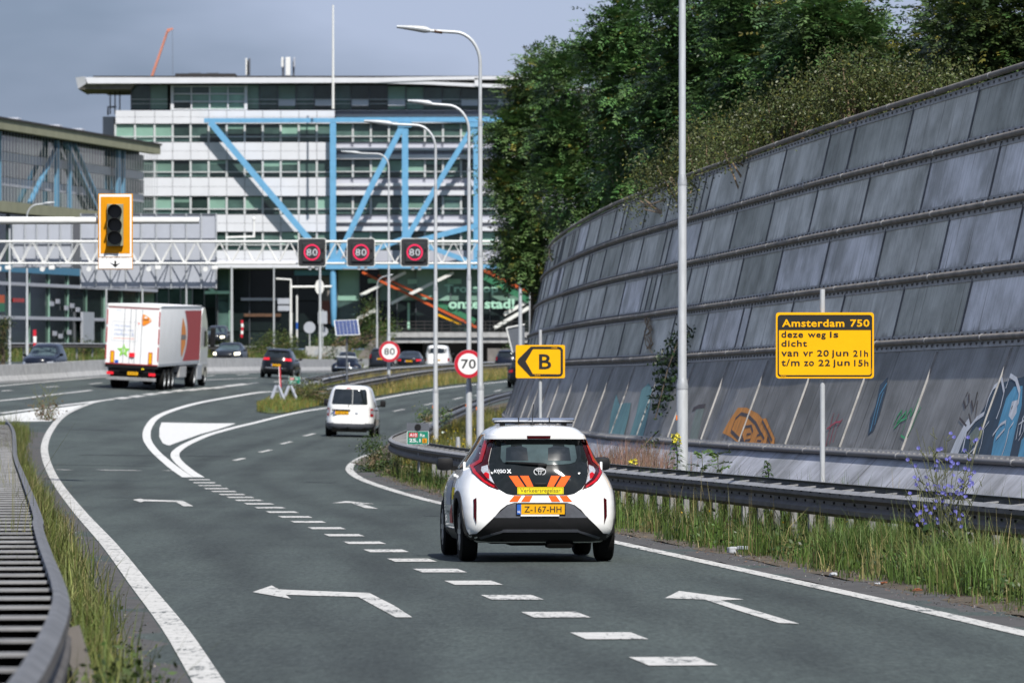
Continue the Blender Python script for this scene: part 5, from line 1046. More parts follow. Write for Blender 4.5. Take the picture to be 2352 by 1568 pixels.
plain_car('distant_car', 'far dark car seen above the guard rail by the wall end', 'car', 'blue_paint', SUV, .88, 4.3, [(-.55, 1.44), (.55, 1.44), (.64, 1.14), (-.64, 1.14)], [[(.66, 1.2), (.8, 1.1), (.8, .9), (.66, .92)]], None, None, 0.10, gpos=(-0.4, 392))
# oncoming cars, front towards the camera
def oncoming(name, label, body, S, px, Y, z, lit=True, hw=.9, L=4.4, yaw=3.05, cat='car'):
    root, c = plain_car(name, label, cat, body, S, hw, L, [(-.60, S[-1][0] * .87), (.60, S[-1][0] * .87), (.72, S[-1][0] * .64), (-.72, S[-1][0] * .64)], [[(.55, .78), (.80, .82), (.82, .68), (.56, .64)]], None, None, 0, lampm='head_lit' if lit else 'clear_lamp', front=True, gpos=(0, 0))
    c.patch('grille', [(-.45, .62), (.45, .62), (.42, .50), (-.42, .50)], 'front', 'plastic', .012, .15)
    x = (px - CX) / FPX * Y; root.matrix_world = Matrix.Translation((x, Y, z)) @ Matrix.Rotation(yaw, 4, 'Z'); return root
oncoming('oncoming_people_carrier', 'dark blue people carrier coming the other way behind the concrete barrier', 'blue_paint', [(z * 1.06, w, yr, yf, a, b_) for z, w, yr, yf, a, b_ in SUV], 123, 298, EYE - 1.48, False, yaw=3.02)
oncoming('oncoming_saloon', 'dark saloon with two lit headlamps behind the barrier next to the black SUV', 'grey_paint', SED, 541, 352, EYE - 1.05, True)
oncoming('distant_hatchback', 'far dark hatchback with headlamps on the upper road right of the lorry cab', 'grey_paint', SUV, 508, 446, EYE + 0.15, True)
oncoming('distant_blue_car', 'far dark blue car on the upper road left of the lorry', 'blue_paint', SUV, 362, 430, EYE - 0.3, False)
# ------------------------------------------------------------------ lamp posts
def lamp_post(label, x, Y, base_z, H, arm, group='tall galvanised lamp posts', r0=0.09, arm_yaw=0.0, knees=(2.05, 5.2, 8.3), tilt=0.0, rusty=False, head=True):
    X = (x - CX) / FPX * Y; root = thing('street_lamp', label, 'street lamp', (X, Y, base_z), arm_yaw, group)
    rr = [r0, r0 * .76, r0 * .60, r0 * .48]; P = []; Rr = []; z0 = -0.4
    for k, zk in enumerate(list(knees) + [H - 1.0]):
        P += [(0, 0, z0), (0, 0, zk - .06)]; Rr += [rr[k], rr[k]]; z0 = zk + .06
    b = MB(); b.tube(P, Rr, 14); b.build('pole', 'galv_pole', root, smooth=35)
    b = MB()
    for k, zk in enumerate(knees): b.tube([(0, 0, zk - .11), (0, 0, zk - .05), (0, 0, zk + .06)], [rr[k] * 1.05, rr[k] * 1.05, rr[k + 1] * 1.05], 14)
    o = b.build('pole_collars', 'galv', root, smooth=35)
    if arm:
        A = [(0, 0, H - 1.06)]
        for k in range(9):
            a = R(90 * k / 8); A.append((-.62 * (1 - math.cos(a)), 0, H - 1.0 + .74 * math.sin(a)))
        A += [(-arm * .55, 0, H - .235), (-arm * .62, 0, H - .225)]
        b = MB(); b.tube(A, [r0 * .48] * len(A), 10); b.build('arm', 'galv_pole', root, smooth=50)
        if rusty: b = MB(); b.tube([A[-2], (-.9, 0, H - .262)], r0 * .5, 10); b.build('rust_patch', 'rust', root, smooth=50)
        if head:
            b = MB(); h0 = (-arm * .60, 0, H - .222); b.tube([h0, (-arm * .66, 0, H - .20), (-arm * .80, 0, H - .165), (-arm, 0, H - .13)], [.05, .085, .07, .035], 10); b.build('lamp_head', 'galv', root, smooth=50)
    b = MB(); b.box((-r0 * .98, -.02, 1.5), (.02, .05, .075)); b.build('number_tag', 'amber_lamp', root)
    return root
lamp_post('thick lamp post nearest the camera rising out of the picture before the wall', 1567, 88, EYE - 2.57, 11.2, 2.2)
lamp_post('lamp post with rusty arm standing behind the 70 sign', 1103, 135, EYE - 2.92, 10.68, 1.98, rusty=True)
lamp_post('lamp post behind the kilometre sign with arm over the blue truss', 1000.5, 175, EYE - 3.30, 10.42, 2.2)
lamp_post('lamp post that carries the round 70 sign', 1077, 163, EYE - 3.13, 10.35, 1.75)
lamp_post('lamp post on the median that carries the round 80 sign', 893, 304, EYE - 1.70, 12.35, 2.55, knees=(2.5, 5.7, 8.9))
lamp_post('slim far lamp post with bent arm before the green shop window', 866, 430, EYE + .1, 5.6, 1.2, 'slim far poles', .07, math.pi, (1.9, 3.0, 4.0))
lamp_post('far lamp post left of the orange traffic signal board', 62, 330, EYE - 1.3, 9.9, 1.6, 'slim far poles', .09, math.pi, (2.0, 5.0, 8.0))
def slim_pole(label, x, Y, ztop, zbot=None, r=.07, group='slim far poles', name='steel_pole', m='galv_pole'):
    X = (x - CX) / FPX * Y; zb = EYE - 1.2 if zbot is None else zbot
    b = MB(); b.tube([(0, 0, 0), (0, 0, (ztop - zb) * .4), (0, 0, ztop - zb)], [r * 1.35, r * 1.1, r * .8], 10); o = b.build(name, m, None, smooth=40); o.location = (X, Y, zb); return tag(o, label, 'pole', group)
def zpx(y, Y): return EYE - (y - HY) / FPX * Y
slim_pole('slim pale pole at the far left beside the small tree', 22, 335, zpx(525, 335))
slim_pole('white pole rising above the lorry on its left side', 244, 420, zpx(585, 420))
slim_pole('white pole rising above the middle of the lorry', 327, 420, zpx(585, 420))
slim_pole('white pole rising above the front of the trailer', 428, 420, zpx(585, 420))
slim_pole('tall white pole left of the dark building entrance', 532, 440, zpx(612, 440), r=.11)
slim_pole('thin white pole in the middle of the dark entrance', 629, 440, zpx(612, 440))
slim_pole('thin white pole beside the round signal disc', 735, 420, zpx(600, 420), zpx(852, 420), r=.10)
slim_pole('thin post at the far end of the wall beside the mesh panel', 1195, 250, zpx(645, 250), zpx(900, 250), .09)
slim_pole('short grey marker post among the yellow flowers by the 70 sign', 1052, 140, zpx(1003, 140), zpx(1045, 140), .06, None, 'marker_post', 'galv')
mast = slim_pole('tall thin roof mast on the office block', 765, 552, zpx(12, 552), zpx(250, 552), .10, None, 'roof_mast', 'white_steel')

# ------------------------------------------------------------------ round speed signs on the lamp posts
def speed_sign(txt, label, px, Y, dia):
    p = at(px[0], px[1], Y); root = thing('speed_sign', label, 'road sign', p, 0.05, 'round speed limit signs'); r = dia / 2
    b = MB(); b.prism(ell(r, r, n=40), -.02, 0, 0); b.build('back_plate', 'sign_back', root)
    b = MB(); b.prism(ell(r * .985, r * .985, n=40), -.026, -.021, 0); b.build('red_ring', 'sign_red', root)
    b = MB(); b.prism(ell(r * .74, r * .74, n=40), -.031, -.027, 0); b.build('white_disc', 'sign_white', root)
    b = MB(); put_text(b, txt, 0, 0, -.034, r * 1.03, r * .66, 0, .012, 1.05); b.build('lettering', 'ink', root)
    b = MB(); b.box((0, .05, .18), (.2, .1, .04)); b.box((0, .05, -.18), (.2, .1, .04)); b.build('bracket', 'galv', root); return root
speed_sign('70', 'round red and white sign reading 70', (1076, 835.5), 162.6, .815)
speed_sign('80', 'round red and white sign reading 80 on the median', (894.5, 807), 303.6, 1.12)

# ------------------------------------------------------------------ yellow text signs
def post_sign(name, label, cx, cy, Y, w, h, post_x, post_top, r=.032):
    p = at(cx, cy, Y); X = (post_x - CX) / FPX * Y; gzv = gz(X, Y) - .3; root = thing(name, label, 'road sign', (X, Y, gzv), 0.0)
    b = MB(); b.tube([(0, 0, 0), (0, 0, zpx(post_top, Y) - gzv)], r, 10); b.build('post', 'galv_pole', root, smooth=40)
    ox, oz = p.x - X, p.z - gzv
    b = MB(); b.prism(rrect(w, h, .03 * w, ox, oz), -.075, -.045, 0); b.build('plate', 'sign_yellow', root)
    b = MB()
    for dz in (-.3, .3): b.box((ox * .5, -.03, oz + dz * h), (w * .6, .03, .04))
    b.build('bracket', 'galv', root)
    return root, ox, oz
Yb = 104.0; k = Yb / FPX
bs, ox, oz = post_sign('direction_sign', 'yellow sign with a black arrow pointing left around the letter B', 1241, 830, Yb, 113 * k, 76 * k, 1241, 757)
def bpx(pts): return [((x - 958) / 10.667 * k + ox, -(y - 752) / 10.667 * k + oz) for x, y in pts]       # scaled from the sign's own drawing
b = MB()
OUT = bpx([(395, 752), (420, 690), (725, 385), (1400, 385), (1470, 405), (1513, 470), (1513, 1040), (1475, 1105), (1400, 1120), (715, 1118), (415, 805)])
INN = bpx([(600, 748), (600, 748), (780, 445), (1400, 447), (1440, 460), (1455, 490), (1455, 1030), (1440, 1058), (1400, 1062), (775, 1055), (600, 748)])
b.ring(OUT, INN, -.080, -.076, 0); b.build('arrow_border', 'ink', bs)
b = MB(); put_text(b, 'B', *bpx([(1075, 756)])[0], -.078, 300 / 10.667 * k, 370 / 10.667 * k, 0, .018); b.build('lettering', 'ink', bs)
b = MB(); put_text(b, 'BUKO', *bpx([(893, 1087)])[0], -.0815, 130 / 10.667 * k, 32 / 10.667 * k, 0, .01); put_text(b, 'BUKO', *bpx([(1300, 416)])[0], -.0815, -130 / 10.667 * k, -32 / 10.667 * k, 0, .01); b.build('maker_name', 'sign_yellow', bs)

Ya = 71.0; k = Ya / FPX
ams, ox, oz = post_sign('text_sign', 'large yellow sign announcing the Amsterdam 750 road closure', 1894, 793, Ya, 225 * k, 151 * k, 1889, 664, .034)
def apx(x, y): return ((x - 1894) * k + ox, -(y - 793) * k + oz)
b = MB(); b.ring(rrect(217 * k, 141 * k, 7 * k, *apx(1894, 793.5)), rrect(211 * k, 135 * k, 5 * k, *apx(1894, 793.5)), -.080, -.076, 0)
b.prism([apx(1788, 757.5), apx(2000, 757.5), apx(2000, 726), apx(1788, 726)], -.0785, -.0755, 0); b.build('border', 'ink', ams)
b = MB(); put_text(b, 'Amsterdam', *apx(1867, 742), -.082, 143 * k, 17.5 * k, 0, .022, 1.08); put_text(b, '750', *apx(1974, 742), -.082, 44 * k, 17 * k, 0, .022, 1.08); b.build('lettering', 'sign_yellow', ams)
def word(t, x0, x1, y0, y1): put_text(MB(), t, *apx((x0 + x1) / 2, (y0 + y1) / 2), -.080, (x1 - x0) * k, (y1 - y0) * k, 0, .016, 1.1).build('lettering', 'ink', ams)
word('deze', 1794, 1844, 760, 775); word('weg', 1855, 1896, 765, 779); word('is', 1905, 1925, 761, 775)
word('dicht', 1794, 1853, 781, 795.5)
for t, x0, x1, y0, y1 in (('van', 1794, 1833, 807, 818), ('vr', 1844, 1867, 807, 818), ('20', 1876, 1903, 803.5, 818), ('jun', 1909, 1948, 803.5, 822), ('21h', 1959, 1993, 804, 818.5),
                          ('t/m', 1794, 1836, 824, 840), ('zo', 1846, 1869, 829, 840), ('22', 1879, 1906, 825.5, 840), ('jun', 1912, 1951, 825.5, 844), ('15h', 1961, 1994, 826, 840.5)): word(t, x0, x1, y0, y1)
b = MB(); put_text(b, 'BUKO', *apx(1799, 864), -.082, 11 * k, 3 * k, 0, .01); mt = Matrix.Translation((apx(2001.5, 851)[0], 0, apx(2001.5, 851)[1])) @ Matrix.Rotation(R(-90), 4, 'Y'); put_text(b, 'BUKO', 0, 0, -.082, 11 * k, 3 * k, 0, .01, mtx=mt); b.build('maker_name', 'sign_yellow', ams)

# ------------------------------------------------------------------ small green kilometre signs
def km_sign(label, cx, cy, Y, s, l1, l2, l3, cap=True, base=None):
    k = Y / FPX * s; p = at(cx, cy, Y); base = p.z - .62 if base is None else base; root = thing('kilometre_sign', label, 'road sign', (p.x, Y, base), 0, 'green kilometre signs'); z = p.z - base
    b = MB(); b.box((.02, .02, z / 2 - .1), (.05, .05, z)); b.build('post', 'galv', root)
    b = MB(); b.prism(rrect(50 * k, 31 * k, 1.5 * k, 0, z), -.03, -.005, 0); b.build('plate', 'sign_white', root)
    b = MB(); b.prism(rrect(48 * k, 29 * k, 1.2 * k, 0, z), -.034, -.031, 0); b.build('green_field', 'sign_green', root)
    b = MB(); b.prism(rrect(20 * k, 10.5 * k, 1 * k, -10.5 * k, z + 6.5 * k), -.037, -.0345, 0); b.build('route_field', 'sign_red', root)
    b = MB(); put_text(b, l1, -10.5 * k, z + 6.5 * k, -.039, 16 * k, 7.5 * k, 0, .012); put_text(b, 'Re', 10.5 * k, z + 6 * k, -.037, 10.5 * k, 7.5 * k, 0, .012); put_text(b, l2, -7 * k, z - 6.5 * k, -.037, 26 * k, 9.5 * k, 0, .015); b.build('lettering', 'sign_white', root)
    if l3:
        b = MB(); b.prism(rrect(10.5 * k, 10.5 * k, 1 * k, 15.5 * k, z - 6.5 * k), -.037, -.0345, 0); b.build('letter_field', 'board_orange', root)
        b = MB(); put_text(b, l3, 15.5 * k, z - 6.5 * k, -.039, 4.5 * k, 7.5 * k, 0, .01); b.build('lettering', 'ink', root)
    if cap:
        b = MB(); b.prism(rrect(51 * k, 18.5 * k, 1 * k, 0, z + 25 * k), -.035, 0, 0); b.build('dark_panel', 'sign_frame', root)
        b = MB(); b.prism(ell(7.5 * k, 7.5 * k, 0, z + 24.5 * k, 20), -.05, -.036, 0); b.build('dark_lens', 'lens_black', root)
    return root
km_sign('green kilometre sign reading A10 Re 25,1 b on the bend of the guard rail', 959.8, 1005, 120.0, 1.0, 'A10', '25,1', 'b')
km_sign('small far green kilometre sign beside the metal trestles', 676.5, 873, 262, .53, 'A10', '25,2', None, False, gz(-10, 262) + .3)

# ------------------------------------------------------------------ solar panel, cabinet, trestles, marker boards
q = at(796.8, 752, 286); root = thing('solar_panel', 'blue solar panel tilted on a thin grey post on the median', 'solar panel', (q.x, 286, gz(q.x, 286)), 0.12); z = q.z - root.location.z
b = MB(); b.tube([(0, .06, 0), (0, .06, z - .1)], .045, 8); b.build('post', 'sign_frame', root)
tl = Matrix.Translation((0, 0, z)) @ Matrix.Rotation(R(-38), 4, 'X') @ Matrix.Rotation(R(-3), 4, 'Y')
b = MB(); b.box((0, .02, 0), (1.22, .035, .98), mtx=tl); b.build('frame', 'galv', root)
for i in range(6):
    for j in range(4): b = MB(); b.box((-.475 + i * .19, -.003, -.345 + j * .23), (.178, .012, .217), mtx=tl); b.build('solar_cell', 'solar', root)
q = gp(794.5, 883); cabn = thing('roadside_cabinet', 'pale grey box at the foot of the solar panel post', 'cabinet', (q.x + .05, q.y - 2, gz(q.x, q.y - 2)))
b = MB(); b.box((0, 0, .28), (.52, .4, .56), bev=.02); b.build('case', 'concrete', cabn); b = MB(); b.box((0, 0, .59), (.58, .46, .05), bev=.01); b.build('lid', 'concrete', cabn)
def trestle(label, px, w, h):
    q = gp(*px); root = thing('metal_trestle', label, 'trestle', (q.x, q.y, q.z), 0.1, 'galvanised trestles on the tip of the median')
    for sy in (-.28, .28):
        for sx in (-1, 1): b = MB(); b.beam((sx * w / 2, sy * 1.5, 0), (sx * .05, sy * .2, h), .11, .07); b.build('leg', 'sign_back', root)
    b = MB(); b.beam((-w * .36, -.3, h * .25), (w * .36, -.3, h * .25), .05, .05); b.beam((-w * .36, .3, h * .25), (w * .36, .3, h * .25), .05, .05); b.build('crossbar', 'galv', root); return root
trestle('galvanised trestle beside the leaning red and white post', (637, 932), .78, .92); trestle('galvanised trestle under the small green sign', (666, 929), .78, .86)
q = gp(645, 931); root = thing('marker_post', 'leaning red and white marker post between the metal trestles', 'post', (q.x, q.y, q.z), 0, rot=(0, R(-2.5), 0))
b = MB(); b.box((0, 0, .5), (.07, .07, 1.0)); b.build('post', 'galv', root); b = MB(); b.box((.02, -.04, 1.30), (.085, .02, .95)); b.build('plate', 'sign_red', root); b = MB(); b.box((-.01, -.055, 1.30), (.028, .01, .95)); b.build('white_stripe', 'sign_white', root)
def baken(label, x, y0, y1, Y):
    p = at(x, y1, Y); h = (y1 - y0) / FPX * Y; root = thing('marker_board', label, 'marker board', p, 0.2, 'red and white marker boards'); n = 5
    for i in range(n): b = MB(); o = .10 * math.sin(i / n * 3); b.box((o * .5, 0, h * (i + .5) / n), (.17, .04, h / n * .98)); b.build('stripe', 'sign_red' if i % 2 == 0 else 'sign_white', root)
    return root
baken('red and white marker board left of the dark people carrier', 78, 757, 832, 300); baken('slim red and white marker board in the dark entrance', 555, 735, 775, 440)
# ------------------------------------------------------------------ traffic signal on its mast arm
Yt = 119.0; k = Yt / FPX; p = at(265, 532, Yt)
px0 = -6.2; root = thing('traffic_signal', 'orange traffic signal board with three dark lamps hanging on a white arm', 'traffic light', (p.x - 6.5, Yt + .25, gz(-15, Yt))); rx = p.x - root.location.x; rz_ = p.z - root.location.z
za = zpx(506, Yt) - root.location.z
b = MB(); b.tube([(0, 0, 0), (0, 0, za + .1)], .14, 14); b.build('pole', 'white_steel', root, smooth=40)
b = MB(); xj = (at(170, 0, Yt).x - root.location.x); xe = at(456, 0, Yt).x - root.location.x
b.tube([(0, 0, za), (xj - .03, 0, za), (xj, 0, za), (xe, 0, za)], [.082, .078, .072, .068], 14); b.build('arm', 'white_steel', root, smooth=40)
w, h = 80 * k, 174 * k
b = MB(); b.box((rx, -.22, rz_), (w, .03, h), bev=.01); b.build('backboard', 'board_orange', root)
zc = rz_ + (532 - 518) * k
b = MB(); b.prism(rrect(w * .93, 143 * k, .01, rx, zc), -.242, -.236, 0); b.prism(rrect(w * .965, 26 * k, .01, rx, zpx(604, Yt) - root.location.z), -.242, -.236, 0); b.build('white_border', 'sign_white', root)
b = MB(); b.prism(rrect(w * .84, 130 * k, .005, rx - .003, zpx(517, Yt) - root.location.z), -.247, -.243, 0); b.build('orange_field', 'board_orange', root)
b = MB(); b.box((rx, -.30, zpx(517, Yt) - root.location.z), (37 * k, .10, 96 * k), bev=.01); hs = b.build('signal_head', 'yellow_tape', root)
hs.data.materials[0] = M['olive_band']
for yy in (486, 517, 547):
    zz = zpx(yy, Yt) - root.location.z; r = 16 * k
    b = MB(); b.prism(ell(r * .95, r * .95, rx, zz, 24), -.362, -.352, 0); ln = b.build('lens', 'lens_black', root)
    V = []; F = []; n = 17
    for j, (yo, rr_) in enumerate(((-.352, r), (-.62, r * 1.02), (-.62, r * .97), (-.352, r * .95))):
        for i in range(n):
            a = R(-25 + 230 * i / (n - 1)); d = 1.0 if yo > -.5 else (0.55 + .45 * max(0, math.sin(a)) ** .5 if math.sin(a) < .9 else 1); V.append((rx + rr_ * math.cos(a), -.352 + (yo + .352) * d, zz + rr_ * math.sin(a)))
    for j in range(4):
        for i in range(n - 1): F.append((j * n + i, j * n + i + 1, ((j + 1) % 4) * n + i + 1, ((j + 1) % 4) * n + i))
    b = MB(); b.add(V, F); b.build('visor', 'visor', root, smooth=50)
b = MB(); put_text(b, "Bij groen twee auto's", rx, zpx(591.5, Yt) - root.location.z, -.246, 62 * k, 5.2 * k, 0, -.012, 1.1); b.build('lettering', 'ink', root)
ax, az = rx - .002, zpx(606, Yt) - root.location.z; a = k * 1.0
b = MB(); b.prism([(ax - 2 * a, az + 7 * a), (ax + 2 * a, az + 7 * a), (ax + 2 * a, az - 1 * a), (ax + 12 * a, az + 2.5 * a), (ax + 6 * a, az - 2 * a), (ax, az - 8 * a), (ax - 6 * a, az - 2 * a), (ax - 12 * a, az + 2.5 * a), (ax - 2 * a, az - 1 * a)], -.247, -.2435, 0); b.build('arrow', 'ink', root)
b = MB(); b.box((rx, -.1, za), (.14, .22, .24)); b.build('bracket', 'galv', root)

# ------------------------------------------------------------------ gantry with matrix signs and cameras
Yg = 292.0; kg = Yg / FPX; xl, xr = at(-60, 0, Yg).x, at(1230, 0, Yg).x
gan = thing('sign_gantry', 'long white lattice gantry spanning the motorway', 'gantry', (xr, Yg, gz(xr, Yg)), 0); gx, gzz = gan.location.x, gan.location.z
zt, zl = zpx(555, Yg) - gzz, zpx(605, Yg) - gzz
b = MB()
for yy in (-.45, .45):
    b.tube([(xl - gx, yy, zt), (0, yy, zt)], .062, 8); b.tube([(xl - gx, yy, zl), (0, yy, zl)], .05, 8)
b.build('chord', 'white_steel', gan, smooth=40)
n = 24; pw = (xr - xl) / n
for i in range(n):
    x0 = xl - gx + i * pw; b = MB()
    for yy in (-.45, .45): b.tube([(x0, yy, zl), (x0 + pw / 2, yy, zt), (x0 + pw, yy, zl)], .036, 6)
    b.tube([(x0, -.45, zl), (x0, .45, zl)], .03, 6); b.tube([(x0 + pw / 2, -.45, zt), (x0 + pw / 2, .45, zt)], .03, 6); b.build('lattice_bay', 'white_steel', gan, smooth=40)
for xx in (xl - gx, -.2):
    b = MB()
    for yy in (-.45, .45): b.tube([(xx, yy, 0), (xx, yy, zt)], .14, 10)
    b.build('leg', 'white_steel', gan, smooth=40)
GRM = 'matrix signs on the gantry'
for (cx, lab) in ((716.5, 'leftmost of the three matrix signs reading 80 on the gantry'), (829, 'middle one of the three matrix signs reading 80'), (952.5, 'rightmost matrix sign reading 80 next to the lamp posts')):
    p = at(cx, 579.5, Yg - .75); s = 65 * kg; root = thing('matrix_sign', lab, 'matrix sign', (p.x, Yg - .75, p.z), 0.03, GRM)
    b = MB(); b.prism(rrect(s, s, .12), -.03, .02, 0); b.build('rim', 'white_steel', root); b = MB(); b.prism(rrect(s * .955, s * .955, .11), -.04, -.031, 0); b.build('face', 'matrix_black', root)
    b = MB(); b.box((0, -.08, 0), (s * .66, .10, s * .66), bev=.02); b.box((0, .2, 0), (s * .6, .36, s * .7)); b.build('display', 'matrix_black', root)
    for zz in (.10, -.26): b = MB(); b.box((s * .37, -.06, zz * s), (.10, .05, s * .12), bev=.02); b.build('flasher', 'lens_black', root)
    b = MB(); b.ring(ell(.41, .41, 0, 0, 40), ell(.345, .345, 0, 0, 40), -.145, -.132, 0); b.build('red_ring', 'led_red', root)
    b = MB(); put_text(b, '80', 0, 0, -.14, .54, .33, 0, -.012, 1.1); b.build('digits', 'led_white', root)
    b = MB(); b.box((-.1, .1, -s * .56), (.14, .12, .16)); b.box((.25, .1, -s * .56), (.16, .12, .16)); b.build('detector', 'galv', root)
for cx in (8, 108, 215, 352, 482): 
    p = at(cx, 617, Yg); root = thing('traffic_camera', ['white camera pair under the gantry at the left picture edge', 'white camera pair under the gantry left of the signal board', 'white camera pair under the gantry at the signal board corner', 'white camera pair under the gantry right of the signal board', 'white camera pair under the gantry at the grey panel corner'][(8, 108, 215, 352, 482).index(cx)], 'camera', (p.x, Yg - .3, zpx(606, Yg)), 0, 'white cameras hanging from the gantry')
    b = MB(); b.beam((-.2, 0, 0), (-.2, 0, -.12), .04, .04); b.beam((.28, 0, 0), (.28, 0, -.12), .04, .04); b.build('bracket', 'galv', root)
    b = MB(); b.tube([(-.2, -.25, -.27), (-.2, .2, -.24)], .13, 12); b.build('lamp_housing', 'white_steel', root, smooth=40); b = MB(); b.box((.28, -.05, -.2), (.30, .5, .2), bev=.03); b.build('camera_body', 'white_steel', root)
b = MB(); root = thing('sign_bracket', 'white bracket with a round lamp on top of the gantry', 'bracket', at(550, 545, Yg)); b.beam((-.7, 0, 0), (.75, 0, .05), .12, .10); b.build('plate', 'white_steel', root); b = MB(); b.tube([(.74, 0, 0), (.74, 0, .85)], .06, 8); b.build('stem', 'white_steel', root); b = MB(); b.lathe([(.03, .8), (.09, .9), (.09, .98), (.03, 1.05)], 10, 0, Matrix.Translation((.74, 0, 0))); b.build('lamp', 'white_steel', root)
def sign_back(label, x0, x1, y0, y1, Y, cols, rows):
    p = at((x0 + x1) / 2, y1, Y); w, h = (x1 - x0) / FPX * Y, (y1 - y0) / FPX * Y; root = thing('sign_backside', label, 'road sign', (p.x, Y, p.z), 0, 'grey backs of direction signs')
    for i in range(cols):
        for j in range(rows): b = MB(); b.box((-w / 2 + w * (i + .5) / cols, 0, h * (j + .5) / rows), (w / cols - .02, .04, h / rows - .02)); b.build('panel', 'sign_back', root)
    for i in range(cols + 1): b = MB(); b.box((-w / 2 + w * i / cols, -.07, h / 2), (.06, .1, h * 1.02)); b.build('rib', 'galv', root)
    for j in range(rows + 1): b = MB(); b.box((0, -.05, h * j / rows), (w, .05, .06)); b.build('rail', 'sign_frame', root)
    return root
sign_back('wide grey back of a direction sign behind the gantry', 186, 497, 492, 661, Yg + 1.25, 9, 3); sign_back('smaller grey back of a direction sign left of the signal board', 30, 166, 508, 614, Yg + 1.2, 5, 2)
# far signals and sign backs near the entrance
Yf = 435.0
def disc(label, x, y, d, Y, name='round_sign', m='sign_back', cat='road sign', pole=True, group='grey backs of round signs'):
    p = at(x, y, Y); r = d / 2 / FPX * Y; root = thing(name, label, cat, p, 0, group); b = MB(); b.prism(ell(r, r, n=28), -.03, 0, 0); b.build('disc', m, root)
    if pole: b = MB(); b.tube([(0, .05, -r - 1.0), (0, .05, r * .8)], .05, 8); b.build('post', 'galv_pole', root)
    return root
disc('grey back of a round sign left of the thin white pole', 711, 752, 27, Yf); disc('grey back of a round sign under a rectangular one beside the pole', 742, 761, 23, Yf + 1, pole=False)
p = at(741, 729, Yf + .5); root = thing('square_sign', 'grey back of a rectangular sign above a round one', 'road sign', p); b = MB(); b.prism(rrect(21 / FPX * Yf, 29 / FPX * Yf, .05), -.03, 0); b.build('plate', 'sign_back', root); b = MB(); b.tube([(0, .06, -2.6), (0, .06, .6)], .05, 8); b.build('post', 'galv_pole', root)
p = at(668, 786, Yf); root = thing('signal_mast', 'white traffic signal mast with a long side arm at the entrance', 'traffic light', p, 0); kk = Yf / FPX
b = MB(); b.tube([(0, 0, -.5), (0, 0, 68 * kk)], .12, 10); b.tube([(0, 0, 68 * kk), (0, 0, 135 * kk)], .09, 10); b.build('pole', 'white_steel', root, smooth=40)
b = MB(); b.tube([(0, 0, 127 * kk), (94 * kk, 0, 128 * kk)], .085, 8); b.build('arm', 'white_steel', root); b = MB(); b.tube([(0, 0, 144 * kk), (-2 * kk, 0, 144 * kk), (-34 * kk, 0, 146 * kk)], .06, 8); b.tube([(0, 0, 130 * kk), (0, 0, 145 * kk)], .07, 8); b.build('lamp_arm', 'white_steel', root)
b = MB(); b.prism(ell(10 * kk, 17 * kk, 66 * kk, 127 * kk, 28), -.2, -.16, 0); b.build('disc', 'white_steel', root)
b = MB(); b.box((-16 * kk, 0, 94 * kk), (29 * kk, .06, 13 * kk), bev=.02); b.box((-16 * kk, 0, 78 * kk), (28 * kk, .06, 12 * kk), bev=.02); b.build('sign_plate', 'sign_back', root)
b = MB(); b.tube([(14 * kk, 0, 10 * kk), (14 * kk, 0, 108 * kk)], .07, 8); b.build('blue_white_pole', 'white_steel', root); b = MB(); b.tube([(14 * kk, 0, 30 * kk), (14 * kk, 0, 46 * kk)], .075, 8); b.build('blue_band', 'plate_blue', root)
p = at(1185, 800, 300); root = thing('mesh_panel', 'grey mesh board on a post at the far end of the wall', 'panel', p); kk = 300 / FPX
b = MB(); b.add([(-22 * kk, 0, 47 * kk), (20 * kk, 0, 55 * kk), (20 * kk, 0, -2 * kk), (-8 * kk, 0, -10 * kk)], [(0, 1, 2, 3)]); b.build('mesh', 'sign_frame', root); b = MB(); b.tube([(-22 * kk, -.03, 47 * kk), (-8 * kk, -.03, -10 * kk)], .04, 6); b.tube([(-22 * kk, -.03, 47 * kk), (20 * kk, -.03, 55 * kk)], .04, 6); b.build('frame', 'white_steel', root)
# litter by the verge
for i, (x, y, w, m, lab) in enumerate([(1693, 1275, .20, 'litter_white', 'crumpled white plastic scrap in the grass under the guard rail'), (1914, 1330, .10, 'litter_white', 'flattened pale blue can beside the white edge line'), (2030, 1350, .07, 'litter_orange', 'small orange fragment on the road shoulder'), (2105, 1366, .08, 'litter_orange', 'orange brown fragment in the dirt at the grass edge'), (2016, 1351, .05, 'litter_white', 'tiny white cigarette end on the shoulder'), (1008, 1078, .09, 'litter_white', 'small scrap of litter inside the bend by the bush')]):
    q = gp(x, y); b = MB()
    for j in range(5): b.box((random.uniform(-.4, .4) * w, random.uniform(-.3, .3) * w, .02 + .25 * w * random.random()), (w * random.uniform(.3, .7), w * .4, w * random.uniform(.1, .35)), rz=random.uniform(0, 3), bev=.01)
    o = b.build('litter', m); o.location = q + Vector((0, 0, .02)); tag(o, lab, 'litter', 'litter on the verge')
# ------------------------------------------------------------------ raised bank and upper road behind the motorway
b = MB(); V = []; F = []; xs = np.arange(-60, -9.9, 2.5); ys = [(392, -1.0), (405, -.55), (418, -.1), (430, .15), (440, .35), (560, .4)]
for y, z in ys:
    for x in xs: V.append((x, y, EYE + z - .55 + rng.normal(0, .05) - max(0, (x + 19) * .12)))
n = len(xs); F = [(r * n + c, r * n + c + 1, (r + 1) * n + c + 1, (r + 1) * n + c) for r in range(len(ys) - 1) for c in range(n - 1)]
b.add(V, F); o = b.build('bank', 'turf', smooth=60); tag(o, kind='structure')
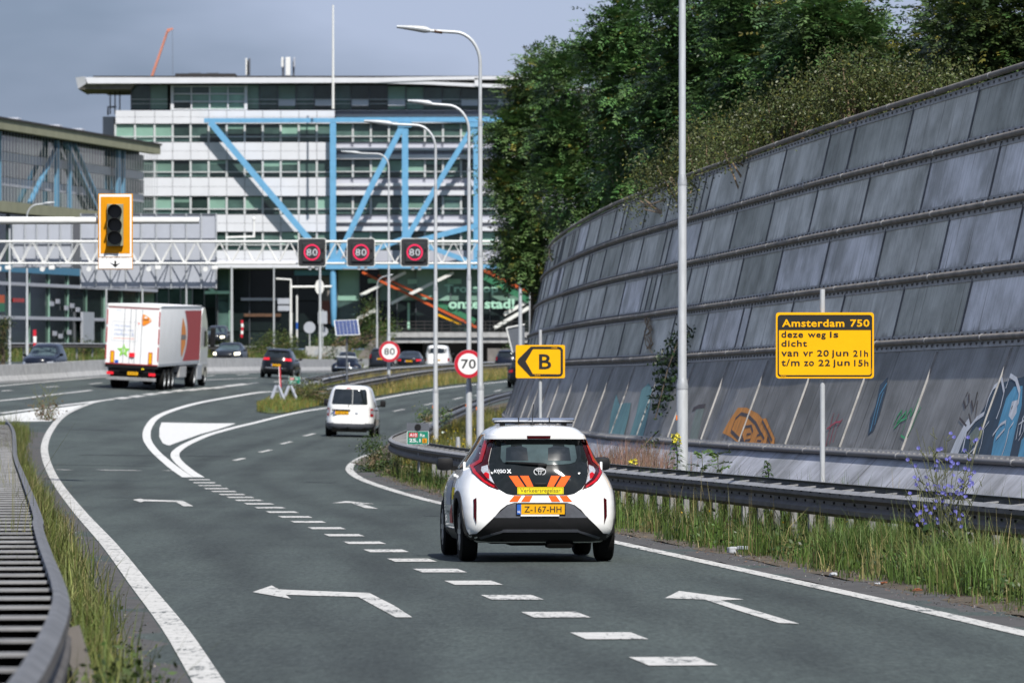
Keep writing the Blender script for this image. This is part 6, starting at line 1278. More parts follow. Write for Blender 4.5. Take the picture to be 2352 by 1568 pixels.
# ------------------------------------------------------------------ the office block with the blue truss
YB = 560.0; KB = YB / FPX
ob = thing('office_block', 'long white and green office block with sky blue steel truss in front', 'building', (at(760, 800, YB).x, YB, EYE - 1.0)); O = ob.location
def bx_(x, yy=YB): return (x - CX) / FPX * yy - O.x
def bz_(y, yy=YB): return EYE - (y - HY) / FPX * yy - O.z
def slab(name, x0, x1, y0, y1, d0, d1, m, parent=None, Yr=YB, bev=0):
    """a block whose front face spans these photo positions at depth Yr+d0 and which runs back to Yr+d1"""
    yy = Yr + d0; X0, X1, Z0, Z1 = bx_(x0, yy), bx_(x1, yy), bz_(y1, yy), bz_(y0, yy); b = MB()
    b.box(((X0 + X1) / 2, (d0 + d1) / 2 + Yr - YB, (Z0 + Z1) / 2), (X1 - X0, d1 - d0, Z1 - Z0), bev=bev); return b.build(name, m, parent or ob)
MX = [265, 310] + [355 + 41.4 * i for i in range(21)]
ROWW = [(286, 325), (369, 406), (452, 491), (534, 573)]; SPAN = [(254, 284), (327, 367), (408, 450), (493, 532), (575, 615)]
slab('core', 268, 1500, 255, 612, 4.2, 24, 'roof_dark')
slab('side_wing', 1216, 1500, 200, 615, .5, 4, 'grey_clad'); slab('rear_wing', 250, 497, 600, 800, 6, 16, 'roof_dark')
for i in range(9):
    for j, (y0, y1) in enumerate(((618, 664), (666, 706), (708, 752), (754, 800))): slab('pane', 252 + i * 27.2, 278 + i * 27.2, y0, y1, 5.6, 5.68, 'pane' if (i * 7 + j * 3) % 5 else 'pane_light')
    slab('mullion', 278 + i * 27.2, 279.4 + i * 27.2, 616, 800, 5.4, 5.7, 'sign_back')
slab('side_wing', 1216, 1500, 616, 800, 3, 14, 'pane_dark')
rs = random.Random(3)
for i in range(len(MX) - 1):
    x0, x1 = MX[i], MX[i + 1]; rec = 0.0 if x0 < 752 else 1.6
    for k, (y0, y1) in enumerate(ROWW):
        light = (k == 0 and i < 3) or (k in (1, 2) and i == 2) or rs.random() < .22
        yb = y1 - 12
        slab('pane', x0 + 2.2, x1 - 2.2, y0, yb, rec + .30, rec + .36, 'pane_light' if light else 'pane')
        slab('pane', x0 + 2.2, x1 - 2.2, yb + 2.5, y1, rec + .30, rec + .36, 'pane_light' if light and k == 0 and rs.random() < .5 else 'pane')
        if not light and rs.random() < .35: slab('blind', x0 + 2.4, x1 - 2.4, y0, y0 + rs.uniform(6, 15), rec + .27, rec + .295, 'pane_light')
        if rec == 0: slab('handrail', x0, x1, yb, yb + 2.2, rec + .08, rec + .2, 'mullion')
        else: slab('handrail', x0, x1, yb - 1, yb + 1.4, rec + .05, rec + .2, 'mullion')
    for k, (y0, y1) in enumerate(SPAN):
        if rec == 0:
            slab('cladding_panel', x0 + .5, x1 - .5, y0, (y0 + y1) / 2 - .3, rec, rec + .3, 'white_clad'); slab('cladding_panel', x0 + .5, x1 - .5, (y0 + y1) / 2 + .3, y1, rec, rec + .3, 'white_clad')
        elif k < 4:
            h = y1 - y0
            slab('cladding_panel', x0 + .4, x1 - .4, y0, y0 + h * .30, rec + .5, rec + .8, 'grey_clad'); slab('ledge', x0, x1, y0 + h * .30, y0 + h * .46, rec - .2, rec + .8, 'white_clad')
            slab('cladding_panel', x0 + .4, x1 - .4, y0 + h * .46, y0 + h * .70, rec + .5, rec + .8, 'grey_clad'); slab('ledge', x0, x1, y0 + h * .70, y0 + h * .96, rec - .3, rec + .8, 'white_clad')
        else: slab('cladding_panel', x0 + .4, x1 - .4, y0, y1 - 14, rec, rec + .3, 'grey_clad')
    for k, (y0, y1) in enumerate(ROWW): slab('mullion', x0 - 2.2, x0 + 2.2, y0 - 1, y1 + 1, rec + .12, rec + .5, 'mullion')
# top storey
TX = [302 + 42 * i for i in range(22)]
for i in range(len(TX) - 1):
    x0, x1 = TX[i], TX[i + 1]
    if 394 < (x0 + x1) / 2 < 567: continue
    dd = rs.random()
    slab('pane', x0 + 1.3, x1 - 1.3, 196 if x0 < 860 else 198 + (x0 - 860) * .03, 251, 1.2, 1.26, 'pane_light' if dd < .3 else 'pane'); slab('mullion', x0 - 1.2, x0 + 1.2, 194, 251, 1.05, 1.3, 'sign_frame')
    slab('balcony_rail', x0, x1, 228, 229.2, .2, .26, 'mullion'); slab('balcony_rail', x0, x1, 238, 239, .2, .26, 'mullion')
    if x0 > 600 and i % 2 == 0: slab('balcony_frame', x0 + 2, x1 - 2, 230, 243, .16, .22, 'sign_back')
for i in range(4):
    for j in range(3): slab('pane', 399 + i * 42, 438 + i * 42, 199.5 + j * 18, 215 + j * 18, .30, .36, 'pane_light' if rs.random() < .7 else 'pane')
    for j in range(4): slab('white_frame', 398 + i * 42, 439.5 + i * 42, 197 + j * 17.6, 199.6 + j * 17.6, .1, .5, 'white_clad')
for i in range(5): slab('white_frame', 396 + i * 42, 399 + i * 42, 197, 252, .05, .5, 'white_clad')
slab('white_frame', 392, 398, 196, 253, .0, .7, 'white_clad'); slab('white_frame', 561, 568, 196, 253, .0, .7, 'white_clad')
slab('inner_wall', 300, 1215, 196, 253, 1.6, 2.2, 'roof_dark')
for x in (253, 264, 275): slab('column', x - 1.2, x + 1.2, 196, 262, 4, 4.3, 'roof_dark')
b = MB(); b.tube([(bx_(243), 3, bz_(262)), (bx_(243), 3, bz_(243)), (bx_(262), 3, bz_(243))], .1, 6); b.build('corner_rail', 'roof_dark', ob)
slab('side_block', 236, 262, 268, 330, 3, 20, 'grey_clad')
# roof edge: a long thin canopy reaching out to the left, splitting into two fascias on the right
def band(name, pts_top, pts_bot, d0, d1, m):
    yy = YB + d0; b = MB(); n = len(pts_top); V = []
    for d in (d0, d1):
        V += [(bx_(x, yy), d, bz_(y, yy)) for x, y in pts_top] + [(bx_(x, yy), d, bz_(y, yy)) for x, y in pts_bot]
    F = []
    for i in range(n - 1): F += [(i, i + 1, n + i + 1, n + i), (2 * n + i, 3 * n + i, 3 * n + i + 1, 2 * n + i + 1), (i, 2 * n + i, 2 * n + i + 1, i + 1), (n + i, n + i + 1, 3 * n + i + 1, 3 * n + i)]
    F += [(0, n, 3 * n, 2 * n), (n - 1, 3 * n - 1, 4 * n - 1, 2 * n - 1)]; b.add(V, F); return b.build(name, m, ob)
band('roof_fascia', [(197, 178), (214, 178), (860, 178.5), (1000, 176.5), (1215, 174.5)], [(201, 192), (214, 192), (860, 190), (1000, 184), (1215, 182)], -1.5, -1.0, 'white_clad')
band('roof_fascia', [(858, 184), (980, 187), (1095, 192), (1215, 195)], [(858, 191), (980, 194), (1095, 200), (1215, 204)], -1.4, -.9, 'white_clad')
slab('fascia_end', 1090, 1100, 180, 198, -1.5, -.9, 'white_clad')
band('roof_slab', [(200, 181), (1215, 179)], [(200, 189), (1215, 185)], -1.0, 28, 'roof_dark')
b = MB(); b.add([(bx_(175), -.8, bz_(179)), (bx_(197), -1.4, bz_(177.5)), (bx_(201), -1.4, bz_(193)), (bx_(181), -.8, bz_(206)), (bx_(175), 12, bz_(179)), (bx_(197), 12, bz_(177.5)), (bx_(201), 12, bz_(193)), (bx_(181), 12, bz_(206))], [(0, 1, 2, 3), (7, 6, 5, 4), (0, 4, 5, 1), (1, 5, 6, 2), (2, 6, 7, 3), (3, 7, 4, 0)]); b.build('canopy_tip', 'white_clad', ob)
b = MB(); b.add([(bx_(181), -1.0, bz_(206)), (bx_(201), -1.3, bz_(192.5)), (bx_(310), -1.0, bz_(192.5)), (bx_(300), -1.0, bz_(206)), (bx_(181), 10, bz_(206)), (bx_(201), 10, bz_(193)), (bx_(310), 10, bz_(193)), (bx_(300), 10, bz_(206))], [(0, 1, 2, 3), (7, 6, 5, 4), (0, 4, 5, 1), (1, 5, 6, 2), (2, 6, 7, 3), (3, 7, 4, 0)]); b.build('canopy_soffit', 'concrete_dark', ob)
slab('roof_kerb', 214, 1215, 174.5, 178, -.6, 2, 'roof_dark'); slab('roof_plant', 402, 540, 169, 177, 4, 12, 'roof_dark')
for x in (436, 478): b = MB(); b.box((bx_(x), 6, bz_(167)), (.9, .6, .5)); b.tube([(bx_(x) - .5, 6, bz_(167)), (bx_(x) + .7, 6, bz_(161))], .07, 6); b.build('roof_equipment', 'sign_frame', ob)
for lab, xs_, y0, y1, mm in (('pale slim antenna unit on the office roof', ((564, 567.5, 'white_steel'), (571, 575, 'sign_frame')), 134, 173, 0), ('white antenna cluster on the office roof beside the mast', ((646, 651, 'white_steel'), (656, 667, 'white_steel'), (674, 678, 'sign_back')), 132, 174, 0)):
    x0 = xs_[0][0]; root = thing('roof_antenna', lab, 'antenna', at(x0, y1, 566), 0, 'antennas on the office roof'); kk = 566 / FPX
    for xa, xb, m in xs_:
        b = MB(); w = (xb - xa) * kk; h = (y1 - y0) * kk; hh = h if xa not in (646, 674) else h * .55; b.box(((xa + xb) / 2 * kk - x0 * kk, 0, h - hh / 2), (w, .4, hh), bev=.05); b.build('antenna_panel', m, root)
    b = MB(); b.tube([((xs_[0][0] + 4 - x0) * kk, .4, 0), ((xs_[0][0] + 4 - x0) * kk, .4, h * .9)], .12, 8); b.tube([((xs_[-1][0] - x0) * kk, .4, 0), ((xs_[-1][0] - x0) * kk, .4, h * .8)], .1, 8); b.build('mast', 'sign_frame', root)
# blue truss standing in front of the facade
def truss(name, p0, p1, w, d=-1.1, dp=.55, m='blue_steel'):
    yy = YB + d; b = MB(); A = Vector((bx_(p0[0], yy), d, bz_(p0[1], yy))); B = Vector((bx_(p1[0], yy), d, bz_(p1[1], yy))); b.beam(A, B, dp, w * KB, 0, (0, 0.001, 1) if abs(A.x - B.x) > .2 else (1, 0, 0))
    if abs(A.x - B.x) <= .2: b = MB(); b.box(((A.x + B.x) / 2, d, (A.z + B.z) / 2), (w * KB, dp, abs(A.z - B.z)))
    return b.build(name, m, ob)
truss('truss_chord', (469, 277), (772, 276.5), 10); truss('truss_chord', (772, 275.5), (1175, 274.5), 11)
truss('truss_column', (765, 282), (765, 612), 14); truss('truss_column', (930.5, 282), (930.5, 552), 14.5); truss('truss_column', (1094, 282), (1094, 612), 13)
b = MB(); b.tube([(bx_(765), -1.1, bz_(612)), (bx_(767), -1.1, bz_(700)), (bx_(767), -1.1, bz_(744)), (bx_(768), -1.1, bz_(750))], [.30, .32, .26, .14], 12); b.build('truss_column', 'blue_steel', ob, smooth=40)
truss('truss_diagonal', (483, 281), (600, 420), 14); truss('truss_diagonal', (600, 420), (762, 611), 14, -1.12)
truss('truss_diagonal', (924, 290), (852, 430), 13, -1.14); truss('truss_diagonal', (852, 430), (770, 606), 13, -1.13)
truss('truss_diagonal', (1088, 290), (1018, 402), 12, -1.14); truss('truss_diagonal', (1018, 402), (934, 548), 12, -1.13)
truss('truss_diagonal', (1100, 517), (960, 553), 12, -1.15); truss('truss_diagonal', (935, 545), (776, 604), 11, -1.16); truss('truss_diagonal', (935, 548), (1092, 606), 11, -1.16)
truss('truss_chord', (756, 610), (1180, 610), 13, -1.18)
for x in (930.5, 1094): slab('gusset', x - 17, x + 15, 281, 292, -1.5, -.8, 'blue_steel')
slab('gusset', 748, 786, 600, 618, -1.55, -.9, 'blue_steel')
slab('lintel', 500, 756, 604, 615, -.4, 1, 'white_clad'); slab('light_box', 676, 762, 621, 632, 2, 3, 'blue_steel'); M_ = M['white_clad']
# ground storeys
slab('shop_back', 495, 1215, 616, 800, 14, 16, 'roof_dark'); slab('floor_slab', 495, 1215, 612, 618, 1, 15, 'grey_clad')
GX = [500, 527, 573, 629, 683, 735, 775, 826, 871, 912, 955, 1000, 1035, 1080, 1125, 1170, 1215]
for i in range(len(GX) - 1):
    x0, x1 = GX[i], GX[i + 1]; green = x0 >= 775
    for j, (y0, y1) in enumerate(((618, 690), (692, 760), (762, 800))):
        m = 'pane_dark'
        if green and j == 0 and i not in (7,): m = 'pane_light'
        if green and j == 1 and i in (6, 10, 11, 12): m = 'pane'
        if 500 <= x0 < 527: m = 'pane'
        slab('pane', x0 + .8, x1 - .8, y0, y1, 3.0, 3.06, m)
    slab('mullion', x0 - .7, x0 + .7, 616, 800, 2.8, 3.1, 'sign_frame' if i != 1 else 'mint')
slab('wall', 736, 764, 634, 690, 2.6, 3.4, 'concrete_dark'); slab('wall', 736, 764, 690, 742, 2.6, 3.4, 'brick')
slab('transom', 553, 670, 684, 690, 2.5, 2.9, 'grey_clad'); slab('transom', 470, 528, 668, 675, 2.4, 2.7, 'mint'); slab('warm_light', 560, 645, 720, 727, 2.6, 2.9, 'rust')
b = MB(); b.beam((bx_(453), 2.4, bz_(638)), (bx_(492), 2.4, bz_(672)), .3, .3); b.build('stair_string', 'mint', ob)
slab('light_band', 845, 872, 640, 650, 2.7, 2.95, 'mint'); slab('light_band', 936, 958, 641, 652, 2.7, 2.95, 'mint'); slab('light_band', 1028, 1060, 640, 652, 2.7, 2.95, 'mint'); slab('interior_column', 936, 941, 695, 756, 2.5, 2.8, 'mint')
def strut(name, p0, p1, w, m, d=1.6):
    yy = YB + d; b = MB(); b.beam((bx_(p0[0], yy), d, bz_(p0[1], yy)), (bx_(p1[0], yy), d, bz_(p1[1], yy)), w * KB, w * KB, 0, (0, 1, 0)); return b.build(name, m, ob)
strut('white_strut', (828, 678), (932, 625), 7, 'white_steel'); strut('white_strut', (898, 697), (1042, 626), 7, 'white_steel'); strut('white_strut', (820, 733), (862, 712), 8, 'white_steel'); strut('white_strut', (1135, 753), (1215, 706), 8, 'white_steel'); strut('white_strut', (1158, 722), (1215, 690), 8, 'white_steel')
strut('orange_beam', (832, 625), (1098, 753), 5.5, 'orange_beam', 1.2); strut('orange_beam', (868, 632), (1024, 701), 4.5, 'orange_beam', 1.9); strut('orange_beam', (1112, 620), (1215, 672), 7, 'orange_beam', 1.2)
strut('green_band', (1004, 696), (1092, 738), 12, 'green_beam', 1.5); strut('green_band', (1112, 636), (1215, 690), 13, 'green_beam', 1.5); strut('colour_band', (1004, 715), (1075, 742), 14, 'blue_steel_dark', 1.7); strut('colour_band', (1006, 722), (1060, 744), 6, 'plate_yellow', 1.45)
b = MB(); put_text(b, 'onze stad!', bx_(1106), bz_(697), 1.0, 152 * KB, 23 * KB, 0, .03); put_text(b, 'Trots op', bx_(1082), bz_(665), 1.0, 124 * KB, 24 * KB, 0, .02)
par = list(range(len(b.V)))
def root_(i):
    while par[i] != i: par[i] = par[par[i]]; i = par[i]
    return i
for f in b.F:
    for i in f[1:]: par[root_(i)] = root_(f[0])
for r in sorted({root_(f[0]) for f in b.F}):
    fs = [f for f in b.F if root_(f[0]) == r]; ids = sorted({i for f in fs for i in f}); mp_ = {i: k for k, i in enumerate(ids)}
    c_ = MB(); c_.add([b.V[i] for i in ids], [tuple(mp_[i] for i in f) for f in fs]); c_.build('letter', 'mint', ob)

# ------------------------------------------------------------------ the glass building on the left, running away from the camera
A_, B_ = Vector((-43.5, 390)), Vector((-29.9, 480)); dv = (B_ - A_).normalized(); nv = Vector((dv.y, -dv.x)); Lb = (B_ - A_).length
gb = thing('glass_building', 'left glass building with olive cornice and fine upright fins', 'building', (A_.x, A_.y, EYE - 1.5)); rotb = math.atan2(dv.y, dv.x); gb.rotation_euler = (0, 0, rotb)
EZ = 1.5
def gbox(name, u0, u1, z0, z1, out, th, m):
    b = MB(); b.box(((u0 + u1) / 2, -out + th / 2, (z0 + z1) / 2 + EZ), (u1 - u0, th, z1 - z0)); return b.build(name, m, gb)
gbox('core', 0, Lb, -2, 17.0, -1.6, 18, 'roof_dark'); gbox('roof_edge', -.2, Lb + .2, 17.1, 17.25, .35, 19, 'roof_dark')
nb = 14
for i in range(nb):
    u0, u1 = i * Lb / nb, (i + 1) * Lb / nb
    gbox('cornice_stone', u0 + .02, u1 - .02, 16.35, 17.1, .25, .6, 'olive_band'); gbox('cornice_stone', u0 + .02, u1 - .02, 10.2, 11.0, .3, .6, 'olive_band')
    for j, (z0, z1) in enumerate(((11.1, 12.3), (12.3, 13.0), (13.0, 14.2), (14.2, 14.9), (14.9, 16.3))): gbox('pane' if j % 2 == 0 else 'cladding_panel', u0 + .03, u1 - .03, z0 + .02, z1 - .02, -1.2, .1, 'pane' if j % 2 == 0 else 'grey_clad')
    for j, (z0, z1) in enumerate(((5.0, 10.1), (2.45, 4.75), (-1.5, 2.2))): gbox('pane', u0 + .03, u1 - .03, z0, z1, -.3, .1, 'pane_dark')
    gbox('mullion', u0 - .03, u0 + .03, -1.5, 10.1, -.15, .12, 'pane_light')
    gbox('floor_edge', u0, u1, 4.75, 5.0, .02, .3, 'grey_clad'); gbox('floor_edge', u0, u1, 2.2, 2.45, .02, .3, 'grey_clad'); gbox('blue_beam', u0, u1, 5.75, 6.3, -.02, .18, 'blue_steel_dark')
for i in range(int(Lb) + 1): gbox('fin', i - .022, i + .022, 11.0, 16.35, -.03, .03, 'fin')
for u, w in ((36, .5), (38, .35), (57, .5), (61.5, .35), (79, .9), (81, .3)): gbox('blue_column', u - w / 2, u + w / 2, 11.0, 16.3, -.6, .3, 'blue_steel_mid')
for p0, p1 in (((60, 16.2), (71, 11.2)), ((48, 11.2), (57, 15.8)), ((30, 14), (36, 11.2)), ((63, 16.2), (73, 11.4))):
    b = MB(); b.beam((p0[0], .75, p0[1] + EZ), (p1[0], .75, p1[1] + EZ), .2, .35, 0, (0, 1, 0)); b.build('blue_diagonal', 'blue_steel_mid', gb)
gbox('shop_print', 34.5, 37.2, 3.1, 4.0, -.12, .05, 'orange_beam'); gbox('shop_print', 34.6, 37.1, 2.75, 3.4, -.08, .05, 'green_beam'); gbox('shop_print', 40, 43.5, 3.5, 3.8, -.12, .05, 'post_red')
for u, z in ((52, 3.3), (54, 3.5), (57, 3.0), (59, 3.2), (61, 2.9), (53, 1.0), (55, .8), (58, 1.1)): gbox('shop_print', u, u + 1.3, z, z + .35, -.1, .05, 'grey_clad')
gbox('white_stair', 62.5, 66.5, -.8, 2.9, .1, .2, 'sign_back')
for u in (40, 52, 66, 74): 
    b = MB(); b.box((u, 3, 17.5 + EZ), (1.2, 1.0, .8), bev=.1); b.build('roof_vent', 'sign_back', gb)

# ------------------------------------------------------------------ the viaduct over the motorway
YV = 455.0; KV = YV / FPX
vi = thing('viaduct', 'grey concrete viaduct with black railing over the motorway', 'bridge', at(1050, 800, YV)); VO = vi.location
def vx(x): return (x - CX) * KV - VO.x
def vz(y): return EYE - (y - HY) * KV - VO.z
def vbox(name, x0, x1, y0, y1, d0, d1, m): b = MB(); b.box(((vx(x0) + vx(x1)) / 2, (d0 + d1) / 2, (vz(y0) + vz(y1)) / 2), (vx(x1) - vx(x0), d1 - d0, vz(y0) - vz(y1))); return b.build(name, m, vi)
for i in range(8): x0 = 888 + i * 52; vbox('edge_beam', x0 + .3, x0 + 51.7, 763, 774.5, -.4, 0.2, 'concrete'); vbox('fascia', x0 + .3, x0 + 51.7, 776.5, 787, -.2, 0.4, 'concrete')
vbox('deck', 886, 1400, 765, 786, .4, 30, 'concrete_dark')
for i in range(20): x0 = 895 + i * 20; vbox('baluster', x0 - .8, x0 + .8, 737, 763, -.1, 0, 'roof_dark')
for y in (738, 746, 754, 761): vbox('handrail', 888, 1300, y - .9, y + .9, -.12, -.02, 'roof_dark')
vbox('pier_wall', 905, 960, 787, 880, 22, 24, 'concrete_dark'); vbox('dark_backdrop', 860, 1400, 780, 880, 34, 36, 'under'); vbox('abutment', 1120, 1200, 800, 880, -2, 1.0, 'concrete_dark')  # black backdrop added so the shaded opening under the deck stays dark
b = MB(); P = [(893, 766), (893, 850), (812, 850), (826, 815), (850, 787), (872, 771)]; b.prism([(vx(x), vz(y)) for x, y in P], -1.5, 24, 0); b.build('wing_wall', 'concrete_dark', vi)
rw = thing('retaining_wall', 'low stained concrete retaining wall with pale graffiti between bushes', 'wall', at(750, 830, 432)); kk = 432 / FPX
for i in range(4): b = MB(); b.box(((-36 + i * 24) * kk, 0, 17 * kk), (23.7 * kk, .4, 36 * kk)); b.build('wall_panel', 'concrete', rw)
b = MB()
for cx, rr_ in ((-18, 9), (28, 7), (6, 5)): b.prism([(cx * kk + rr_ * kk * (1 + .25 * math.sin(5 * a)) * math.cos(a), 18 * kk + rr_ * 1.4 * kk * math.sin(a)) for a in [2 * math.pi * q / 18 for q in range(18)]], -.215, -.205)
b.build('graffiti', 'litter_white', rw)
# ------------------------------------------------------------------ tower crane far away
YC = 900.0; cr = thing('construction_crane', 'orange jib of a far construction crane above the roof', 'crane', at(343, 200, YC)); kc = YC / FPX
def cp(x, y, d=0): return Vector(((x - 343) * kc, d, (200 - y) * kc))
b = MB(); a0, a1 = cp(339, 200), cp(384, 72); perp = Vector((.93, 0, .33)) * 4.2 * kc
for d in (-.35, .35): b.beam(a0 + Vector((0, d, 0)), a1 + Vector((0, d, 0)), .16, .16); b.beam(a0 + perp + Vector((0, d, 0)), a1 + perp * .5 + Vector((0, d, 0)), .16, .16)
b.build('jib', 'crane', cr)
b = MB()
for i in range(16): t = i / 16; p = a0.lerp(a1, t); q = (a0 + perp).lerp(a1 + perp * .5, t + 1 / 32); r = a0.lerp(a1, t + 1 / 16); b.beam(p, q, .11, .11); b.beam(q, r, .11, .11)
b.build('bracing', 'crane', cr)
b = MB(); b.box(cp(387, 70), (6 * kc, .8, 7 * kc)); b.beam(cp(384, 70), cp(397, 66), .3, .3); b.build('jib_head', 'crane', cr); b = MB(); b.beam(cp(396, 67), cp(397, 200), .06, .06); b.build('cable', 'sign_frame', cr)
# ------------------------------------------------------------------ trees, shrubs, grass, weeds
def tints(n, c, v=0.25, yellow=0.0, ycol=(0.16, 0.15, 0.03)):
    t = np.array(c)[None] * (1 + rng.normal(0, v, (n, 1))) * (1 + rng.normal(0, .08, (n, 3)))
    if yellow: k = rng.random(n) < yellow; t[k] = np.array(ycol)[None] * (1 + rng.normal(0, .2, (k.sum(), 1)))
    return np.clip(t, .004, 1)
def unit(v): return v / np.maximum(np.linalg.norm(v, axis=1, keepdims=True), 1e-9)
def frond_leaves(P, D, length, pairs, lw, ll):
    """compound leaves: leaflets in pairs along a drooping rib starting at P, heading D"""
    n = len(P); side = unit(np.cross(D, np.tile([0, 0, 1.0], (n, 1)) + rng.normal(0, .25, (n, 3)))); up = np.cross(side, D); out = []
    L = length * rng.uniform(.6, 1.2, (n, 1))
    for k in range(pairs):
        t = (k + .6) / pairs; base = P + D * L * t + np.array([0, 0, -1.0]) * (L * .35 * t * t)
        for s in ((-1, 1) if k < pairs - 1 else (-1, 0, 1)):
            d = unit(D * (.55 if s else 1) + side * s * .85 + np.array([0, 0, -.25]) + rng.normal(0, .15, (n, 3))); w = unit(np.cross(d, up) + rng.normal(0, .12, (n, 3))) * lw / 2; l = ll * rng.uniform(.75, 1.15, (n, 1))
            out.append(np.stack([base, base + d * l * .5 + w, base + d * l, base + d * l * .5 - w], 1))
    return np.stack(out, 1)          # n, leaflets, 4, 3
def small_leaves(P, size):
    n = len(P); d = unit(rng.normal(0, 1, (n, 3))); w = unit(np.cross(d, rng.normal(0, 1, (n, 3)))); s = size * rng.uniform(.6, 1.3, (n, 1))
    return np.stack([P - d * s / 2, P + w * s * .27, P + d * s / 2, P - w * s * .27], 1)
def clumps(ells, nclump, share=1.0):
    """clump centres near the surface of a union of ellipsoids"""
    C = []; w = np.array([e[3] * e[4] * e[5] for e in ells]) ** .66; w /= w.sum()
    for e, m in zip(ells, np.maximum(1, (w * nclump).astype(int))):
        u = unit(rng.normal(0, 1, (m, 3))); r = rng.uniform(.55, 1.02, (m, 1)) ** .6; C.append(np.c_[np.array(e[:3]) + u * r * np.array(e[3:6]), u])
    return np.concatenate(C)
def tree(name, label, group, ells_px, Y, dy, nfr, col, trunk_px, kind='frond', fl=.42, lw=.06, ll=.15, clump_r=.30, nclump=None, yellow=.03, cat='tree', pairs=4, yspread=None):
    ells = []
    for i, (x, y, rx, ry) in enumerate(ells_px):
        Yk = Y + (yspread[i] if yspread else 0); k = Yk / FPX; c = at(x, y, Yk); ells.append((c.x, c.y, c.z, rx * k, dy, ry * k))
    base = at(trunk_px, 800, Y); base.z = gz(base.x, base.y) - .2; root = thing(name, label, cat, base, 0, group); B = np.array(base)
    Cl = clumps(ells, nclump or max(30, nfr // 85)); per = nfr // len(Cl) + 1
    P = np.repeat(Cl, per, 0); n = len(P); off = rng.normal(0, 1, (n, 3)) * clump_r * np.array([1, 1, .75]); pos = P[:, :3] + off; dirs = unit(P[:, 3:] * .9 + off / clump_r * .5 + rng.normal(0, .45, (n, 3)) + np.array([0, -.15, .15]))
    cl_t = np.repeat(1 + rng.normal(0, .22, len(Cl)), per)
    if kind == 'frond':
        q = frond_leaves(pos, dirs, fl, pairs, lw, ll); nl = q.shape[1]; V = q.reshape(-1, 3); t = np.repeat(tints(n, col, .2, yellow) * cl_t[:, None], nl, 0)
    else:
        q = small_leaves(pos, ll); V = q.reshape(-1, 3); t = tints(n, col, .16, yellow) * cl_t[:, None]
    o = quad_mesh('crown', V - B, 4, np.clip(t, .003, 1), 'leaf', root); o['kind'] = 'stuff'
    b = MB(); e0 = ells[0]; top = Vector((e0[0], e0[1], e0[2])) - base
    b.tube([(0, 0, 0), tuple(top * .35 + Vector((.08, 0, 0))), tuple(top * .7), tuple(top)], [.16, .13, .09, .04], 8); b.build('trunk', 'bark', root, smooth=60)
    b = MB()
    for e in ells:
        c = Vector(e[:3]) - base
        for j in range(5):
            u = Vector(unit(rng.normal(0, 1, (1, 3)))[0]); u.y = -abs(u.y) * .6; tip = c + Vector((u.x * e[3], u.y * e[4], u.z * e[5])) * .85; st = top * rng.uniform(.4, .95); mid = st.lerp(tip, .5) + Vector((0, 0, .15)); b.tube([tuple(st), tuple(mid), tuple(tip)], [.045, .028, .010], 5)
    o = b.build('branches', 'twig' if kind != 'frond' else 'bark', root, smooth=60)
    return root
GT = 'broadleaved trees behind the noise wall'; DG = (0.075, 0.140, 0.044)
tree('ash_tree', 'leftmost tree with a ragged column of foliage hanging past the wall end', GT, [(1232, 205, 44, 60), (1262, 190, 30, 60), (1190, 300, 42, 55), (1245, 330, 80, 80), (1172, 430, 38, 60), (1235, 470, 76, 75), (1190, 575, 38, 55), (1230, 590, 34, 50)], 192, 1.5, 7500, (0.081, 0.137, 0.044), 1215, yellow=.06)
tree('ash_tree', 'feathery tree with a lower crown between the column tree and the tall one', GT, [(1335, 200, 62, 75), (1345, 330, 95, 90), (1310, 450, 70, 65), (1400, 420, 60, 60)], 176, 1.6, 5500, DG, 1330, yellow=.04)
tree('ash_tree', 'tall feathery tree whose top leaves the picture left of the thick lamp post', GT, [(1490, 60, 66, 90), (1430, 80, 34, 50), (1440, 180, 84, 85), (1500, 270, 110, 110), (1460, 380, 80, 60)], 152, 1.6, 5000, (0.075, 0.146, 0.044), 1470, yellow=.02)
tree('ash_tree', 'dense dark tree right behind the thick lamp post', GT, [(1620, 40, 100, 120), (1600, 180, 110, 110), (1590, 310, 90, 90)], 136, 1.5, 4600, (0.065, 0.127, 0.042), 1610, yellow=.02)
tree('ash_tree', 'bushy tree with a twiggy crown right of the thick lamp post', GT, [(1760, 30, 90, 110), (1770, 160, 110, 100), (1720, 280, 90, 70)], 126, 1.5, 4600, (0.065, 0.127, 0.040), 1765, yellow=.02)
tree('ash_tree', 'pointed tree with a gap of sky to its right', GT, [(1885, 70, 62, 80), (1940, 110, 46, 64), (1880, 190, 90, 80), (1985, 125, 28, 48)], 118, 1.4, 4200, (0.072, 0.133, 0.043), 1900, yellow=.02)
tree('broadleaf_tree', 'dark drooping tree right of the sky gap', GT, [(2195, 50, 70, 95), (2150, 170, 78, 68), (2085, 180, 44, 46)], 104, 1.3, 3600, (0.058, 0.091, 0.026), 2150, fl=.26, lw=.05, ll=.11, yellow=.06)
tree('broadleaf_tree', 'darkest tree filling the upper right corner', GT, [(2300, 50, 90, 100), (2330, 150, 80, 60), (2230, 130, 70, 80)], 98, 1.3, 3600, (0.049, 0.078, 0.025), 2300, fl=.24, lw=.05, ll=.11, yellow=.05)
GS = 'small leaved shrubs spilling over the wall top'; OL = (0.066, 0.080, 0.024)
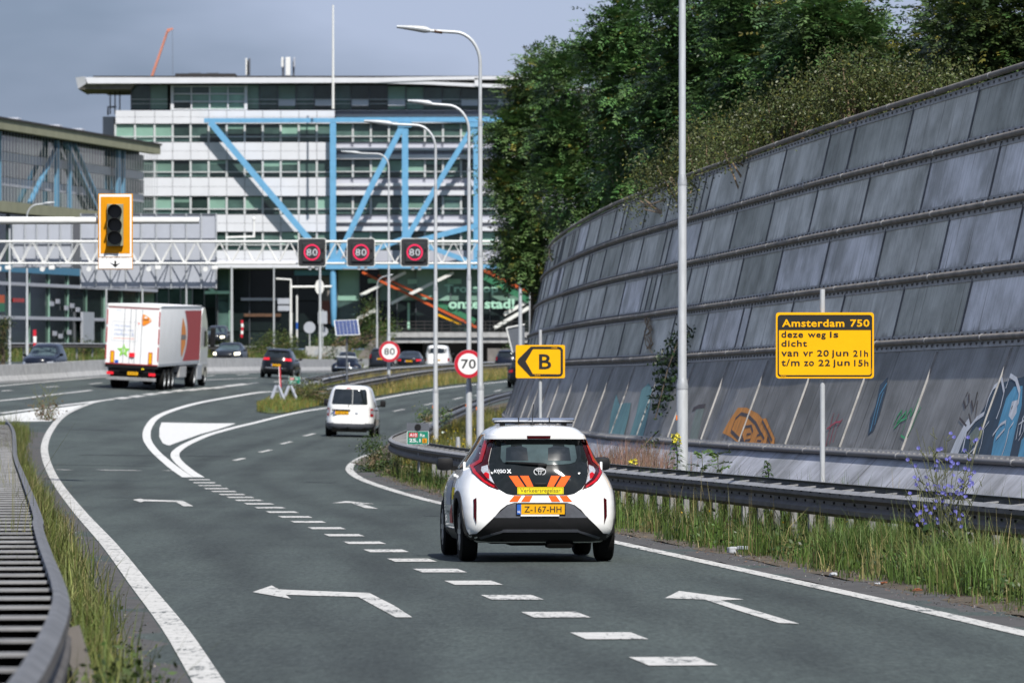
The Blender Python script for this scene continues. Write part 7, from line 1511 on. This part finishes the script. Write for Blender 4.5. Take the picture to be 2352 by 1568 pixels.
tree('overhanging_shrub', 'olive shrub spilling over the wall top beside the thick lamp post', GS, [(1640, 345, 100, 60), (1560, 395, 90, 34), (1620, 405, 50, 36), (1600, 440, 20, 40), (1700, 375, 50, 55), (1655, 428, 12, 34), (1545, 425, 16, 24), (1725, 405, 14, 24), (1480, 466, 12, 18)], 114, .9, 15000, OL, 1640, 'small', ll=.06, clump_r=.27, nclump=60, yellow=.02, cat='shrub', yspread=(0, 1, -1.5, -3, -2.5, -4, 0, -6, 5))
tree('overhanging_shrub', 'broad olive shrub mounded above the middle of the wall top', GS, [(1800, 290, 110, 66), (1720, 330, 80, 50), (1880, 240, 90, 56)], 104, .9, 15000, OL, 1800, 'small', ll=.058, clump_r=.27, nclump=60, yellow=.02, cat='shrub')
tree('overhanging_shrub', 'rightmost olive shrub along the wall top under the dark trees', GS, [(1970, 230, 90, 50), (2060, 210, 80, 44), (2150, 190, 70, 34), (1940, 185, 60, 50)], 93, .8, 14000, OL, 2010, 'small', ll=.055, clump_r=.25, nclump=60, yellow=.02, cat='shrub')
# bushes along the roads
GBU = 'roadside bushes'; MG = (0.055, 0.095, 0.022)
def bush(name, label, ells_px, Y, dy, n, col, ll, px, clump_r=.2, group=GBU, yellow=.05): return tree(name, label, group, ells_px, Y, dy, n, col, px, 'small', ll=ll, clump_r=clump_r, nclump=max(24, n // 60), yellow=yellow, cat='bush')
bush('roadside_bush', 'feathery green bush inside the tip of the guard rail bend', [(862, 1045, 24, 46), (888, 1062, 26, 26), (852, 1075, 20, 20)], 134, .3, 3000, (0.05, 0.085, 0.022), .05, 865, .13)
bush('roadside_bush', 'low bushy weeds at the foot of the guard rail tip', [(905, 1085, 30, 26), (940, 1095, 26, 24), (885, 1095, 18, 16)], 128, .3, 2400, (0.055, 0.085, 0.03), .045, 905, .12)
bush('roadside_bush', 'light green bush behind the guard rail near the far lamp post', [(975, 962, 18, 26), (985, 975, 20, 20), (1012, 958, 14, 20)], 190, .4, 1500, MG, .07, 980, .16)
bush('roadside_bush', 'olive thicket on the median behind the metal trestles', [(700, 905, 34, 18), (720, 925, 44, 24), (752, 915, 30, 26), (690, 893, 24, 10)], 262, .7, 4200, (0.075, 0.085, 0.028), .09, 715, .25)
bush('roadside_bush', 'round bush on the bank left of the solar panel', [(642, 790, 34, 34), (672, 806, 22, 26), (612, 800, 26, 26)], 424, 1.0, 3600, (0.06, 0.085, 0.02), .14, 640, .35)
bush('roadside_bush', 'darker bush before the retaining wall', [(690, 830, 14, 18), (735, 832, 16, 14), (764, 812, 10, 26)], 424, .7, 1800, (0.04, 0.065, 0.018), .13, 720, .3)
bush('roadside_bush', 'green thicket on the embankment around the blue truss foot', [(745, 790, 30, 16), (800, 780, 30, 26), (838, 760, 26, 40), (868, 775, 22, 36), (850, 720, 14, 34), (890, 760, 18, 24)], 448, 1.2, 6000, (0.05, 0.085, 0.02), .15, 830, .4)
bush('roadside_bush', 'small bush beside the viaduct opening by the B sign', [(1176, 806, 16, 14), (1188, 795, 10, 12)], 430, .5, 900, MG, .12, 1176, .25)
bush('roadside_bush', 'dark green bush on the bank left of the lorry', [(190, 800, 16, 22), (210, 806, 14, 18)], 416, .8, 1500, (0.045, 0.07, 0.02), .13, 200, .3)
bush('roadside_bush', 'low bush on the bank below the lorry mirror', [(475, 812, 24, 12), (520, 800, 30, 10), (585, 812, 24, 14)], 416, .8, 2200, (0.07, 0.095, 0.02), .12, 520, .3)
bush('conifer_bush', 'small dark upright tree at the left picture edge', [(6, 760, 14, 30), (2, 800, 20, 30), (14, 745, 8, 20)], 330, .6, 2400, (0.035, 0.05, 0.014), .10, 4, .2)
# ivy on the wall
def ivy(label, spots, n, size, Yg_, col):
    P = []
    for x, y, rx, ry, m in spots:
        for _ in range(m):
            a, r = random.uniform(0, 6.283), math.sqrt(random.random()); s0 = at(x + rx * r * math.cos(a), y + ry * r * math.sin(a), 1)
            d = Vector((s0.x, 1, s0.z - EYE)); k = int(np.argmin((_gx2 - (x + rx * r * math.cos(a))) ** 2 + (_gy2 - (y + ry * r * math.sin(a))) ** 2)); p = _GP2[k] + rng.normal(0, .035, 3); p[0] -= random.uniform(.02, .22); P.append(p)
    P = np.array(P); q = small_leaves(P, size); c = P.mean(0); root = thing('ivy_plant', label, 'climbing plant', tuple(c), 0, 'ivy on the noise wall')
    o = quad_mesh('leaves', q.reshape(-1, 3) - c, 4, tints(len(P), col, .3), 'leaf', root); o['kind'] = 'stuff'
    b = MB(); top = P[P[:, 2].argmax()] - c; bot = P[P[:, 2].argmin()] - c; b.tube([tuple(bot), tuple((top + bot) / 2 + np.array([-.05, 0, 0])), tuple(top)], .012, 5); b.build('stem', 'bark', root)
_s2 = np.arange(16, 130, .2); _rr = np.array(ROWS); _t2 = np.linspace(0, 6, 60); _o2 = np.interp(_t2, range(7), _rr[:, 0]); _z2 = np.interp(_t2, range(7), _rr[:, 1])
_A2, _B2 = np.meshgrid(_s2, np.arange(60)); _GP2 = wall_p(_A2.ravel(), _o2[_B2.ravel()], _z2[_B2.ravel()]); _gx2 = CX + FPX * _GP2[:, 0] / _GP2[:, 1]; _gy2 = HY + FPX * (EYE - _GP2[:, 2]) / _GP2[:, 1]
ivy('dark ivy hanging on the wall beside the thick lamp post', [(1545, 850, 26, 50, 420), (1570, 800, 20, 40, 300), (1530, 920, 14, 30, 200), (1590, 765, 10, 24, 90), (1548, 890, 18, 30, 200)], 0, .085, 95, (0.018, 0.038, 0.012))
ivy('small creeper on the pale base panels left of the thick lamp post', [(1500, 1028, 14, 14, 60), (1518, 1010, 10, 10, 40), (1478, 1044, 8, 8, 30)], 0, .06, 88, (0.035, 0.06, 0.015))
ivy('sprig of leaves on the far upper wall below the tree', [(1258, 580, 16, 12, 60), (1275, 590, 12, 10, 40)], 0, .10, 150, (0.04, 0.065, 0.02))
b = MB(); bw = [wall_hit(1500, 770, .05)[0]]
root = thing('bare_vine', 'leafless tangled brown vine on the wall left of the ivy', 'climbing plant', tuple(bw[0]))
for i in range(9):
    p = [wall_hit(1495 + random.uniform(-8, 10), 735 + k * 16 + random.uniform(-5, 5), .05)[0] - bw[0] for k in range(7)] if False else None
    pts = [];
    for k in range(6):
        kx = int(np.argmin((_gx2 - (1496 + random.uniform(-12, 8) + k * 1.0)) ** 2 + (_gy2 - (728 + k * 15 + random.uniform(-4, 4))) ** 2)); q = _GP2[kx] - np.array(bw[0]); q[0] -= .06; pts.append(tuple(q))
    b.tube(pts, .008, 5)
b.build('stems', 'twig', root)

def blade_quads(P, s, m, tip): return np.stack([np.stack([P - s, P + s, m + s * .8, m - s * .8], 1), np.stack([m - s * .8, m + s * .8, tip + s * .12, tip - s * .12], 1)], 1)
# ---- grass: one object per verge
def blades(name, P, h, w, col, lean=.35, yellow=.15, ycol=(0.22, 0.18, 0.07), seg=2, parent=None, dark=None):
    n = len(P); H = h * rng.uniform(.45, 1.25, (n, 1)); a = rng.uniform(0, 2 * math.pi, n); d = np.c_[np.cos(a), np.sin(a), np.zeros(n)]; ln = np.abs(rng.normal(0, lean, (n, 1))) * H
    b2 = rng.uniform(0, 2 * math.pi, n); s = np.c_[np.cos(b2), np.sin(b2) * .4, np.zeros(n)] * w / 2 * rng.uniform(.6, 1.3, (n, 1)); z = np.array([0, 0, 1.0])
    ln = np.minimum(ln, .45 * H); m1 = P + d * ln * .3 + z * H * .55; tip = P + d * ln + z * H * .97
    q = blade_quads(P, s, m1, tip); t = np.repeat(tints(n, col, .25, yellow, ycol), 2, 0)
    o = quad_mesh(name, q.reshape(-1, 3), 4, t, 'blade', parent); tag(o, kind='stuff'); return o
def scatter(grid, n, u0=0, u1=1, v0=0, v1=1, pw=1.0, ymax=None, patchy=0.0):
    A, B, G = grid; nr, nc = G.shape[:2]; u = rng.uniform(u0, u1, n) * (nr - 1.001); v = (v0 + (v1 - v0) * rng.random(n) ** pw) * (nc - 1.001); i, j = u.astype(int), v.astype(int); fu, fv = (u - i)[:, None], (v - j)[:, None]
    P = G[i, j] * (1 - fu) * (1 - fv) + G[i + 1, j] * fu * (1 - fv) + G[i, j + 1] * (1 - fu) * fv + G[i + 1, j + 1] * fu * fv
    if patchy:
        f = np.sin(P[:, 0] * 2.3 + P[:, 1] * .9) + np.sin(P[:, 1] * .55 + 1.3) + np.sin(P[:, 1] * 1.7 + P[:, 0] * 1.1); P = P[f > -3 + 4.2 * patchy * rng.random(n)]
    return P
def band_pts(path, o0, o1, n, y0, y1, patchy=0.0):
    p = [q for q in path if y0 < q.y < y1]; R_ = resample(p, 400); N = offset_path(R_, 1.0); k = rng.integers(0, 400, n); f = rng.uniform(o0, o1, n)
    X = np.array([R_[i].x + (N[i].x - R_[i].x) * g for i, g in zip(k, f)]) + rng.normal(0, .02, n); Y = np.array([R_[i].y + (N[i].y - R_[i].y) * g for i, g in zip(k, f)]) + rng.normal(0, .15, n)
    P = np.c_[X, Y, EYE - depth(X, Y) + .01]
    if patchy: f = np.sin(P[:, 1] * .9) + np.sin(P[:, 1] * .37 + 2) + np.sin(P[:, 1] * 2.1 + P[:, 0] * 3); P = P[f > -2.6 + 4 * patchy * rng.random(n)]
    return P
GRN = (0.095, 0.125, 0.034); DRY = (0.13, 0.115, 0.045)
# verge grass grows in tufts: each tuft has its own height, colour and lean
def tufts(name, C, per, h, w, pal, spread=.10, lean=.3, hv=.45):
    m = len(C); k = np.repeat(np.arange(m), per); n = len(k); th = h * np.clip(1 + rng.normal(0, hv, m), .25, 2.0); tr = spread * rng.uniform(.5, 1.6, m)
    P = C[k] + np.c_[rng.normal(0, 1, n) * tr[k], rng.normal(0, 1, n) * tr[k] * 1.3, np.zeros(n)]; H = (th[k] * rng.uniform(.45, 1.15, n))[:, None]
    a = rng.uniform(0, 2 * math.pi, n); d = unit(np.c_[np.cos(a), np.sin(a), np.zeros(n)] + np.repeat(rng.normal(0, .5, (m, 3)) * [1, 1, 0], per, 0)); ln = np.minimum(np.abs(rng.normal(0, lean, (n, 1))), .8) * H
    s = np.c_[-d[:, 1], d[:, 0], np.zeros(n)] * w / 2 * rng.uniform(.6, 1.4, (n, 1)); z = np.array([0, 0, 1.0])
    m1 = P + d * ln * .3 + z * H * .55; tip = P + d * ln * 1.1 + z * H * .95; q = blade_quads(P, s, m1, tip)
    pc = np.array([p[:3] for p in pal]); pw = np.array([p[3] for p in pal]); pw = pw / pw.sum(); ch = rng.choice(len(pal), m, p=pw); t = pc[ch][k] * (1 + rng.normal(0, .18, (n, 1))) * np.repeat(1 + rng.normal(0, .2, (m, 1)), per, 0)
    dry = rng.random(n) < .10; t[dry] = np.array((.24, .21, .09)) * (1 + rng.normal(0, .2, (dry.sum(), 1)))
    return tag(quad_mesh(name, q.reshape(-1, 3), 4, np.repeat(np.clip(t, .004, 1), 2, 0), 'blade'), kind='stuff')
PAL = [(0.080, 0.130, 0.026, 5), (0.105, 0.155, 0.036, 4), (0.05, 0.085, 0.020, 5), (0.20, 0.175, 0.075, 2), (0.09, 0.155, 0.032, 3)]
DRYP = [(0.15, 0.15, 0.05, 4), (0.24, 0.20, 0.09, 3), (0.10, 0.12, 0.035, 3)]
def weeds(name, C, per, size, h, col):
    k = np.repeat(np.arange(len(C)), per); P = C[k] + np.c_[rng.normal(0, .11, len(k)), rng.normal(0, .15, len(k)), np.abs(rng.normal(h * .5, h * .4, len(k)))]
    return tag(quad_mesh(name, small_leaves(P, size).reshape(-1, 3), 4, tints(len(k), col, .3) * np.repeat(1 + rng.normal(0, .2, (len(C), 1)), per, 0), 'leaf'), kind='stuff')
tufts('verge_grass', band_pts(RIGHT, .85, 2.6, 2300, 42, 132, .5), 22, .28, .010, PAL)
tufts('verge_grass', band_pts(RAIL_R, .1, 1.1, 700, 44, 90, .15), 20, .45, .011, PAL)
tufts('verge_grass', band_pts(RIGHT, 1.2, 2.8, 520, 42, 132, .2), 14, .46, .008, DRYP, .07, .22)
tufts('verge_grass', np.concatenate([band_pts(RIGHT, 1.0, 2.1, 110, a_, c_) for a_, c_ in ((50.5, 55), (58.5, 60.5))]), 60, .40, .010, [(0.10, 0.165, 0.04, 3), (0.13, 0.18, 0.05, 2)], .10, .35, .2)
tufts('verge_grass', band_pts(RIGHT, .62, 1.1, 260, 42, 130, .4), 14, .09, .010, PAL, .08, .8)
tufts('verge_grass', band_pts(RAIL_R, .2, 2.0, 1100, 86, 240, .2), 16, .40, .014, [(0.12, 0.14, 0.035, 4), (0.30, 0.24, 0.05, 2), (0.09, 0.11, 0.03, 3)], .12)
weeds('verge_weeds', band_pts(RIGHT, .9, 2.0, 380, 44, 130, .4), 30, .055, .20, (0.045, 0.08, 0.02)); weeds('verge_weeds', band_pts(RIGHT, 1.2, 2.2, 60, 48, 100, .2), 34, .06, .30, (0.06, 0.09, 0.03))
LP = [(0.12, 0.15, 0.035, 4), (0.15, 0.165, 0.05, 4), (0.085, 0.115, 0.028, 3), (0.22, 0.19, 0.08, 1)]
# left verge beside and under the near guard rail
tufts('verge_grass', band_pts(LEFT, -1.5, -.62, 3200, 24, 175, .10), 20, .27, .010, LP, .09, .45)
tufts('verge_grass', band_pts(LEFT, -2.2, -.85, 1100, 36, 175, .15), 22, .44, .010, LP, .08, .4)
tufts('verge_grass', band_pts(near_rail, -1.5, .2, 260, 30, 150, .3), 10, .78, .006, DRYP, .05, .25)
tufts('verge_grass', band_pts(LEFT, -9, -2.2, 900, 40, 175, .2), 16, .34, .014, PAL, .15)
tufts('verge_grass', band_pts(LEFT, -.95, -.35, 60, 45, 110, .5), 10, .34, .006, DRYP, .05, .7)
weeds('verge_weeds', band_pts(LEFT, -1.6, -.6, 120, 26, 80, .4), 24, .045, .12, (0.06, 0.085, 0.03))
# median and banks
blades('median_grass', scatter(vm, 19000), .30, .03, (0.12, 0.155, 0.035), .35, .28, (0.26, 0.19, 0.05)); blades('median_grass', scatter(vm, 6000, .35, 1), .55, .028, (0.18, 0.17, 0.06), .3, .5, (0.34, 0.26, 0.09))
P = np.c_[rng.uniform(-45, -11, 14000), rng.uniform(394, 440, 14000)]; zz = np.interp(P[:, 1], [y for y, _ in ys], [z for _, z in ys]); P = np.c_[P, EYE + zz - .55 - np.maximum(0, (P[:, 0] + 19) * .12)]
blades('bank_grass', P, .5, .06, (0.085, 0.12, 0.025), .35, .2)
blades('verge_grass', scatter(vb, 5000), .4, .05, (0.08, 0.115, 0.025), .35, .15)
# reddish dry grass tuft on the wall side of the rail
P = np.c_[rng.normal(1.9, .35, 1800), rng.normal(92, 2.2, 1800)]; P = np.c_[P, EYE - depth(P[:, 0], P[:, 1]) + .25]
blades('dry_grass', P, .75, .012, (0.24, 0.15, 0.11), .25, 0)
# tiny flowers scattered through the verges
def dots(name, P, size, col):
    q = small_leaves(P, size); return tag(quad_mesh(name, q.reshape(-1, 3), 4, tints(len(P), col, .12), 'blade'), kind='stuff')
P = band_pts(RAIL_R, .3, 1.8, 420, 100, 190); P[:, 2] += rng.uniform(.2, .55, len(P)); dots('yellow_flowers', P, .06, (0.62, 0.46, 0.02))
P = band_pts(RAIL_R, .3, 1.6, 60, 100, 190); P[:, 2] += rng.uniform(.3, .6, len(P)); dots('white_flowers', P, .09, (0.65, 0.66, 0.6))
P = band_pts(RIGHT, 1.2, 2.6, 60, 46, 100); P[:, 2] += rng.uniform(.25, .5, len(P)); dots('yellow_flowers', P, .035, (0.62, 0.42, 0.02))
# dead leaves and grit along the shoulders
P = np.concatenate([band_pts(RIGHT, .35, 1.15, 2600, 42, 125), band_pts(LEFT, -1.1, -.3, 1800, 28, 110)]); P[:, 2] += .012; q = small_leaves(P, .042); q[..., 2] = P[:, None, 2] + (q[..., 2] - P[:, None, 2]) * .25
tag(quad_mesh('dead_leaves', q.reshape(-1, 3), 4, tints(len(P), (0.16, 0.10, 0.06), .5), 'blade'), kind='stuff')

P = np.concatenate([band_pts(RIGHT, .2, 1.1, 1500, 42, 125), band_pts(LEFT, -1.0, -.2, 1200, 28, 110)]); P[:, 2] += .010; tag(quad_mesh('grit', small_leaves(P, .022).reshape(-1, 3), 4, tints(len(P), (0.20, 0.19, 0.18), .5), 'blade'), kind='stuff')

# ---- single weeds that stand out
def weed(name, label, loc, build, cat='plant', group=None):
    root = thing(name, label, cat, loc, 0, group); build(root); return root
def stems_mesh(root, stems, r=.006, m='stem'):
    b = MB()
    for s in stems: b.tube(s, [r, r * .8, r * .5][:len(s)] if len(s) <= 3 else r * .8, 5)
    return b.build('stems', m, root)
def chicory(root):
    rs = random.Random(5); stems = []; fl = []
    for i in range(34):
        a = rs.uniform(0, 6.28); lean = rs.uniform(.05, .42); h = rs.uniform(.8, 1.55); tip = Vector((lean * math.cos(a), lean * math.sin(a) * .6, h)); mid = tip * .5 + Vector((rs.uniform(-.05, .05), 0, .05)); stems.append([(0, 0, 0), tuple(mid), tuple(tip)])
        for k in range(5):
            t = rs.uniform(.4, 1.0); p = mid.lerp(tip, (t - .4) / .6) + Vector((rs.uniform(-.03, .03), rs.uniform(-.03, .03), 0)); q = p + Vector((rs.uniform(-.07, .07), rs.uniform(-.05, .05), rs.uniform(.03, .09))); stems.append([tuple(p), tuple(q)])
            if rs.random() < .55: fl.append(q)
    stems_mesh(root, stems, .0045)
    for q in fl:
        b = MB(); n = 9; ax = Vector((rs.uniform(-.5, .5), -1, rs.uniform(0, .8))).normalized(); u = ax.cross(Vector((0, 0, 1))).normalized(); v = u.cross(ax)
        for k in range(n):
            a = 2 * math.pi * k / n; d = u * math.cos(a) + v * math.sin(a); w = u * -math.sin(a) + v * math.cos(a); b.add([tuple(q + d * .004 - w * .002), tuple(q + d * .019 - w * .004 + ax * .006), tuple(q + d * .019 + w * .004 + ax * .006), tuple(q + d * .004 + w * .002)], [(0, 1, 2, 3)])
        b.build('flower', M['chicory'], root)
    P = np.array([[rs.uniform(-.25, .25), rs.uniform(-.15, .15), rs.uniform(.0, .55)] for _ in range(160)]); quad_mesh('leaves', small_leaves(P, .10).reshape(-1, 3), 4, tints(160, (0.035, 0.06, 0.018), .3), 'leaf', root)['kind'] = 'stuff'
M['chicory'] = mat('chicory blue petal', (0.10, 0.10, 0.40), 0.6, var=.15); M['primrose'] = mat('yellow petal', (0.75, 0.62, 0.02), 0.5, var=.1)
Yc = 55.0; weed('chicory_plant', 'tall chicory with blue flowers in front of the guard rail on the right', Vector(((2172 - CX) / FPX * Yc, Yc, gz((2172 - CX) / FPX * Yc, Yc) + .02)), chicory, 'wildflower')
def leafy(h, n, size, col, spread=.12, flowers=0, taper=True, droop=True):
    def f(root):
        stems_mesh(root, [[(0, 0, 0), (.02, 0, h * .5), (0, 0, h)]], .010)
        P = []; 
        for k in range(n): t = k / n; a = k * 2.4; r = spread * (1 - .75 * t if taper else .8) ; P.append(((0, 0, h * (.12 + .86 * t)), (math.cos(a), math.sin(a) * .7, .25 if not droop else -.1), r * 2))
        V = []
        for (b0, d, L) in P:
            d = Vector(d).normalized(); b0 = Vector(b0); w = d.cross(Vector((0, 0, 1))).normalized() * size * .28; V += [b0, b0 + d * L * .5 + w + Vector((0, 0, .03)), b0 + d * L, b0 + d * L * .5 - w + Vector((0, 0, .03))]
        quad_mesh('leaves', np.array([tuple(v) for v in V]), 4, tints(len(P), col, .2), 'leaf', root)['kind'] = 'stuff'
        for k in range(flowers):
            b = MB(); a = k * 2.2; c = Vector((.05 * math.cos(a), .05 * math.sin(a), h * (.82 + .2 * k / flowers)))
            for j in range(4): e = Vector((math.cos(j * 1.57 + k), -.5, math.sin(j * 1.57 + k))) * .035; o2 = Vector((-e.z, 0, e.x)) * .6; b.add([tuple(c), tuple(c + e * .6 + o2 * .6), tuple(c + e), tuple(c + e * .6 - o2 * .6)], [(0, 1, 2, 3)])
            b.build('flower', M['primrose'], root)
    return f
def wp_(x, y, Y): p = at(x, y, Y); return p
for name, lab, x, y, Y, fn in (
    ('evening_primrose', 'evening primrose with yellow blooms just left of the thick lamp post', 1553, 1112, 82, leafy(.72, 60, .10, (0.06, 0.105, 0.022), .13, 9)),
    ('robinia_seedling', 'young seedling with paired leaflets right of the thick lamp post', 1612, 1108, 80, None), ('robinia_seedling', 'second seedling with paired leaflets further right above the rail', 1648, 1112, 79, None),
    ('thistle_weed', 'single jagged green weed standing above the guard rail before the base panels', 1762, 1128, 75, leafy(.40, 36, .10, (0.045, 0.085, 0.025), .085, 0)),
    ('goldenrod_weed', 'small yellow flowering weed above the rail left of the primrose', 1452, 1100, 87, leafy(.30, 20, .08, (0.07, 0.10, 0.03), .1, 4))):
    if fn: weed(name, lab, wp_(x, y, Y), fn, 'weed', None)
    else:
        root = thing(name, lab, 'seedling', wp_(x, y, Y), 0, None); rs = random.Random(x); st = []; P0 = []; D0 = []
        for k in range(9): a = k * 2.4; t = (k + 1) / 9; P0.append((0, 0, .42 * t)); D0.append((math.cos(a), math.sin(a) * .5 - .2, .5))
        stems_mesh(root, [[(0, 0, 0), (.01, 0, .2), (0, 0, .45)]], .008); q = frond_leaves(np.array(P0), unit(np.array(D0)), .26, 7, .034, .055); quad_mesh('leaves', q.reshape(-1, 3), 4, tints(q.shape[0] * q.shape[1], (0.075, 0.125, 0.028), .15), 'leaf', root)['kind'] = 'stuff'
q = Vector((-2.05, 29.5, 0)); q.z = gz(q.x, q.y)
root = thing('roadside_weed', 'blurred broad-leaved weed beside the near guard rail post', 'weed', tuple(q)); P = np.array([[random.gauss(0, .13), random.gauss(0, .25), abs(random.gauss(.16, .12))] for _ in range(900)])
quad_mesh('leaves', small_leaves(P, .05).reshape(-1, 3), 4, tints(900, (0.055, 0.085, 0.025), .3), 'leaf', root)['kind'] = 'stuff'; stems_mesh(root, [[(random.gauss(0, .05), 0, 0), (random.gauss(0, .12), random.gauss(0, .1), .35)] for _ in range(14)], .006)
q = gp(106, 965); root = thing('dry_weed', 'tall thin brown weed in front of the white gore triangle on the left', 'weed', (q.x, q.y, q.z)); rs = random.Random(2)
stems_mesh(root, [[(rs.uniform(-.3, .3), 0, 0), (rs.uniform(-.5, .5), 0, .5), (rs.uniform(-.8, .8), 0, rs.uniform(.8, 1.3))] for _ in range(26)], .010, 'stem')
P = np.array([[rs.gauss(0, .25), rs.gauss(0, .3), abs(rs.gauss(.3, .22))] for _ in range(260)]); quad_mesh('leaves', small_leaves(P, .10).reshape(-1, 3), 4, tints(260, (0.12, 0.08, 0.045), .3), 'leaf', root)['kind'] = 'stuff'
